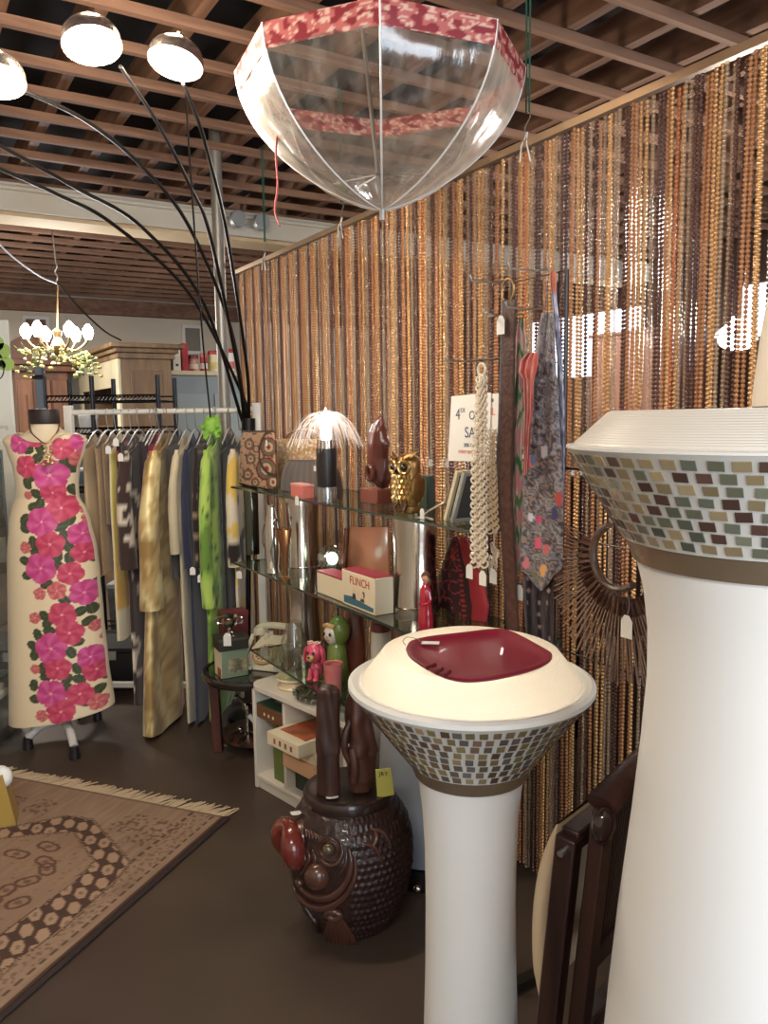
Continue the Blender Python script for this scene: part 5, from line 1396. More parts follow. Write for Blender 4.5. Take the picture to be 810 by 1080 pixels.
def abstract(x,y,p):
    q = math.sin(p[1]*34+5*ns(p[0]*8,p[1]*6,p[2]*7)+p[2]*13)
    q2 = ns(p[1]*18,p[2]*14,p[0]*10)
    return (214,200,180) if q > 0.35 and q2 > -0.12 else (58,40,36)
garment('patterned_coat','long brown and white swirl patterned coat left of the gold brocade coat','coat',147,742,abstract,0.030,0.20,0.22,sleeve=(600,0.045,0.0),near=0.02)
garment('plum_top','short dark plum top hanging behind the gold brocade sleeve','blouse',159,540,plain((46,34,44)),0.022,0.18,0.18)
garment('crimson_blouse','crimson blouse glimpsed between the plum top and the gold coat','blouse',166.5,570,plain((128,30,46)),0.016,0.15,0.15)
garment('coral_skirt','coral pink pleated skirt showing below the gold brocade coat','skirt',166,784,plain((206,110,104)),0.040,0.12,0.16,flare=0.5,near=0.04)
def goldf(x,y,p):
    q = ns(p[0]*14,p[1]*14,p[2]*9)+0.5*ns(p[0]*40,p[1]*40,p[2]*30)
    return (226,206,150) if q > 0.2 else (164,132,80) if q < -0.15 else (196,166,110)
garment('gold_brocade_coat','long flared gold brocade coat with wide sleeve in the middle of the rack','coat',179,770,goldf,0.034,0.20,0.25,sleeve=(640,0.060,-0.02),m=brocade,near=0.07,lean=-0.05,flare=1.2,front=0.05)
garment('charcoal_jacket','charcoal jacket hanging right of the gold brocade coat','jacket',187,612,plain((66,58,52)),0.022,0.19,0.19)
garment('cream_coat','long cream straight coat hanging between the gold coat and the navy dress','coat',197,766,plain((206,190,158)),0.026,0.20,0.20,sleeve=(585,0.028,-0.01))
garment('navy_dress','navy blue dress hanging right of the long cream coat','dress',206,768,plain((44,46,72)),0.022,0.20,0.20,tagz=(203,598),sleeve=(600,0.022))
garment('striped_blouse','dark brown blouse with pale wavy lines left of the lime gown','blouse',216,610,lambda x,y,p:(150,124,100) if math.sin(p[2]*190+3*ns(p[1]*14,p[2]*9,0)) > 0.86 else (44,30,28),0.022,0.19,0.19,tagz=(211,606),sleeve=(600,0.02))
def lime(x,y,p):
    q = ns(p[0]*10+4,p[1]*14,p[2]*7); l = abs(ns(p[0]*16,p[1]*16,p[2]*12+4))
    if l < 0.03: return (52,92,34)
    return (176,206,98) if q > 0.05 else (150,186,80) if q > -0.22 else (108,144,60)
garment('lime_gown','bright lime green leaf print gown with scarf collar on the rack','dress',229,752,lime,0.038,0.19,0.24,sleeve=(640,0.036,-0.004),near=0.05,flare=0.1)
t = bpy.data.objects['lime_gown']; P_ = railpt(229)
b = MB(); b.sphere(P_+ay*0.10+Vector((0,0,RZ-0.075)), (0.045,0.05,0.05), 18, 12)
for k in range(8): b.tube([P_+ay*0.10+Vector((0.03*math.cos(k),0,RZ-0.05+0.02*math.sin(k*2))), P_+ay*0.14+Vector((0.045*math.cos(k*1.7),0,RZ-0.11+0.03*math.sin(k)))], 0.012, 8)
b.build('collar_ruffle', mat('lime_tulle', (150,204,84), 0.7, var=0.5, vscale=30), t)
garment('black_dress','black dress hanging between the lime gown and the print tunic','dress',241.5,716,plain((30,26,28)),0.024,0.18,0.17)
def tunic(x,y,p):
    q = ns(p[0]*9,p[1]*9,p[2]*7+2)
    return (40,32,30) if q > 0.22 else (226,190,96) if q < -0.22 else (226,212,186)
garment('print_tunic','white tunic with black and yellow print at the right end of the rack','tunic',251.5,690,tunic,0.022,0.16,0.17,sleeve=(600,0.036),tagz=(252,602))
# ------------------------------------------------------------------ little white bookcase
bk0 = PZ(269,830,0); bk1 = PZ(317,858,0); bx = (bk1-bk0).normalized(); by = Vector((-bx.y,bx.x,0))
if by.y < 0: by = -by
MBK = Matrix((bx, by, Vector((0,0,1)))).transposed().to_4x4(); MBK.translation = bk0
BL, BD, BH = 0.47, 0.22, PV(267,721,uvz(bk0)[1]).z
def alongpx(px):                        # distance along the bookcase front in an image column
    r = ray(px, 760); n = by; s = (bk0-O).dot(n)/Vector((r.x,r.y,0)).dot(n); q = O+Vector((r.x,r.y,0))*s
    return (Vector((q.x,q.y,0))-bk0).dot(bx)
x1, x2 = alongpx(298.5), alongpx(335); BL = x2+0.16
wp = mat('white_bookcase_paint', (226,218,204), 0.5, var=0.2, vscale=3)
t = thing('low_bookcase', 'low white bookcase with rounded corner top, holding games, under the glass shelves', 'bookcase', bk0)
def bkp(name, boxes, m=wp, bevel=0.002, parent=t):
    b = MB()
    for c, d in boxes: b.box(c, d)
    b.v = [tuple(MBK @ Vector(q)) for q in b.v]; return b.build(name, m, parent, bevel=bevel)
bkp('side_panel', [((0.009,BD/2,BH/2-0.012),(0.018,BD,BH-0.03))]); bkp('side_panel', [((BL-0.009,BD/2,BH/2-0.012),(0.018,BD,BH-0.03))])
for x in (x1,x2): bkp('divider', [((x,BD/2,BH/2+0.01),(0.016,BD-0.004,BH-0.09))])
bkp('bottom_shelf', [((BL/2,BD/2,0.055),(BL-0.038,BD,0.016))]); bkp('plinth', [((BL/2,0.02,0.0235),(BL-0.038,0.02,0.045))])
bkp('back_panel', [((BL/2,BD-0.005,BH/2),(BL-0.038,0.008,BH-0.06))])
b = MB(); poly = []
for q in range(9): a = PI-q*PI/16; poly.append((0.06+0.06*math.cos(a), 0.06+0.0-0.06*math.sin(a)))
b.v = []; 
pl = [(0.05-0.062*math.cos(q*PI/16), 0.05-0.062*math.sin(q*PI/16)) for q in range(9)] + [(BL+0.012,-0.012),(BL+0.012,BD),(-0.012,BD)]
n = len(pl); vs = [(x,y,BH-0.022) for x,y in pl]+[(x,y,BH) for x,y in pl]
b.add([MBK @ Vector(q) for q in vs], [tuple(reversed(range(n))), tuple(range(n,2*n))]+[(i,(i+1)%n,(i+1)%n+n,i+n) for i in range(n)]); b.build('top', wp, t, bevel=0.002)
b = MB()
def bkthing(name, label, cat, x, y, z, dims, m, rz=0.0, group=None, lid=None):
    p = MBK @ Vector((x,y,z)); t = thing(name, label, cat, p, group=group)
    M = MBK @ Matrix.Translation((x,y,z)) @ Matrix.Rotation(rz,4,'Z')
    b = MB(); b.box((0,0,dims[2]/2), dims); b.v = [tuple(M @ Vector(q)) for q in b.v]; b.build('carton', m, t, bevel=0.0015)
    if lid:
        for nm, c, d, mm in lid:
            b = MB(); b.box(c, d); b.v = [tuple(M @ Vector(q)) for q in b.v]; b.build(nm, mm, t)
    return t, M
zs = 0.0642
gh = 0.245
bkthing('green_box','tall olive green box standing in the left bay of the white bookcase','box', x1-0.062, 0.11, zs, (0.095,0.17,gh), mat('olive_card', (98,112,58), 0.7), lid=[('label',(0.005,-0.0855,gh*0.8),(0.055,0.002,gh*0.3),mat('dark_card', (48,44,36), 0.7)),('label_border',(0.02,-0.0866,gh*0.72),(0.03,0.001,gh*0.2),mat('pale_green_ink', (150,160,116), 0.7))])
g2 = mat('brown_game_side', (112,74,46), 0.6); 
bkthing('green_game_box','brown edged game box with green lid on top of the tall olive box','game box', x1/2-0.002, 0.095, zs+gh+0.0008, (x1-0.042,0.175,0.055), g2, lid=[('lid',(0,0,0.0565),(x1-0.044,0.173,0.003),mat('dark_green_lid', (48,76,58), 0.5)),('lid_print',(-0.02,0.0,0.0585),(0.05,0.05,0.001),mat('pale_lid_print', (150,160,120), 0.6))]+[('dot',(-0.03+0.03*k,-0.0878,0.022),(0.010,0.0012,0.012),mat('cream_card')) for k in range(3)])
z2 = zs
t_,_ = bkthing('dark_box','dark green box at the bottom of the right bay of the bookcase','box', (x1+x2)/2, 0.12, zs, (x2-x1-0.03,0.16,0.11), mat('dark_green_card', (52,62,50), 0.6))
tan = mat('peach_card', (226,180,140), 0.7)
t_,_ = bkthing('peach_box','peach coloured flat box below the jutting cream game box','game box', (x1+x2)/2+0.004, 0.075, zs+0.111, (x2-x1-0.03,0.19,0.055), tan)
t_,_ = bkthing('wide_cream_box','cream box lying between the peach box and the jutting game box','game box', (x1+x2)/2+0.004, 0.08, zs+0.167, (x2-x1-0.03,0.18,0.05), cream_card)
hj = 0.05
t_,M_ = bkthing('cream_game_box','cream game box with red picture lid jutting out of the white bookcase','game box', (x1+x2)/2+0.001, 0.035, zs+0.218, (x2-x1-0.022,0.24,hj), cream_card, lid=[('picture',(0.006,0.01,hj+0.001),(x2-x1-0.06,0.17,0.002),mat('brown_picture', (120,84,58), 0.6, var=0.8, vscale=26, col2=(206,96,66)))]+[('dot',(-0.05+0.035*k,-0.1206,0.024),(0.012,0.0012,0.02),mat('brown_picture')) for k in range(4)])
# things on the bookcase top
def topp(px, back): return MBK @ Vector((alongpx(px)+back*0.9, back, BH+0.001))
p = topp(279.5, 0.09)
t = thing('cream_ashtray', 'round cream ceramic ashtray at the far end of the white bookcase top', 'ashtray', p)
b = MB(); b.lathe([(0,0),(0.062,0),(0.068,0.008),(0.058,0.018),(0.056,0.026),(0.074,0.042),(0.072,0.047),(0.062,0.044),(0.05,0.026),(0,0.020)], 40, Matrix.Translation(p), cap=False); b.build('bowl', mat('ivory_glaze', (226,208,170), 0.3, coat=0.4), t)
cg = clear_mat('cut_glass_dish', (226,228,222), 0.22, 0.06, 0.85)
p = topp(305, 0.088)
t = thing('glass_ashtray', 'large clear cut glass ashtray in the middle of the bookcase top', 'ashtray', p)
prof = [(0,0),(0.085,0),(0.098,0.012),(0.102,0.026),(0.092,0.029),(0.078,0.016),(0,0.012)]
b = MB(); b.lathe(prof, 20, Matrix.Translation(p), cap=False); b.build('dish', cg, t, smooth=False)
b = MB()
for k in range(24):
    a = TAU*k/24; b.tube([p+Vector((0.088*math.cos(a),0.088*math.sin(a),0.004)), p+Vector((0.104*math.cos(a+0.1),0.104*math.sin(a+0.1),0.026))], 0.003, 5)
b.build('cut_facets', mat('bright_glass_facet', (190,188,180), 0.12, 0.3), t)
p = topp(333, 0.085)
t = thing('small_glass_dish', 'smaller clear glass dish nearest the carved figures on the bookcase top', 'ashtray', p)
b = MB(); b.lathe([(0,0),(0.05,0),(0.064,0.012),(0.066,0.030),(0.060,0.032),(0.05,0.012),(0,0.008)], 18, Matrix.Translation(p), cap=False); b.build('dish', cg, t, smooth=False)
for px, y, s in ((311,758,0.05),(314,805,0.06)):
    pass
# ------------------------------------------------------------------ round side table with phone
TC = Vector((-0.605,3.585,0)); TZ = 0.375
t = thing('side_table', 'round dark side table with glossy black rim and brown legs by the white bookcase', 'side table', TC)
b = MB(); b.lathe([(0.0,TZ-0.012),(0.222,TZ-0.012),(0.226,TZ-0.036),(0.240,TZ-0.032),(0.246,TZ-0.012),(0.240,TZ+0.004),(0.226,TZ+0.006),(0.220,TZ),(0,TZ)], 64, Matrix.Translation(TC), cap=False); b.build('top', mat('black_gloss', (24,21,21), 0.12, coat=0.8), t)
lw = wood('table_leg_wood', (58,32,28), (96,54,44), 0.4, 2, 'Z', 6)
for k in range(4):
    a = rad(20+90*k); 
    b = MB(); d = Vector((math.cos(a),math.sin(a),0)); b.beam(TC+d*0.185+Vector((0,0,0)), TC+d*0.195+Vector((0,0,TZ-0.013)), 0.042, 0.042); b.build('leg', lw, t, bevel=0.004)
b = MB(); b.lathe([(0,0.055),(0.165,0.055),(0.165,0.073),(0,0.073)], 40, Matrix.Translation(TC)); b.build('lower_shelf', lw, t)
for k in range(4):
    a = rad(65+90*k)
zt2 = TZ+0.0008
def onpx(px, Y, z): return D(px, Y, z)
# carton with green picture, black box on it, trophy on top, burgundy box behind
p = D(244.5,3.49,zt2); 
def cart(name, label, p, dims, m, rz, extra=(), cat='box'):
    t = thing(name, label, cat, p); M = Matrix.Translation(p) @ Matrix.Rotation(rz,4,'Z')
    b = MB(); b.box((0,0,dims[2]/2),dims); b.v = [tuple(M @ Vector(q)) for q in b.v]; b.build('carton', m, t, bevel=0.0015)
    for nm, c, d, mm in extra:
        b = MB(); b.box(c,d); b.v = [tuple(M @ Vector(q)) for q in b.v]; b.build(nm, mm, t)
    return t, M
bh = 0.125
cart('picture_carton','green and cream carton with animal picture on the side table, bottom of its stack', p, (0.122,0.10,bh), mat('teal_green_card', (118,134,112), 0.7), 0.5,
     [('side_print',(-0.0615,0,bh/2),(0.0015,0.098,bh*0.96),mat('cream_card')),('picture',(0.012,-0.0506,bh*0.42),(0.085,0.0015,bh*0.5),mat('carton_picture', (96,92,72), 0.7, var=0.9, vscale=30, col2=(196,184,146))),('small_picture',(-0.0626,-0.02,bh*0.2),(0.001,0.05,bh*0.3),mat('brown_picture'))])
cart('black_box','flat black box between the picture carton and the silver trophy', p+Vector((0,0,bh+0.0008)), (0.135,0.11,0.055), mat('black_card', (44,40,34), 0.6), 0.45, [('lid_rim',(0,0,0.048),(0.138,0.113,0.012),mat('olive_dark', (70,68,52), 0.6))])
q0 = p+Vector((0.0,-0.01,bh+0.0562))
t = thing('silver_trophy', 'small silver two handled ornament on top of the black box', 'ornament', q0)
b = MB(); b.lathe([(0,0),(0.026,0),(0.022,0.01),(0.010,0.018),(0.010,0.03),(0.032,0.05),(0.036,0.075),(0.030,0.082),(0.036,0.092),(0.0,0.095)], 28, Matrix.Translation(q0)); b.build('cup', mat('bright_chrome'), t)
for s in (-1,1):
    b = MB(); b.tube(catmull([q0+Vector((s*0.03,0,0.055)),q0+Vector((s*0.055,0,0.06)),q0+Vector((s*0.058,0,0.082)),q0+Vector((s*0.034,0,0.084))],5), 0.005, 8); b.build('handle', mat('bright_chrome'), t)
tag_card(t, q0+Vector((0.0,-0.062,0.028)), q0+Vector((0,-0.035,0.05)), 0.0, (0.034,0.058))
p2 = D(247.5,3.69,zt2); cart('burgundy_box','tall burgundy box standing behind the silver trophy on the side table', p2, (0.12,0.08,0.245), mat('burgundy_card', (96,40,44), 0.6), 0.5, [('lid',(0,0,0.235),(0.123,0.083,0.022),mat('burgundy_lid', (112,48,52), 0.55))])
# rotary phone
def phone():
    p = D(287,3.625,zt2); t = thing('rotary_telephone', 'cream rotary dial telephone on the round side table', 'telephone', p)
    M = Matrix.Translation(p) @ Matrix.Rotation(rad(-22),4,'Z')       # local -y faces the room
    T = lambda b: setattr(b,'v',[tuple(M @ Vector(q)) for q in b.v]); iv = mat('ivory_plastic', (232,222,196), 0.28, coat=0.3)
    b = MB(); W_, Dp = 0.105, 0.105
    secs = [(-0.105,0.012,0.10),(-0.10,0.030,0.105),(-0.02,0.080,0.098),(0.04,0.112,0.088),(0.085,0.118,0.085),(0.095,0.10,0.09),(0.10,0.01,0.10)]
    vs=[]; fs=[]
    for y,h,w in secs: vs += [(-w,y,0.0),(-w*0.94,y,h),(w*0.94,y,h),(w,y,0.0)]
    for i in range(len(secs)-1):
        a = i*4; c = a+4
        for k in range(4): fs.append((a+k,a+(k+1)%4,c+(k+1)%4,c+k))
    fs += [(3,2,1,0),tuple(len(vs)-4+k for k in range(4))]
    b.add(vs,fs); T(b); b.build('housing', iv, t, bevel=0.012, segs=4)
    sl = math.atan2(0.050,0.08)
    MD = Matrix.Translation((0,-0.055,0.062)) @ Matrix.Rotation(sl,4,'X')
    b = MB(); b.lathe([(0,0),(0.062,0),(0.062,0.006),(0.056,0.008),(0,0.008)], 40, MD); T(b); dl = b.build('dial_plate', mat('dial_tan', (196,160,116), 0.4), t)
    b = MB(); b.lathe([(0.026,0.009),(0.052,0.009),(0.052,0.013),(0.026,0.013)], 40, MD, cap=False); T(b); b.build('finger_wheel', mat('dial_clear', (222,200,166), 0.2), dl)
    for k in range(10):
        a = rad(60+k*27); b = MB(); b.lathe([(0,0.0135),(0.0065,0.0135),(0.0065,0.0148),(0,0.0148)], 14, MD @ Matrix.Translation((0.040*math.cos(a),0.040*math.sin(a),0))); T(b); b.build('finger_hole', mat('dial_brown', (140,104,70), 0.5), dl)
    b = MB(); b.lathe([(0,0.009),(0.024,0.009),(0.022,0.014),(0,0.015)], 28, MD); T(b); b.build('dial_centre', mat('dial_brown'), dl)
    for s in (-1,1):
        b = MB(); b.tube([(s*0.05,0.04,0.11),(s*0.05,0.045,0.135)], 0.012, 10); b.tube([(s*0.05,0.085,0.11),(s*0.05,0.085,0.135)], 0.012, 10); b.tube([(s*0.05,0.04,0.112),(s*0.05,0.085,0.112)], 0.012, 10)
        T(b); b.build('cradle', iv, t)
    b = MB(); b.tube(catmull([(-0.115,0.06,0.135),(-0.09,0.064,0.158),(-0.04,0.066,0.168),(0.04,0.066,0.168),(0.09,0.064,0.158),(0.115,0.06,0.135)],5), [0.018]*4+[0.016]*18+[0.018]*4, 14); T(b); hs = b.build('handset', iv, t)
    for s in (-1,1):
        b = MB(); b.lathe([(0,-0.02),(0.026,-0.02),(0.031,-0.005),(0.026,0.014),(0,0.02)], 24, Matrix.Translation((s*0.10,0.06,0.140)) @ Matrix.Rotation(s*0.25,4,'Y')); T(b); b.build('earpiece' if s > 0 else 'mouthpiece', iv, hs)
    pts = catmull([M @ Vector(q) for q in ((-0.118,0.03,0.12),(-0.126,0.0,0.07),(-0.114,-0.06,0.024),(-0.085,-0.122,0.02),(-0.04,-0.128,0.018))], 30)
    b = MB(); cp_ = []
    for i, q in enumerate(pts):
        a = i*1.3; cp_.append(q+Vector((0.007*math.cos(a),0.004*math.sin(a),0.007*math.sin(a))))
    b.tube(cp_, 0.0042, 6); b.build('coiled_cord', iv, t)
    tag_card(t, M @ Vector((0.08,-0.112,0.046)), M @ Vector((0.06,-0.10,0.07)), rad(-40), (0.024,0.038), 0.0)
phone()
# metal odds on the lower shelf of the side table
zt3 = 0.074
for k, (px, Y, lab, nm) in enumerate(((250,3.47,'bright chrome nutcracker tool lying on the lower shelf of the side table, left one','chrome_tongs'),(262,3.52,'chrome lever tool with white handle standing behind the tongs under the side table','lever_corkscrew'))):
    p = D(px,Y,zt3); t = thing(nm, lab, 'tool', p); mm = mat('bright_chrome')
    if k == 0:
        for s in (-1,1):
            b = MB(); b.tube(catmull([p+Vector((0,0.09,0.012)),p+Vector((s*0.03,0.03,0.012)),p+Vector((s*0.02,-0.04,0.012)),p+Vector((s*0.035,-0.09,0.012))],6), 0.010, 8, flat=0.7); b.build('arm', mm, t)
        b = MB(); b.sphere(p+Vector((0,0.09,0.014)),0.014,12,8); b.build('pivot', mm, t)
    else:
        b = MB(); b.lathe([(0,0),(0.03,0),(0.03,0.01),(0.012,0.02),(0.012,0.12),(0.022,0.13),(0.022,0.15),(0,0.155)], 20, Matrix.Translation(p)); b.build('column', mm, t)
        b = MB(); b.tube([p+Vector((0,0,0.14)),p+Vector((-0.04,-0.03,0.20))], [0.010,0.008], 10); b.build('lever', mm, t)
        b = MB(); b.tube([p+Vector((0.008,-0.01,0.10)),p+Vector((0.075,-0.03,0.03))], [0.012,0.010], 10); b.build('white_handle', mat('white_plastic'), t)
# ------------------------------------------------------------------ carved fish stool with two wooden figures on it
FC = Vector((-0.118,2.275,0)); FTOP = 0.425
fprof = [(0.0,0.10),(0.02,0.125),(0.06,0.150),(0.12,0.172),(0.20,0.186),(0.27,0.186),(0.33,0.172),(0.375,0.145),(0.395,0.125)]
def frad(z): return interp([(z_, r_) for z_, r_ in fprof], z)[0]
def fhit(px, py, off=0.0):
    """the point of the stool's drum seen there, pushed out by off"""
    r = ray(px, py).normalized(); s = 1.5
    last = None
    for k in range(1400):
        p = O+r*s; d = math.hypot(p.x-FC.x, p.y-FC.y); rr_ = frad(max(0,min(0.395,p.z)))
        if d < rr_: break
        if last is None or d-rr_ < last[0]: last = (d-rr_, p)
        s += 0.001
    else: p = last[1]
    n = Vector((p.x-FC.x, p.y-FC.y, 0)).normalized(); return p+n*off, n
t = thing('carved_fish_stool', 'dark carved wooden drum stool shaped as a big lipped fish', 'stool', FC)
fw = mat('dark_carved_wood', (50,30,27), 0.36, coat=0.35, var=0.7, vscale=9, col2=(30,20,19), bump=0.5, bscale=45)
fw2 = mat('polished_carved_wood', (84,52,40), 0.28, coat=0.5, var=0.6, vscale=14, col2=(48,30,26))
fred = mat('red_brown_lacquer', (112,44,36), 0.25, coat=0.6, var=0.4, vscale=25, col2=(84,30,28))
b = MB()
def fn(x, y):
    a = x*TAU; z = lerp(0.0, 0.395, y); r = frad(z)
    # scales on the flank turned to the aisle, as overlapping cut rows
    row = z/0.022; ph = (a*9.5+0.5*(int(row) % 2)) % 1; rz_ = row % 1
    sc = 0.0085*max(0,1-math.hypot((ph-0.5)*1.9,(rz_-0.85)*1.1)) if 4.75 < a < 7.0 or a < 0.7 else 0.002*ns(math.cos(a)*7,math.sin(a)*7,z*22)
    return FC+Vector(((r+sc)*math.cos(a),(r+sc)*math.sin(a),z))
b.grid(200, 90, fn, wrap=True); b.build('drum_body', fw, t, angle=180)
b = MB(); b.lathe([(0,0.385),(0.126,0.385),(0.134,0.392),(0.136,0.412),(0.130,0.424),(0.116,0.4255),(0.112,0.4235),(0.0,0.4235)], 64, Matrix.Translation(FC)); b.build('stool_top', mat('worn_dark_top', (48,32,28), 0.3, coat=0.4, var=0.7, vscale=12, col2=(30,22,20)), t, angle=40)
zx = lambda x, y: (270+x/4.5, 800+y/4.5)
def ftube(name, pts, r, m, off=0.006, closed=False, parent=t, taper=False):
    P_ = [fhit(*zx(x,y), off)[0] for x,y in pts]
    P_ = catmull(P_+[P_[0]], 5)[:-1] if closed else catmull(P_, 5)
    rs = [r*(0.35+0.65*math.sin(min(1,max(0,i/(len(P_)-1)))*PI)) for i in range(len(P_))] if taper else r
    b = MB(); b.tube(P_, rs, 10, closed=closed); return b.build(name, m, parent, angle=180)
# snout and lips: a mound that stands out to the left of the drum
sn = Vector((-1,-0.50,0)).normalized(); m0, n0 = fhit(314, 905)
b = MB()
def fs(x, y):
    a = x*TAU; s = y
    c = FC+sn*(0.10+0.085*s)+Vector((0,0,0.270+0.020*s)); up = Vector((0,0,1)); sd = sn.cross(up)
    r = lerp(0.110,0.056,s**0.8)
    return c+up*(r*1.05*math.sin(a))+sd*(r*0.95*math.cos(a))
b.grid(36, 16, fs, wrap=True); b.build('snout', fw2, t, angle=180)
c = FC+sn*0.186+Vector((0,0,0.290)); up = (Vector((0,0,1))+sn*0.25).normalized(); sd = sn.cross(up).normalized()
b = MB(); b.tube([c+up*(0.050*math.sin(q*TAU/28)*(1.05 if math.sin(q*TAU/28)>0 else 1.1))+sd*(0.046*math.cos(q*TAU/28))+sn*(0.008*math.cos(q*TAU/14)) for q in range(28)], [0.031+0.006*math.cos(q*TAU/14) for q in range(28)], 12, closed=True); lips = b.build('lips', fred, t, angle=180)
b = MB(); b.sphere(c-sn*0.012,(0.04,0.04,0.04),16,10); b.build('mouth_hollow', mat('dark_mouth', (30,18,17), 0.5), lips)
b = MB(); lp = c-up*0.056+sn*0.018; b.sphere(lp, (0.020,0.022,0.013), 14, 8); b.build('lower_lip', mat('bright_red_lacquer', (148,56,46), 0.22, coat=0.7), lips)
for k, r_ in enumerate((0.034,0.026)):
    p, n = fhit(*zx(347,425), 0.002)
    M = frame_M(p, Vector((0,0,1)).cross(n)); b = MB(); b.tube([M @ Vector((r_*0.9*math.cos(q*TAU/24),0,r_*0.9*math.sin(q*TAU/24))) for q in range(24)], 0.0045, 8, closed=True); b.build('eye_ring', fw2, t)
p, n = fhit(*zx(347,425), 0.004); b = MB(); b.sphere(p, 0.018, 18, 12); b.build('eye', mat('glossy_dark_eye', (84,70,50), 0.12, coat=0.9), t)
p, n = fhit(*zx(292,560), 0.0); b = MB(); b.sphere(p, (0.038,0.030,0.040), 20, 14); b.build('cheek', fw2, t)
p, n = fhit(*zx(212,585), 0.004); b = MB(); b.sphere(p, 0.014, 14, 10); b.build('cheek_knob', fw2, t)
for pts, r_ in (([(440,415),(452,500),(425,590),(360,650),(285,655),(225,620),(200,570)],0.012),([(468,455),(470,550),(430,640),(350,700),(270,700),(205,650),(180,600)],0.011),([(405,400),(410,450),(385,495),(340,500),(305,470)],0.007),([(430,430),(425,500),(390,560)],0.005),([(245,425),(258,470),(235,520),(215,550)],0.006),([(270,430),(285,475),(262,525)],0.006),([(230,440),(238,480),(218,515)],0.005)):
    ftube('gill_ridge', pts, r_, fw2, 0.003, taper=True)
for k in range(6):
    x = 232+k*15; ftube('brow_ridge', [(x,322+k*8),(x+10,345+k*7),(x+12,372+k*4)], 0.0045, fw2, 0.003, taper=True)
for k in range(11):
    x = 300+k*19; yb = 930-0.0022*(x-395)**2
    ftube('fin_ray', [(355+k*4,735),(lerp(355+k*4,x,0.6),830),(x,yb)], 0.007, fw2, 0.005, taper=True)
ftube('fin_root', [(335,735),(365,720),(400,735),(375,755)], 0.010, fw2, 0.006, closed=True)
for pts in ([(235,700),(262,740),(290,780),(305,830),(310,870)],): ftube('belly_fold', pts, 0.010, fw, 0.003, taper=True)
for pts in ([(540,330),(600,350),(640,420)],[(500,400),(560,420),(600,500)],[(560,330),(570,380),(540,430)]): ftube('back_fin_ridge', pts, 0.007, fw2, 0.003, taper=True)
tg = tag_card(t, FC+sn*0.165+Vector((0,0,0.372)), None, 0.3, (0.03,0.036), rad(80))
zs_ = 0.4265
def figure(name, label, px, Y, rows, seed, groove, tagged=False):
    p = D(px,Y,zs_); t = thing(name, label, 'figure', p); k = p.y/F
    yb = rows[-1][0]; z0 = PY(px,yb,Y).z
    b = MB()
    def fn(x, y):
        yy = lerp(rows[0][0], yb, y); hw, dx = interp(rows, yy); a = x*TAU
        z = PY(px,yy,Y).z-z0+zs_
        r = hw*k*(1+groove*(0.10*math.cos(3*a+seed+y*2)+0.08*math.cos(5*a-y*6+seed)+0.14*ns(math.cos(a)*1.6+seed,math.sin(a)*1.6,y*5))*(1 if y < 0.62 else 0.35))
        return Vector((p.x+dx*k+r*math.cos(a), p.y+r*0.9*math.sin(a), z))
    b.grid(40, 60, fn, wrap=True)
    n = 40
    b.f.append(tuple(range(n))); b.mi.append(0); b.f.append(tuple(range(60*n,61*n))); b.mi.append(0)
    b.build('carved_body', wood('figure_wood', (50,30,25),(88,54,42),0.42,2.0,'Z',4), t, angle=70)
    return t, p, k
t1, p1, k1 = figure('carved_log_figure','carved brown wooden figure with grooved upper half, left one on the fish stool',348,2.23,[(729,9,0.5),(733,11.5,0.5),(760,13,0),(795,13.2,0),(800,12.6,-0.5),(840,13,-1)],1.0,0.8)
tag_card(t1, p1+Vector((0.012,-0.048,0.004)), None, 0.2, (0.036,0.030), rad(78))
t2, p2_, k2 = figure('carved_animal_figure','carved brown wooden figure with hunched head, right one on the fish stool',380,2.25,[(742,7,-2),(750,11,-1),(770,15,-1),(790,16,0),(800,17.5,0),(815,16,1),(832,15,1),(838,13.5,0),(844,12.5,0)],4.2,1.3)
b = MB(); q = p2_+Vector((-0.030,-0.02,0.105)); b.tube(catmull([q+Vector((0.012,0.01,0.12)),q+Vector((-0.008,-0.01,0.08)),q+Vector((-0.012,-0.015,0.03)),q+Vector((0.004,-0.012,-0.01))],6), [0.010]*6+[0.012]*6+[0.010]*6+[0.006], 10); b.build('trunk', mat('figure_wood'), t2)
b = MB(); q = p2_+Vector((0.0,-0.036,0.09)); b.tube(catmull([q+Vector((-0.02,0,0.05)),q+Vector((-0.012,-0.010,0.0)),q+Vector((-0.016,-0.004,-0.05))],6), 0.012, 10); b.build('foreleg', mat('figure_wood'), t2)
tag_card(t2, p2_+Vector((-0.036,-0.030,0.155)), None, 0.1, (0.018,0.034)); 
# pale blue grey tapered pedestal behind, with a yellow card on it
pp = Vector((0.135,2.56,0)); 
t = thing('grey_pedestal', 'pale blue grey rounded tapering pedestal between the fish stool and the lit lamp', 'pedestal', pp)
b = MB(); b.lathe([(0,0.072),(0.158,0.072),(0.166,0.085),(0.168,0.20),(0.160,0.42),(0.150,0.56),(0.140,0.64),(0.130,0.66),(0,0.661)], 48, Matrix.Translation(pp)); b.build('shell', mat('blue_grey_lacquer', (152,158,166), 0.4), t, angle=50)
b = MB(); b.lathe([(0,0.0),(0.170,0.0),(0.174,0.012),(0.166,0.068),(0,0.070)], 48, Matrix.Translation(pp)); b.build('dark_base', mat('black_base', (22,20,20), 0.35), t, angle=50)
b = MB()
q = pp+Vector((-0.045,-0.172,0.02)); b.sphere(q,0.014,14,10); b.build('floor_knob', mat('bright_chrome'), t)
c0 = PY(402,812,2.20); c0.z = 0.46
yt = thing('yellow_card', 'small yellow card with black letters tucked behind the carved figures', 'sign', PY(405,832,2.20))
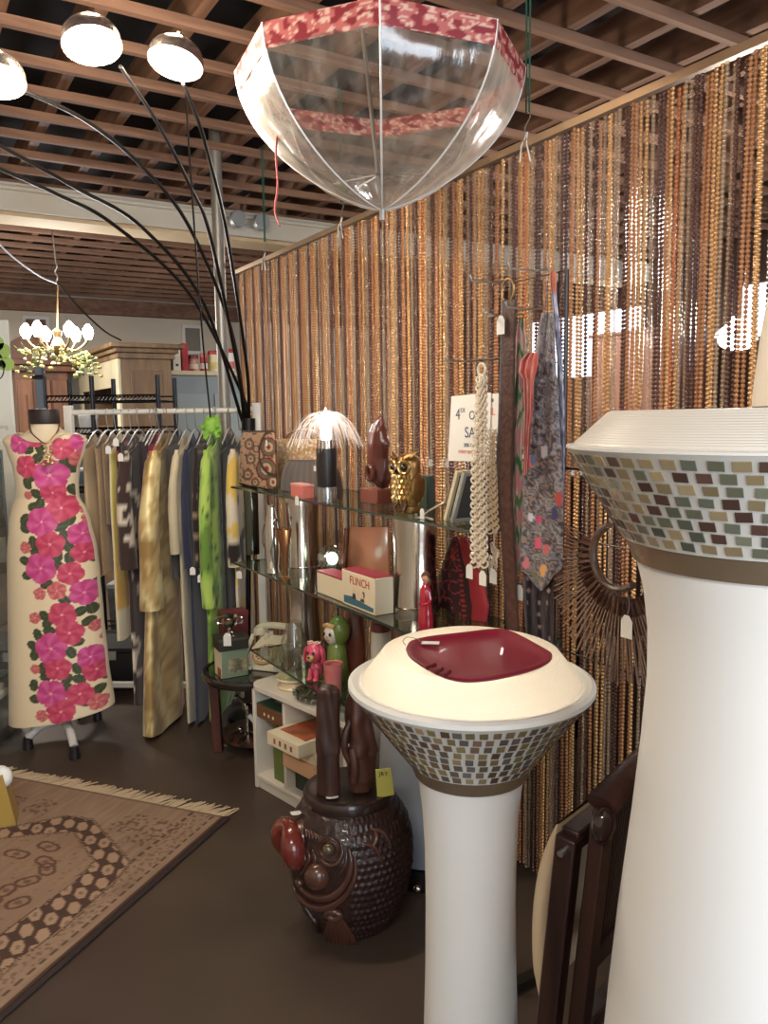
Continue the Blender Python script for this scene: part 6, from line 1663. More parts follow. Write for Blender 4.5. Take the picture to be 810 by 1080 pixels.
b = MB(); cs = [PY(x,y,2.20) for x,y in ((396,812),(412,810),(416,838),(398,842))]; b.add([p for p in cs]+[p+Vector((0,0.002,0)) for p in cs], [(0,1,2,3),(7,6,5,4),(0,4,5,1),(1,5,6,2),(2,6,7,3),(3,7,4,0)]); b.build('card', mat('yellow_card_paper', (196,190,96), 0.7), yt, smooth=False)
text('lettering', 'JRY', 0.018, Matrix.Translation(PY(404.5,816.5,2.198)) @ Matrix.Rotation(rad(90),4,'X'), mat('black_ink'), yt)

# ------------------------------------------------------------------ rug
RC = PZ(237,863,0); R1 = PZ(0,818,0); d1 = (R1-RC).normalized(); d2 = (PZ(0,1079,0)-RC); d2 = (d2-d1*d2.dot(d1)).normalized()
RW, RL = 1.50, 1.95
def st(px, py):
    p = PZ(px,py,0)-RC; return (p.dot(d1), p.dot(d2))
z7 = lambda x, y: st(x/3.115, 800+y/3.115)
outer = [z7(*q) for q in ((-260,275),(0,233),(120,212),(225,190),(310,205),(350,250),(436,345),(390,405),(210,570),(100,645),(0,715),(-200,860))]
inner = [z7(*q) for q in ((-260,320),(0,272),(130,256),(240,250),(270,295),(305,345),(240,410),(130,490),(0,580),(-200,735))]
def inside(poly, s, t):
    c = False; j = len(poly)-1
    for i in range(len(poly)):
        a, b_ = poly[i], poly[j]
        if (a[1] > t) != (b_[1] > t) and s < (b_[0]-a[0])*(t-a[1])/(b_[1]-a[1])+a[0]: c = not c
        j = i
    return c
def dist(poly, s, t):
    best = 9
    for a, b_ in zip(poly, poly[1:]):
        vx, vy = b_[0]-a[0], b_[1]-a[1]; L = vx*vx+vy*vy; k = max(0,min(1,((s-a[0])*vx+(t-a[1])*vy)/L))
        best = min(best, math.hypot(s-a[0]-k*vx, t-a[1]-k*vy))
    return best
MOTIF = [z7(*q) for q in ((55,320),(150,345),(155,370),(20,440),(90,410),(-60,380),(-40,470),(160,295),(-120,330),(-150,430),(60,480),(-90,530))]
MOT2 = [z7(*q) for q in ((135,165),(410,220),(540,235),(470,265),(30,150),(450,215),(-100,200))]
def rug_col(s, t):
    base = mixc((152,124,102),(134,108,88), 0.5+0.9*ns(s*5,t*5,1)); base = mixc(base,(170,144,120),0.35+0.5*ns(s*45,t*9,2))
    dk = (82,60,50)
    if s < 0.012: return dk
    if inside(outer, s, t):
        if not inside(inner, s, t):
            if dist(outer,s,t) < 0.012 or dist(inner,s,t) < 0.010: return dk if (int((s+t)*110)+int((s-t)*110)) % 2 else base
            # lattice of cream lozenges on a brown ground
            q = 0.062; a = (s/q); b_ = (t/q)
            u_, v_ = a+b_*0.5, b_*0.9
            row = math.floor(v_); fx = (u_+0.0*row) % 1-0.5; fy = v_ % 1-0.5
            h = max(abs(fx)*1.25, abs(fx)*0.62+abs(fy)*1.0)
            if h < 0.445: return mixc(base,(196,160,130),0.5) if h > 0.16 or int(row) % 2 else mixc(base,dk,0.25)
            return dk
        for i,(ms,mt) in enumerate(MOTIF):
            d = math.hypot((s-ms)*1.0,(t-mt)*1.35); a = math.atan2(t-mt,s-ms)
            if d < 0.055 and abs(d-0.036-0.010*math.cos(a*2+i)) < 0.0075: return mixc(base,(84,58,48),0.75)
            if d < 0.014: return mixc(base,(110,70,56),0.7)
        if ns(s*60,t*60,8) > 0.45: return mixc(base,dk,0.35)
        return mixc(base,(150,116,92),0.4)
    # outer field and border lines
    for ms,mt in MOT2:
        if max(abs(s-ms),abs(t-mt)) < 0.055 and ns(s*55,t*55,4) > 0.12: return mixc(base,(92,62,52),0.6)
    for e,w in ((0.135,0.006),(0.042,0.006)):
        if abs(s-e) < w and int(t*70) % 3: return mixc(base,dk,0.8)
    if 0.05 < s < 0.125 and ns(s*70,t*70,6) > 0.18: return mixc(base,(112,78,62),0.6)
    if t < 0.012: return mixc(base,dk,0.35)
    return base
t = thing('patterned_rug', 'worn tan oriental rug with brown octagon band and cream fringe on the floor', 'rug', RC+d1*RW/2+d2*RL/2)
b = MB(); th_ = 0.007
b.grid(300, 390, lambda x,y: RC+d1*(RW*x)+d2*(RL*y)+Vector((0,0,th_+0.0010*ns(x*9,y*12))), cfn=lambda x,y,p: rug_col(RW*x, RL*y))
P_ = [RC, RC+d1*RW, RC+d1*RW+d2*RL, RC+d2*RL]
b.add([p+Vector((0,0,0.0008)) for p in P_]+[p+Vector((0,0,th_)) for p in P_], [(3,2,1,0),(0,1,5,4),(1,2,6,5),(2,3,7,6),(3,0,4,7)], None, 0, (96,68,56))
b.build('pile', vcmat('rug_wool', 0.95, bump=0.4, bscale=300), t, angle=180)
b = MB(); n = 150
rr = random.Random(5)
for i in range(n):
    s = RW*i/n+rr.uniform(-.004,.004); p = RC+d1*s; L = rr.uniform(0.05,0.085); k = rr.uniform(-0.028,0.010)
    b.tube([p+Vector((0,0,0.005)), p-d2*L*0.5-d1*(0.012-k*0.3)+Vector((0,0,0.006)), p-d2*L-d1*(0.02-k)+Vector((0,0,0.004))], [0.0045,0.0045,0.0025], 6, flat=0.6)
f = b.build('fringe', mat('cream_fringe', (198,176,144), 0.95), t); f['kind'] = 'stuff'
b = MB(); b.tube([RC+d2*(RL*i/40)-d1*(0.012+0.004*ns(i*0.7,1))+Vector((0,0,0.006)) for i in range(41)], 0.011, 8, flat=0.5); b.build('side_binding', mat('dark_binding', (52,38,36), 0.9), t)
# gold paper bag at the picture's left edge
gp = PZ(17,870,0.009); 
t = thing('gold_gift_bag', 'shiny gold paper gift bag standing on the rug at the left picture edge', 'gift bag', gp+Vector((-0.16,0.05,0)))
M = Matrix.Translation(gp) @ Matrix.Rotation(rad(20),4,'Z')
b = MB(); w_, d_, h_ = 0.30, 0.12, 0.20
vs = [(0.0,0,0),(-w_,0,0),(-w_,d_,0),(0,d_,0),(-0.035,0.01,h_),(-w_+0.02,0.01,h_),(-w_+0.02,d_-0.02,h_),(-0.035,d_-0.02,h_)]
b.add([M @ Vector(q) for q in vs], [(0,1,2,3),(0,4,5,1),(1,5,6,2),(2,6,7,3),(3,7,4,0)]); b.build('bag_body', mat('gold_foil', (206,176,96), 0.28, 0.6, bump=0.3, bscale=12), t, solid=0.002, smooth=False)
b = MB(); pts = [M @ Vector(q) for q in ((-0.08,0.01,h_-0.01),(-0.10,0.0,h_+0.09),(-0.20,0.0,h_+0.09),(-0.22,0.01,h_-0.01))]; b.tube(catmull(pts,6), 0.004, 8); b.build('cord_handle', mat('gold_cord', (190,160,90), 0.5), t)
b = MB(); b.sphere(M @ Vector((-0.045,0.04,h_-0.02)), (0.045,0.03,0.045), 14, 8); b.build('tissue_paper', mat('white_tissue', (240,238,234), 0.8), t)

# ------------------------------------------------------------------ clear display case left of the dress form
cA = PZ(-12,797,0.0); cx0 = Vector((cA.x,cA.y,0)); wC, dC, hC = 0.42, 0.34, PY(20,478,cA.y).z
t = thing('acrylic_display_case', 'clear acrylic display case with shelves of small silver goods at the left edge', 'display case', cx0+Vector((-wC/2,dC/2,0)))
ac = clear_mat('case_acrylic', (236,240,240), 0.10, 0.04, 0.7); edge = mat('acrylic_edge', (168,172,172), 0.2, 0.3)
b = MB(); o = cx0
def cb(c, d): b.box((o.x+c[0],o.y+c[1],c[2]), d)
for nm, c, d in (('clear_panel',(-wC/2,0.002,hC/2),(wC,0.004,hC)),('clear_panel',(-0.002,dC/2,hC/2),(0.004,dC-0.012,hC)),('clear_panel',(-wC/2,dC-0.002,hC/2),(wC,0.004,hC)),('top_panel',(-wC/2,dC/2,hC+0.003),(wC,dC,0.005))):
    b = MB(); cb(c,d); b.build(nm, ac, t, smooth=False)
for x in (-0.005,-wC+0.005):
    for y in (0.005,dC-0.005):
        b = MB(); b.beam((o.x+x,o.y+y,0.001),(o.x+x,o.y+y,hC),0.010,0.010); b.build('corner_post', edge, t, smooth=False)
b = MB(); cb((-wC/2,dC/2,0.03),(wC-0.02,dC-0.02,0.055)); b.build('plinth', mat('dark_plinth', (40,34,32), 0.6), t, smooth=False)
lv = [0.30,0.55,0.80,1.02]
for z in lv:
    b = MB(); cb((-wC/2,dC/2,z),(wC-0.024,dC-0.024,0.008)); b.build('case_shelf', mat('frosted_shelf', (176,172,164), 0.3, alpha=0.7), t, smooth=False)
b = MB(); cb((-0.09,-0.004,0.040),(0.17,0.004,0.036)); lb = b.build('yellow_label', mat('yellow_card_paper'), t, smooth=False); lb['label'] = 'yellow shelf label with black lettering'
for k,(s_,z_) in enumerate((('DISPLAY',0.047),('ONLY',0.031))): text('lettering', s_, 0.017, Matrix.Translation((o.x-0.085,o.y-0.0065,z_)) @ Matrix.Rotation(rad(90),4,'X'), mat('black_ink'), lb)
sil = mat('silver_goods', (196,194,190), 0.2, 0.9)
for z, lab, nm, prof in ((lv[0],'silver bowl on the lowest shelf of the clear display case','silver_bowl',[(0,0),(0.03,0),(0.02,0.012),(0.07,0.05),(0.075,0.06),(0.068,0.058),(0,0.02)]),(lv[1],'silver lidded pot on the second shelf of the clear display case','silver_pot',[(0,0),(0.04,0),(0.06,0.03),(0.055,0.08),(0.03,0.10),(0.012,0.11),(0.014,0.125),(0,0.13)]),(lv[2],'pewter candlestick on the third shelf of the clear display case','pewter_candlestick',[(0,0),(0.05,0),(0.045,0.015),(0.014,0.03),(0.012,0.11),(0.03,0.13),(0.03,0.15),(0,0.15)])):
    p = Vector((o.x-0.10,o.y+0.14,z+0.0048)); tt = thing(nm, lab, 'silverware', p); b = MB(); b.lathe(prof, 28, Matrix.Translation(p)); b.build('body', sil, tt, angle=50)
    b = MB(); b.tube(catmull([p+Vector((0.05,0,0.03)),p+Vector((0.085,0,0.045)),p+Vector((0.06,0,0.065))],4), 0.004, 8); b.build('handle', sil, tt)
# black low trunk behind the dress form
p = PZ(70,772,0); t = thing('storage_chest', 'low black storage chest standing behind the dress form legs', 'chest', (p.x,4.56,0))
b = MB(); b.box((p.x+0.04,4.56,0.11),(0.62,0.40,0.22)); b.build('chest_body', mat('black_vinyl', (22,20,21), 0.5), t, bevel=0.006)
b = MB(); b.box((p.x+0.04,4.56,0.236),(0.63,0.41,0.028)); b.build('lid', mat('black_vinyl'), t, bevel=0.006)
b = MB(); b.box((p.x+0.04,4.352,0.21),(0.05,0.014,0.05)); b.build('latch', mat('steel_wire'), t)
# white notice board at the left edge with a green clover
wq = PY(17,478,4.3); t = thing('white_sign_board', 'tall white sign board with green clover leaf at the left picture edge', 'sign', (wq.x-0.25,4.3,0))
ztb = PY(17,337,4.3).z; zbb = 0.9
b = MB(); b.box((wq.x-0.25,4.31,(ztb+zbb)/2),(0.5,0.02,ztb-zbb)); b.build('board', mat('sign_white', (236,236,226), 0.5), t, bevel=0.006)
for x in (-0.06,-0.44):
    b = MB(); b.beam((wq.x+x,4.335,0.0),(wq.x+x,4.335,ztb-0.1),0.03,0.025); b.build('leg', mat('white_tube'), t)
gm = mat('clover_green', (172,206,112), 0.6)
b = MB()
for (x,y,r) in ((3,370,8),(8,384,7),(-4,362,8),(-6,380,9),(1,385,5)):
    c = PY(x,y,4.298); n = 20; rr_ = r*4.3/F; k = len(b.v)
    b.add([c+Vector((rr_*math.cos(q*TAU/n),0,rr_*math.sin(q*TAU/n))) for q in range(n)]+[c+Vector((rr_*math.cos(q*TAU/n),0.001,rr_*math.sin(q*TAU/n))) for q in range(n)], [tuple(range(n)),tuple(reversed(range(n,2*n)))]+[(q,(q+1)%n,n+(q+1)%n,n+q) for q in range(n)])
b.build('clover', gm, t, smooth=False)
c = PY(-8,390,4.297); b = MB(); b.tube([c+Vector((0.06*math.cos(q),0,0.06*math.sin(q))) for q in [i*TAU/40 for i in range(41)]], 0.003, 6); b.build('ring_mark', mat('black_ink'), t)
text('lettering', 'thing', 0.034, Matrix.Translation(PY(2,450,4.297)) @ Matrix.Rotation(rad(90),4,'X'), mat('faint_brown_ink', (196,176,160), 0.7), t)
# ------------------------------------------------------------------ far end of the shop
def PU(px, py, u):
    r = ray(px, py); o = O-P0; t = (u-o.dot(EU))/r.dot(EU); return O+r*t
def UB(b, u0, u1, v0, v1, z0, z1, mi=0):
    return b.add([W(u,v,z) for u in (u0,u1) for v in (v0,v1) for z in (z0,z1)], [(0,1,3,2),(4,6,7,5),(0,4,5,1),(2,3,7,6),(0,2,6,4),(1,5,7,3)], None, mi)
def ubuild(name, boxes, m, parent, bevel=0.003):
    b = MB()
    for q in boxes: UB(b, *q)
    return b.build(name, m, parent, bevel=bevel, smooth=False)
# vents
for k,(x0,x1,y0,y1,lab,c) in enumerate(((25.5,51.5,334,370,'white framed brown vent grille high on the back wall, left of the tall oak cabinet',(128,96,78)),(193,213.5,343.5,373,'white framed grey vent grille high on the back wall above the tins',(140,132,118)))):
    a = PU(x0,y1,U1-0.02); c_ = PU(x1,y0,U1-0.02); va, vb = uvz(a)[1], uvz(c_)[1]; za, zb = a.z, c_.z
    t = thing('air_vent', lab, 'vent', W(U1-0.02,(va+vb)/2,za)); w = 0.035
    ubuild('frame', [(U1-0.03,U1-0.002,va,va-w,za,zb),(U1-0.03,U1-0.002,vb+w,vb,za,zb),(U1-0.03,U1-0.002,va-w,vb+w,za,za+w),(U1-0.03,U1-0.002,va-w,vb+w,zb-w,zb)], mat('vent_white', (236,232,224), 0.5), t)
    bx_ = []; n = 9
    for i in range(n): v_ = lerp(va-w,vb+w,(i+0.5)/n); bx_.append((U1-0.022,U1-0.012,v_+0.012,v_-0.012,za+w,zb-w))
    if k:
        for i in range(8): z_ = lerp(za+w,zb-w,(i+0.5)/8); bx_.append((U1-0.024,U1-0.020,va-w,vb+w,z_-0.008,z_+0.008))
    ubuild('grille', bx_, mat('vent_grille_%s' % ('brown','grey')[k], c, 0.6), t, 0)
    ubuild('backing', [(U1-0.008,U1-0.003,va-w,vb+w,za+w,zb-w)], mat('vent_dark', (70,54,46), 0.8), t, 0)
# tall oak cabinet with open front
ca = PY(127,380,7.0); cu, cv, _ = uvz(ca)
oak = wood('old_oak', (92,70,50), (138,110,80), 0.6, 1.2, 'Z', 8); 
t = thing('oak_cabinet', 'tall oak cabinet with moulded cornice and open front near the back wall', 'cabinet', W(cu+0.9,cv-0.22,0))
zt_ = PY(127,378,7.0).z; cl, cw = 1.75, 0.44
ubuild('side_panel', [(cu,cu+0.03,cv,cv-cw,0.1,zt_)], oak, t); ubuild('side_panel', [(cu+cl-0.03,cu+cl,cv,cv-cw,0.1,zt_)], oak, t)
ubuild('back_panel', [(cu+0.031,cu+cl-0.031,cv-cw+0.03,cv-cw,0.1,zt_)], mat('dark_oak_back', (70,52,38), 0.7), t)
ubuild('face_frame', [(cu+0.0,cu+0.14,cv+0.025,cv+0.001,0.1,zt_-0.24),(cu+cl-0.14,cu+cl,cv+0.025,cv+0.001,0.1,zt_-0.24),(cu,cu+cl,cv+0.025,cv+0.001,zt_-0.24,zt_)], mat('cream_lit_oak', (190,180,152), 0.55, var=0.4, vscale=4), t)  # oak frame coloured pale for the light falling on this face
ubuild('inset_panel', [(cu-0.012,cu-0.001,cv-0.08,cv-cw+0.08,0.5,zt_-0.10)], wood('oak_inset', (84,62,44),(124,96,68),0.6,1.2,'Z',8), t, 0.006)
for k,z_ in enumerate((0.5,1.0,1.45)): ubuild('shelf', [(cu+0.031,cu+cl-0.031,cv,cv-cw+0.031,z_,z_+0.025)], oak, t)
ubuild('plinth', [(cu-0.02,cu+cl+0.02,cv+0.03,cv-cw-0.02,0.001,0.1)], oak, t)
for k,(e,z0,z1) in enumerate(((0.03,0.001,0.05),(0.06,0.051,0.09),(0.10,0.091,0.13))): ubuild('cornice', [(cu-e,cu+cl+e,cv+e,cv-cw-e,zt_+z0,zt_+z1)], oak, t, 0.008)
# grey cabinet with tins and books on top
GY = 7.75; ga = PY(181,400,GY); gu, gv, _ = uvz(ga); gu = max(gu, cu+0.25)
gtop = PU(200,391,gu).z
vL, vR = uvz(PU(180,400,gu))[1], uvz(PU(262,400,gu))[1]
vL = min(vL, cv-cw-0.13)
gm_ = mat('grey_blue_paint', (132,142,146), 0.55, var=0.3, vscale=3, col2=(108,116,120))
t = thing('grey_cabinet', 'grey blue painted cabinet beside the oak cabinet with tins and books on top', 'cabinet', W(gu+0.2,(vL+vR)/2,0))
ubuild('body', [(gu,gu+0.45,vL,vR,0.001,gtop-0.045)], gm_, t, 0.004)
ubuild('top_board', [(gu-0.03,gu+0.47,vL+0.01,vR-0.02,gtop-0.043,gtop-0.001)], mat('pale_top_board', (206,188,156), 0.6), t)
hw_ = (vL-vR)/2
for s in (0,1): ubuild('door', [(gu-0.018,gu-0.001,vL-0.03-s*hw_,vL-hw_+0.03-s*hw_,0.25,gtop-0.22)], mat('grey_blue_door', (140,150,152), 0.5), t, 0.004)
def ontop(name, label, cat, x0, x1, y0, m, parts=(), d=0.16, lid=None):
    a = uvz(PU(x0,391,gu+0.08)); c_ = uvz(PU(x1,391,gu+0.08)); z1 = gtop+ (PU((x0+x1)/2,y0,gu+0.08).z-PU((x0+x1)/2,390.5,gu+0.08).z)
    t = thing(name, label, cat, W(gu+0.08+d/2,(a[1]+c_[1])/2,gtop))
    return t, a[1], c_[1], z1
t,a,c_,z1 = ontop('white_binder','white ring binder standing on the grey cabinet next to the red box','binder',182.5,191.5,362,None)
ubuild('cover', [(gu+0.08,gu+0.30,a-0.004,c_+0.004,gtop+0.0005,z1)], mat('binder_white', (228,218,198), 0.6), t); b = MB()
for zz in (0.22,0.78): ubuild('finger_hole', [(gu+0.075,gu+0.0795,(a+c_)/2+0.012,(a+c_)/2-0.012,lerp(gtop,z1,zz)-0.012,lerp(gtop,z1,zz)+0.012)], mat('black_plastic'), t, 0)
t,a,c_,z1 = ontop('red_book','tall red book standing on the grey cabinet between the binder and the red tin','book',192.5,199.5,361,None)
ubuild('cover', [(gu+0.08,gu+0.28,a-0.003,c_+0.003,gtop+0.0005,z1)], mat('book_red', (178,44,48), 0.6, var=0.4, vscale=40), t); ubuild('pages', [(gu+0.09,gu+0.27,a-0.008,c_+0.008,z1+0.0005,z1+0.004)], mat('page_cream', (222,210,186), 0.8), t)
def tin(name, label, x0, x1, y0, m, lid, spots_=None):
    t,a,c_,z1 = ontop(name, label, 'tin', x0, x1, y0, None); r = (a-c_)/2*0.94; p = W(gu+0.08+r,(a+c_)/2,0)
    b = MB(); b.lathe([(0,gtop+0.0005),(r,gtop+0.0005),(r,z1-0.04),(0,z1-0.04)], 32, Matrix.Translation((p.x,p.y,0))); b.build('can', m, t)
    b = MB(); b.lathe([(0,z1-0.039),(r*1.04,z1-0.039),(r*1.04,z1-0.008),(r*0.9,z1),(0,z1)], 32, Matrix.Translation((p.x,p.y,0))); b.build('lid', lid, t)
    b = MB(); b.lathe([(r+0.002,lerp(gtop,z1,0.15)),(r+0.002,lerp(gtop,z1,0.45))], 32, Matrix.Translation((p.x,p.y,0)), cap=False); b.build('label_band', spots_, t)
tin('red_tin','dark red tin with pale spots on the grey cabinet, right of the red book',200.5,211.5,373,mat('tin_red', (150,36,40), 0.35, var=0.8, vscale=28, col2=(226,190,170)),mat('tin_dark_red', (110,26,32), 0.35),mat('tin_band', (222,200,180), 0.5))
tin('small_red_tin','small red and white tin in the middle of the row on the grey cabinet',212.5,220.5,371,mat('tin_red2', (186,50,52), 0.4),mat('tin_pink', (206,110,110), 0.4),mat('tin_white', (236,232,226), 0.5))
tin('cream_tin','cream tin with red lid on the grey cabinet next to the steel pole',222,235,368,mat('tin_cream', (232,220,180), 0.45),mat('tin_red_lid', (178,46,50), 0.4),mat('tin_yellow', (224,206,130), 0.5))
tin('white_jar','white jar with red lid on the grey cabinet, right of the steel pole',240,249,366,mat('tin_white'),mat('tin_red_lid'),mat('tin_pink'))
# carved brown wardrobe
ba = PY(57,400,7.9); bu_, bv_, _ = uvz(ba); vv0, vv1 = uvz(PU(16,400,7.6))[1], uvz(PU(91,400,7.6))[1]; vv1 = max(vv1, cv+0.15)
ztw = PU(70,380,7.6).z
cb_ = wood('carved_brown', (86,54,38), (128,84,58), 0.45, 1.2, 'Z', 8)
t = thing('carved_wardrobe', 'brown carved wardrobe with arched top behind the chandelier', 'wardrobe', W(7.9,(vv0+vv1)/2,0))
ubuild('body', [(7.6,8.2,vv0,vv1,0.001,ztw-0.12)], cb_, t, 0.006)
ubuild('cornice', [(7.53,8.22,vv0+0.06,vv1-0.06,ztw-0.119,ztw-0.06),(7.50,8.24,vv0+0.09,vv1-0.09,ztw-0.059,ztw)], cb_, t, 0.008)
nD = 3; 
for i in range(nD):
    va_, vb_ = lerp(vv0,vv1,(i+0.08)/nD), lerp(vv0,vv1,(i+0.92)/nD)
    d_ = ubuild('door', [(7.575,7.599,va_,vb_,0.2,ztw-0.2)], wood('carved_door', (96,62,44),(140,94,66),0.45,1.2,'Z',8), t, 0.006); ubuild('door_panel', [(7.56,7.574,va_-0.08,vb_+0.08,0.5,ztw-0.35)], cb_, d_, 0.01)
ap = uvz(PU(36,365,7.6)); b = MB(); n = 20; rA = 0.30
pts = [W(7.6,ap[1]+rA*math.cos(q*PI/n),ztw+0.001+rA*0.8*math.sin(q*PI/n)) for q in range(n+1)]; pts2 = [p+EU*0.08 for p in pts]
m_ = n+1; b.add(pts+pts2, [tuple(range(m_)),tuple(reversed(range(m_,2*m_)))]+[(q,(q+1)%m_,m_+(q+1)%m_,m_+q) for q in range(m_)]); b.build('arched_crest', cb_, t)
# chandelier with flower garland, hook and cable
hk = PY(61,300,5.6); t = thing('chandelier', 'lit chandelier with yellow flower garland hanging from a ceiling hook at upper left', 'chandelier', PY(61,356,5.6))
cc = PY(61,362,5.6); brs = mat('old_brass', (150,120,80), 0.35, 0.85)
b = MB(); b.tube([hk, cc+Vector((0,0,0.05))], 0.006, 6); b.build('chain', brs, t)
b = MB(); b.lathe([(0,-0.10),(0.03,-0.07),(0.05,-0.02),(0.02,0.04),(0.035,0.08),(0,0.11)], 20, Matrix.Translation(cc)); b.build('stem', brs, t)
for k in range(6):
    a = TAU*k/6+0.25; d = Vector((math.cos(a),math.sin(a),0)); e = cc+d*0.20+Vector((0,0,0.03))
    b = MB(); b.tube(catmull([cc, cc+d*0.09+Vector((0,0,-0.05)), cc+d*0.16+Vector((0,0,-0.02)), e],6), 0.008, 8); ar = b.build('arm', brs, t)
    b = MB(); b.lathe([(0,0),(0.02,0),(0.036,0.035),(0.032,0.07),(0.010,0.10),(0,0.104)], 16, Matrix.Translation(e)); b.build('bulb', mat('lit_candle_bulb', (255,252,246), 0.3, emit=(240,248,255), estr=40.0), ar)
b = MB(); rr = random.Random(9)
gcol = [(214,200,130),(226,218,180),(196,182,104),(160,168,98),(112,122,70)]
for k in range(150):
    a = rr.random()*TAU; w = rr.random()
    p = cc+Vector((0.28*math.cos(a)*(0.5+0.5*w), 0.2*math.sin(a), -0.05-0.20*rr.random()*(0.35+0.65*abs(math.cos(a))**1.5)))
    b.sphere(p, (rr.uniform(.010,.020),rr.uniform(.010,.018),rr.uniform(.008,.014)), 7, 5, None, 0, rr.choice(gcol))
    if k % 3 == 0: b.tube([p, p+Vector((rr.uniform(-.05,.05),0,rr.uniform(-.01,.05)))], 0.002, 4, col=(96,110,56))
b.build('flower_garland', vcmat('silk_flower', 0.7), t)['kind'] = 'stuff'
L_ = bpy.data.lights.new('chandelier_light', 'POINT'); L_.energy = 22; L_.color = (0.96,0.97,1.0); L_.shadow_soft_size = 0.18
lo = bpy.data.objects.new('chandelier_light', L_); COL.objects.link(lo); lo.location = cc+Vector((0,-0.05,0.16))
t = thing('swag_cable', 'thin dark cable with hook strung from the left to the oak cabinet cornice', 'cable', hk)
b = MB(); b.tube(catmull([PY(-14,243,5.0),PY(10,268,5.3),PY(40,290,5.5),PY(60,299,5.55)],6), 0.006, 6); b.build('pale_flex', mat('tag_string'), t)
b = MB(); b.tube(catmull([PY(62,299.5,5.66),PY(85,326,6.0),PY(110,349,6.5),PY(127.5,359,6.9)],6), 0.007, 6); b.build('dark_flex', mat('black_metal'), t)
b = MB(); b.tube([hk+Vector((0.0,-0.05,0.02))+Vector((0.02*math.sin(q*0.5)*(1 if q<7 else -1),0,0.012*q-0.02)) for q in range(12)]+[Vector((hk.x,hk.y-0.05,HC))], 0.005, 6); b.build('ceiling_hook', mat('steel_wire'), t)
# black wire shelving behind the rack
WY = 5.15; xa, xb = PY(61,420,WY).x, PY(176,420,WY).x
t = thing('wire_shelving', 'black wire shelving unit standing behind the clothes rack', 'shelf unit', ((xa+xb)/2,WY,0)); bw = mat('black_metal')
for x in (xa, lerp(xa,xb,0.42), xb):
    for y in (WY-0.2, WY+0.2):
        zp = PY(110,398,WY).z
        b = MB(); b.tube([(x,y,0.0),(x,y,zp)], 0.015, 10); b.build('post', mat('black_steel_post', (44,46,52), 0.35, 0.6), t)
for z in (0.12,0.62,1.08,PY(110,455,WY).z-0.012,PY(110,424,WY).z):
    b = MB()
    for y in (WY-0.2,WY+0.2): b.tube([(xa,y,z),(xb,y,z)], 0.006, 6); b.tube([(xa,y,z+0.035),(xb,y,z+0.035)], 0.006, 6)
    for i in range(30): x = lerp(xa,xb,(i+0.5)/30); b.tube([(x,WY-0.2,z+0.003),(x,WY+0.2,z+0.003)], 0.003, 5); b.tube([(x-0.015,WY-0.2,z),(x+0.015,WY-0.2,z+0.035)], 0.0035, 4)
    b.build('wire_shelf', bw, t)
def tub(name, label, cat, px, z, r, h, m, lidm, Y=WY-0.05):
    p = D(px,Y,z); t = thing(name, label, cat, p); b = MB(); b.lathe([(0,0),(r*0.9,0),(r,h*0.8),(0,h*0.8)], 32, Matrix.Translation(p)); b.build('tub', m, t)
    b = MB(); b.lathe([(0,h*0.805),(r*1.05,h*0.805),(r*1.05,h*0.97),(r*0.9,h),(0,h)], 32, Matrix.Translation(p)); b.build('lid', lidm, t)
zs2 = PY(110,455,WY).z-0.0085
tub('white_tub','round white lidded tub on the wire shelving above the gown shoulder','tub',94,zs2,0.058,0.115,mat('tub_white', (206,206,212), 0.4),mat('tub_lid', (226,226,228), 0.4))
tub('blue_tin','round grey blue tin on the middle wire shelf behind the slacks','tin',88.5,1.124,0.048,0.10,mat('blue_grey_tin', (96,112,132), 0.35, 0.3),mat('tub_lid'))
tub('steel_canister','steel canister on the middle wire shelf next to the blue tin','tin',104,1.124,0.05,0.13,mat('silver_goods'),mat('steel_wire'))
pl = clear_mat('bin_plastic', (206,218,226), 0.28, 0.15, 0.85)
for k,(px,z,h,lab) in enumerate(((134,0.664,0.30,'clear plastic storage bin on the upper of the low wire shelves'),(134,0.164,0.34,'clear plastic storage bin on the lowest wire shelf'),(158,0.164,0.30,'clear plastic storage bin on the lowest wire shelf, behind the patterned coat'))):
    p = D(px,WY-0.05,z); t = thing('storage_bin', lab, 'bin', p); b = MB(); w_ = 0.062
    vs = [(sx*w_*0.9,sy*0.14,0) for sx,sy in ((-1,-1),(1,-1),(1,1),(-1,1))]+[(sx*w_,sy*0.15,h*0.9) for sx,sy in ((-1,-1),(1,-1),(1,1),(-1,1))]
    b.add([p+Vector(q) for q in vs], [(3,2,1,0),(0,1,5,4),(1,2,6,5),(2,3,7,6),(3,0,4,7)]); b.build('bin_body', pl, t, smooth=False)
    b = MB(); b.box((p.x,p.y,p.z+h*0.93),(w_*2.1,0.32,0.03)); b.build('lid', mat('bin_lid', (196,204,212), 0.3), t, bevel=0.004)
    b = MB(); rr = random.Random(k)
    for q in range(12): b.sphere(p+Vector((rr.uniform(-.06,.06),rr.uniform(-.1,.1),rr.uniform(.03,h*0.7))), (rr.uniform(.02,.035),)*3, 9, 6, None, 0, rr.choice([(196,200,206),(150,160,176),(226,226,226),(120,130,150)]))
    b.build('bin_contents', vcmat('silver_baubles', 0.25, 0.4), t)['kind'] = 'stuff'
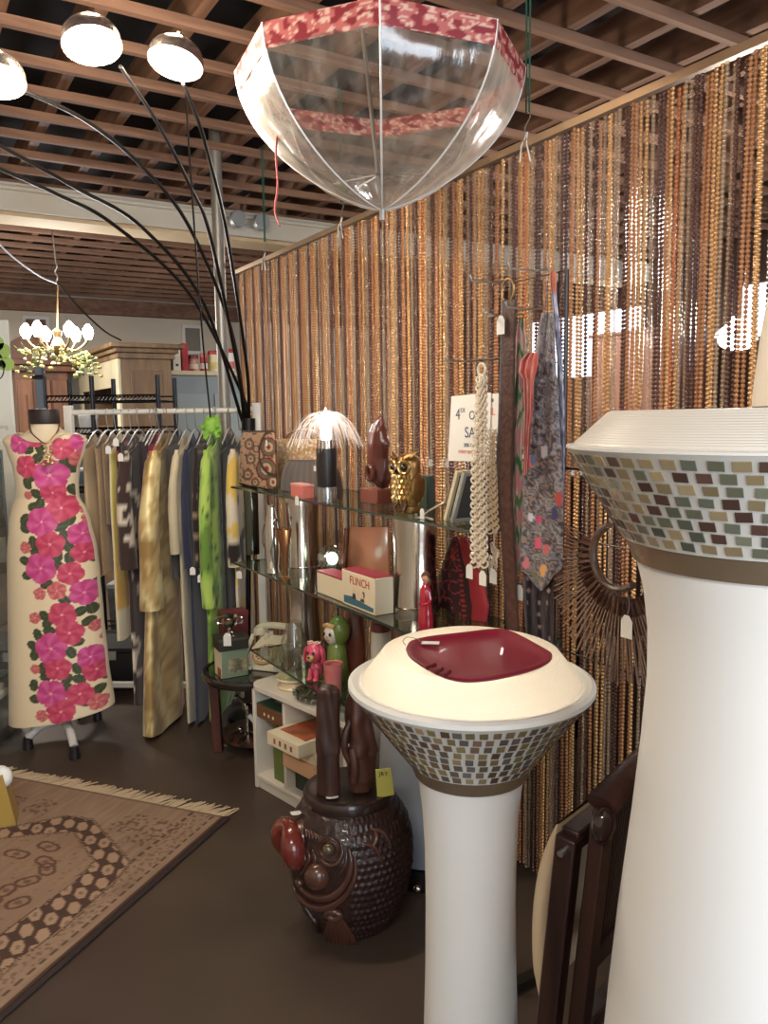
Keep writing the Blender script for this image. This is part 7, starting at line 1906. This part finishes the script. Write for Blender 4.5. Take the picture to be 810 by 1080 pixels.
# grey steel upright beside the dress form's neck
sp = PY(44,430,4.75); t = thing('grey_upright', 'grey square steel upright rising behind the dress form neck', 'post', (sp.x,sp.y,0)); zz = PY(43,387,4.75).z
b = MB(); b.beam((sp.x,sp.y,0.02),(sp.x,sp.y,zz),0.042,0.042); b.build('upright', mat('grey_steel', (84,92,104), 0.4, 0.5), t, bevel=0.003)
b = MB(); b.box((sp.x,sp.y,0.01),(0.3,0.3,0.02)); b.build('base_plate', mat('grey_steel'), t, bevel=0.003)
b = MB(); b.tube([(sp.x-0.03,sp.y-0.03,PY(43,398,4.75).z),(sp.x+0.03,sp.y-0.03,PY(43,398,4.75).z)], 0.012, 8); b.build('clamp', mat('black_metal'), t)
# ------------------------------------------------------------------ what shows through the bead curtain
dkw = wood('dark_furniture', (38,24,20), (66,44,36), 0.5, 1.2, 'Z', 8)
def cupboard(name, label, u0, u1, v0, v1, z, m, nd, knob=True):
    t = thing(name, label, 'cupboard', W((u0+u1)/2,(v0+v1)/2,0))
    ubuild('body', [(u0,u1,v0,v1,0.06,z-0.03)], m, t, 0.005); ubuild('plinth', [(u0+0.02,u1-0.02,v0-0.02,v1+0.02,0.001,0.06)], m, t); ubuild('top', [(u0-0.02,u1+0.02,v0+0.02,v1-0.02,z-0.029,z)], m, t, 0.006)
    for i in range(nd):
        a, c_ = lerp(u0,u1,(i+0.06)/nd), lerp(u0,u1,(i+0.94)/nd); d_ = ubuild('door', [(a,c_,v0+0.018,v0+0.001,0.12,z-0.08)], m, t, 0.006)
        b = MB(); b.sphere(W(lerp(a,c_,0.9 if i % 2 == 0 else 0.1),v0+0.032,z*0.55),0.014,10,8); b.build('knob', mat('old_brass'), d_)
cupboard('dark_sideboard','long dark wooden sideboard behind the near half of the bead curtain',-0.3,1.25,-0.75,-1.2,1.32,dkw,3)
cupboard('dark_cupboard','dark wooden cupboard behind the far half of the bead curtain',1.45,3.0,-0.8,-1.25,1.25,dkw,3)
cupboard('brown_wardrobe','tall brown wardrobe behind the bead curtain beside the bright window',3.1,3.9,-3.5,-4.1,2.2,wood('brown_furniture', (92,60,46),(134,92,72),0.5,1.2,'Z',8),2)
pc = PV(778,358,-1.6); t = thing('pendant_lamp', 'lit glass pendant lamp hanging behind the bead curtain above the tall lamp', 'lamp', pc)
b = MB(); b.tube([pc+Vector((0,0,0.10)), (pc.x,pc.y,HC+0.02)], 0.006, 6); b.build('flex', mat('black_metal'), t)
b = MB(); b.lathe([(0,0.11),(0.03,0.10),(0.05,0.07),(0.11,0.02),(0.10,0.015),(0.045,0.06),(0,0.08)], 28, Matrix.Translation(pc), cap=False); b.build('shade', mat('opal_shade', (232,230,226), 0.4), t)
b = MB(); b.sphere(pc+Vector((0,0,0.0)),(0.085,0.085,0.05),20,12); b.build('bulb', mat('lit_opal', (255,252,246), 0.3, emit=(250,250,255), estr=12.0), t)
L_ = bpy.data.lights.new('pendant_light', 'POINT'); L_.energy = 40; L_.color = (1.0,0.97,0.92); L_.shadow_soft_size = 0.09
lo = bpy.data.objects.new('pendant_light', L_); COL.objects.link(lo); lo.location = pc+Vector((0,0,0.16))
# lettering becomes plain mesh
dg = bpy.context.evaluated_depsgraph_get()
for o in [o for o in bpy.data.objects if o.type == 'FONT']:
    me = bpy.data.meshes.new_from_object(o.evaluated_get(dg)); nm = o.name
    n = bpy.data.objects.new(nm, me); COL.objects.link(n); n.parent = o.parent; n.matrix_parent_inverse = o.matrix_parent_inverse.copy(); n.matrix_basis = o.matrix_basis.copy()
    if not me.materials: me.materials.append(o.data.materials[0])
    bpy.data.objects.remove(o); n.name = nm
# ------------------------------------------------------------------ light
wd = bpy.data.worlds.new('world'); SC.world = wd; wd.use_nodes = True
wd.node_tree.nodes['Background'].inputs['Color'].default_value = (0.75, 0.85, 1.0, 1)
wd.node_tree.nodes['Background'].inputs['Strength'].default_value = 1.6
def area(name, loc, target, sx, sy, e, col=(1,1,1), spread=180):
    L = bpy.data.lights.new(name, 'AREA'); L.shape = 'RECTANGLE'; L.size = sx; L.size_y = sy; L.energy = e; L.color = col; L.spread = rad(spread)
    o = bpy.data.objects.new(name, L); COL.objects.link(o); o.location = loc
    o.rotation_euler = (Vector(target)-Vector(loc)).to_track_quat('-Z', 'Y').to_euler()
    return o
# daylight through the shop front behind the visitor
area('shopfront_daylight', W(U0+0.05, 1.1, 1.5), W(2, 1.1, 1.1), 4.4, 1.9, 135, (0.82,0.91,1.0))
# added fill lights under the ceiling, front, back and behind the curtain
area('fill_light', W(-1.6, 2.6, 2.8), W(0.6, 1.2, 0.6), 1.2, 0.25, 34, (1.0,0.93,0.84))
area('fill_light_back', W(6.0, 1.5, 2.6), W(6.0, 1.5, 0), 1.4, 0.3, 120, (1.0,0.92,0.80))
area('fill_light_side', W(4.0, -2.4, 2.7), W(4.0, -2.4, 0), 1.2, 0.3, 95, (1.0,0.94,0.86))
vs = SC.view_settings
vs.view_transform = 'Standard'; vs.look = 'None'; vs.exposure = 0.25; vs.gamma = 1.0; vs.use_curve_mapping = False
SC.cycles.max_bounces = 7; SC.cycles.transparent_max_bounces = 24; SC.cycles.caustics_reflective = False; SC.cycles.caustics_refractive = False
SC.cycles.sample_clamp_indirect = 4.0
SC.cycles.use_denoising = True
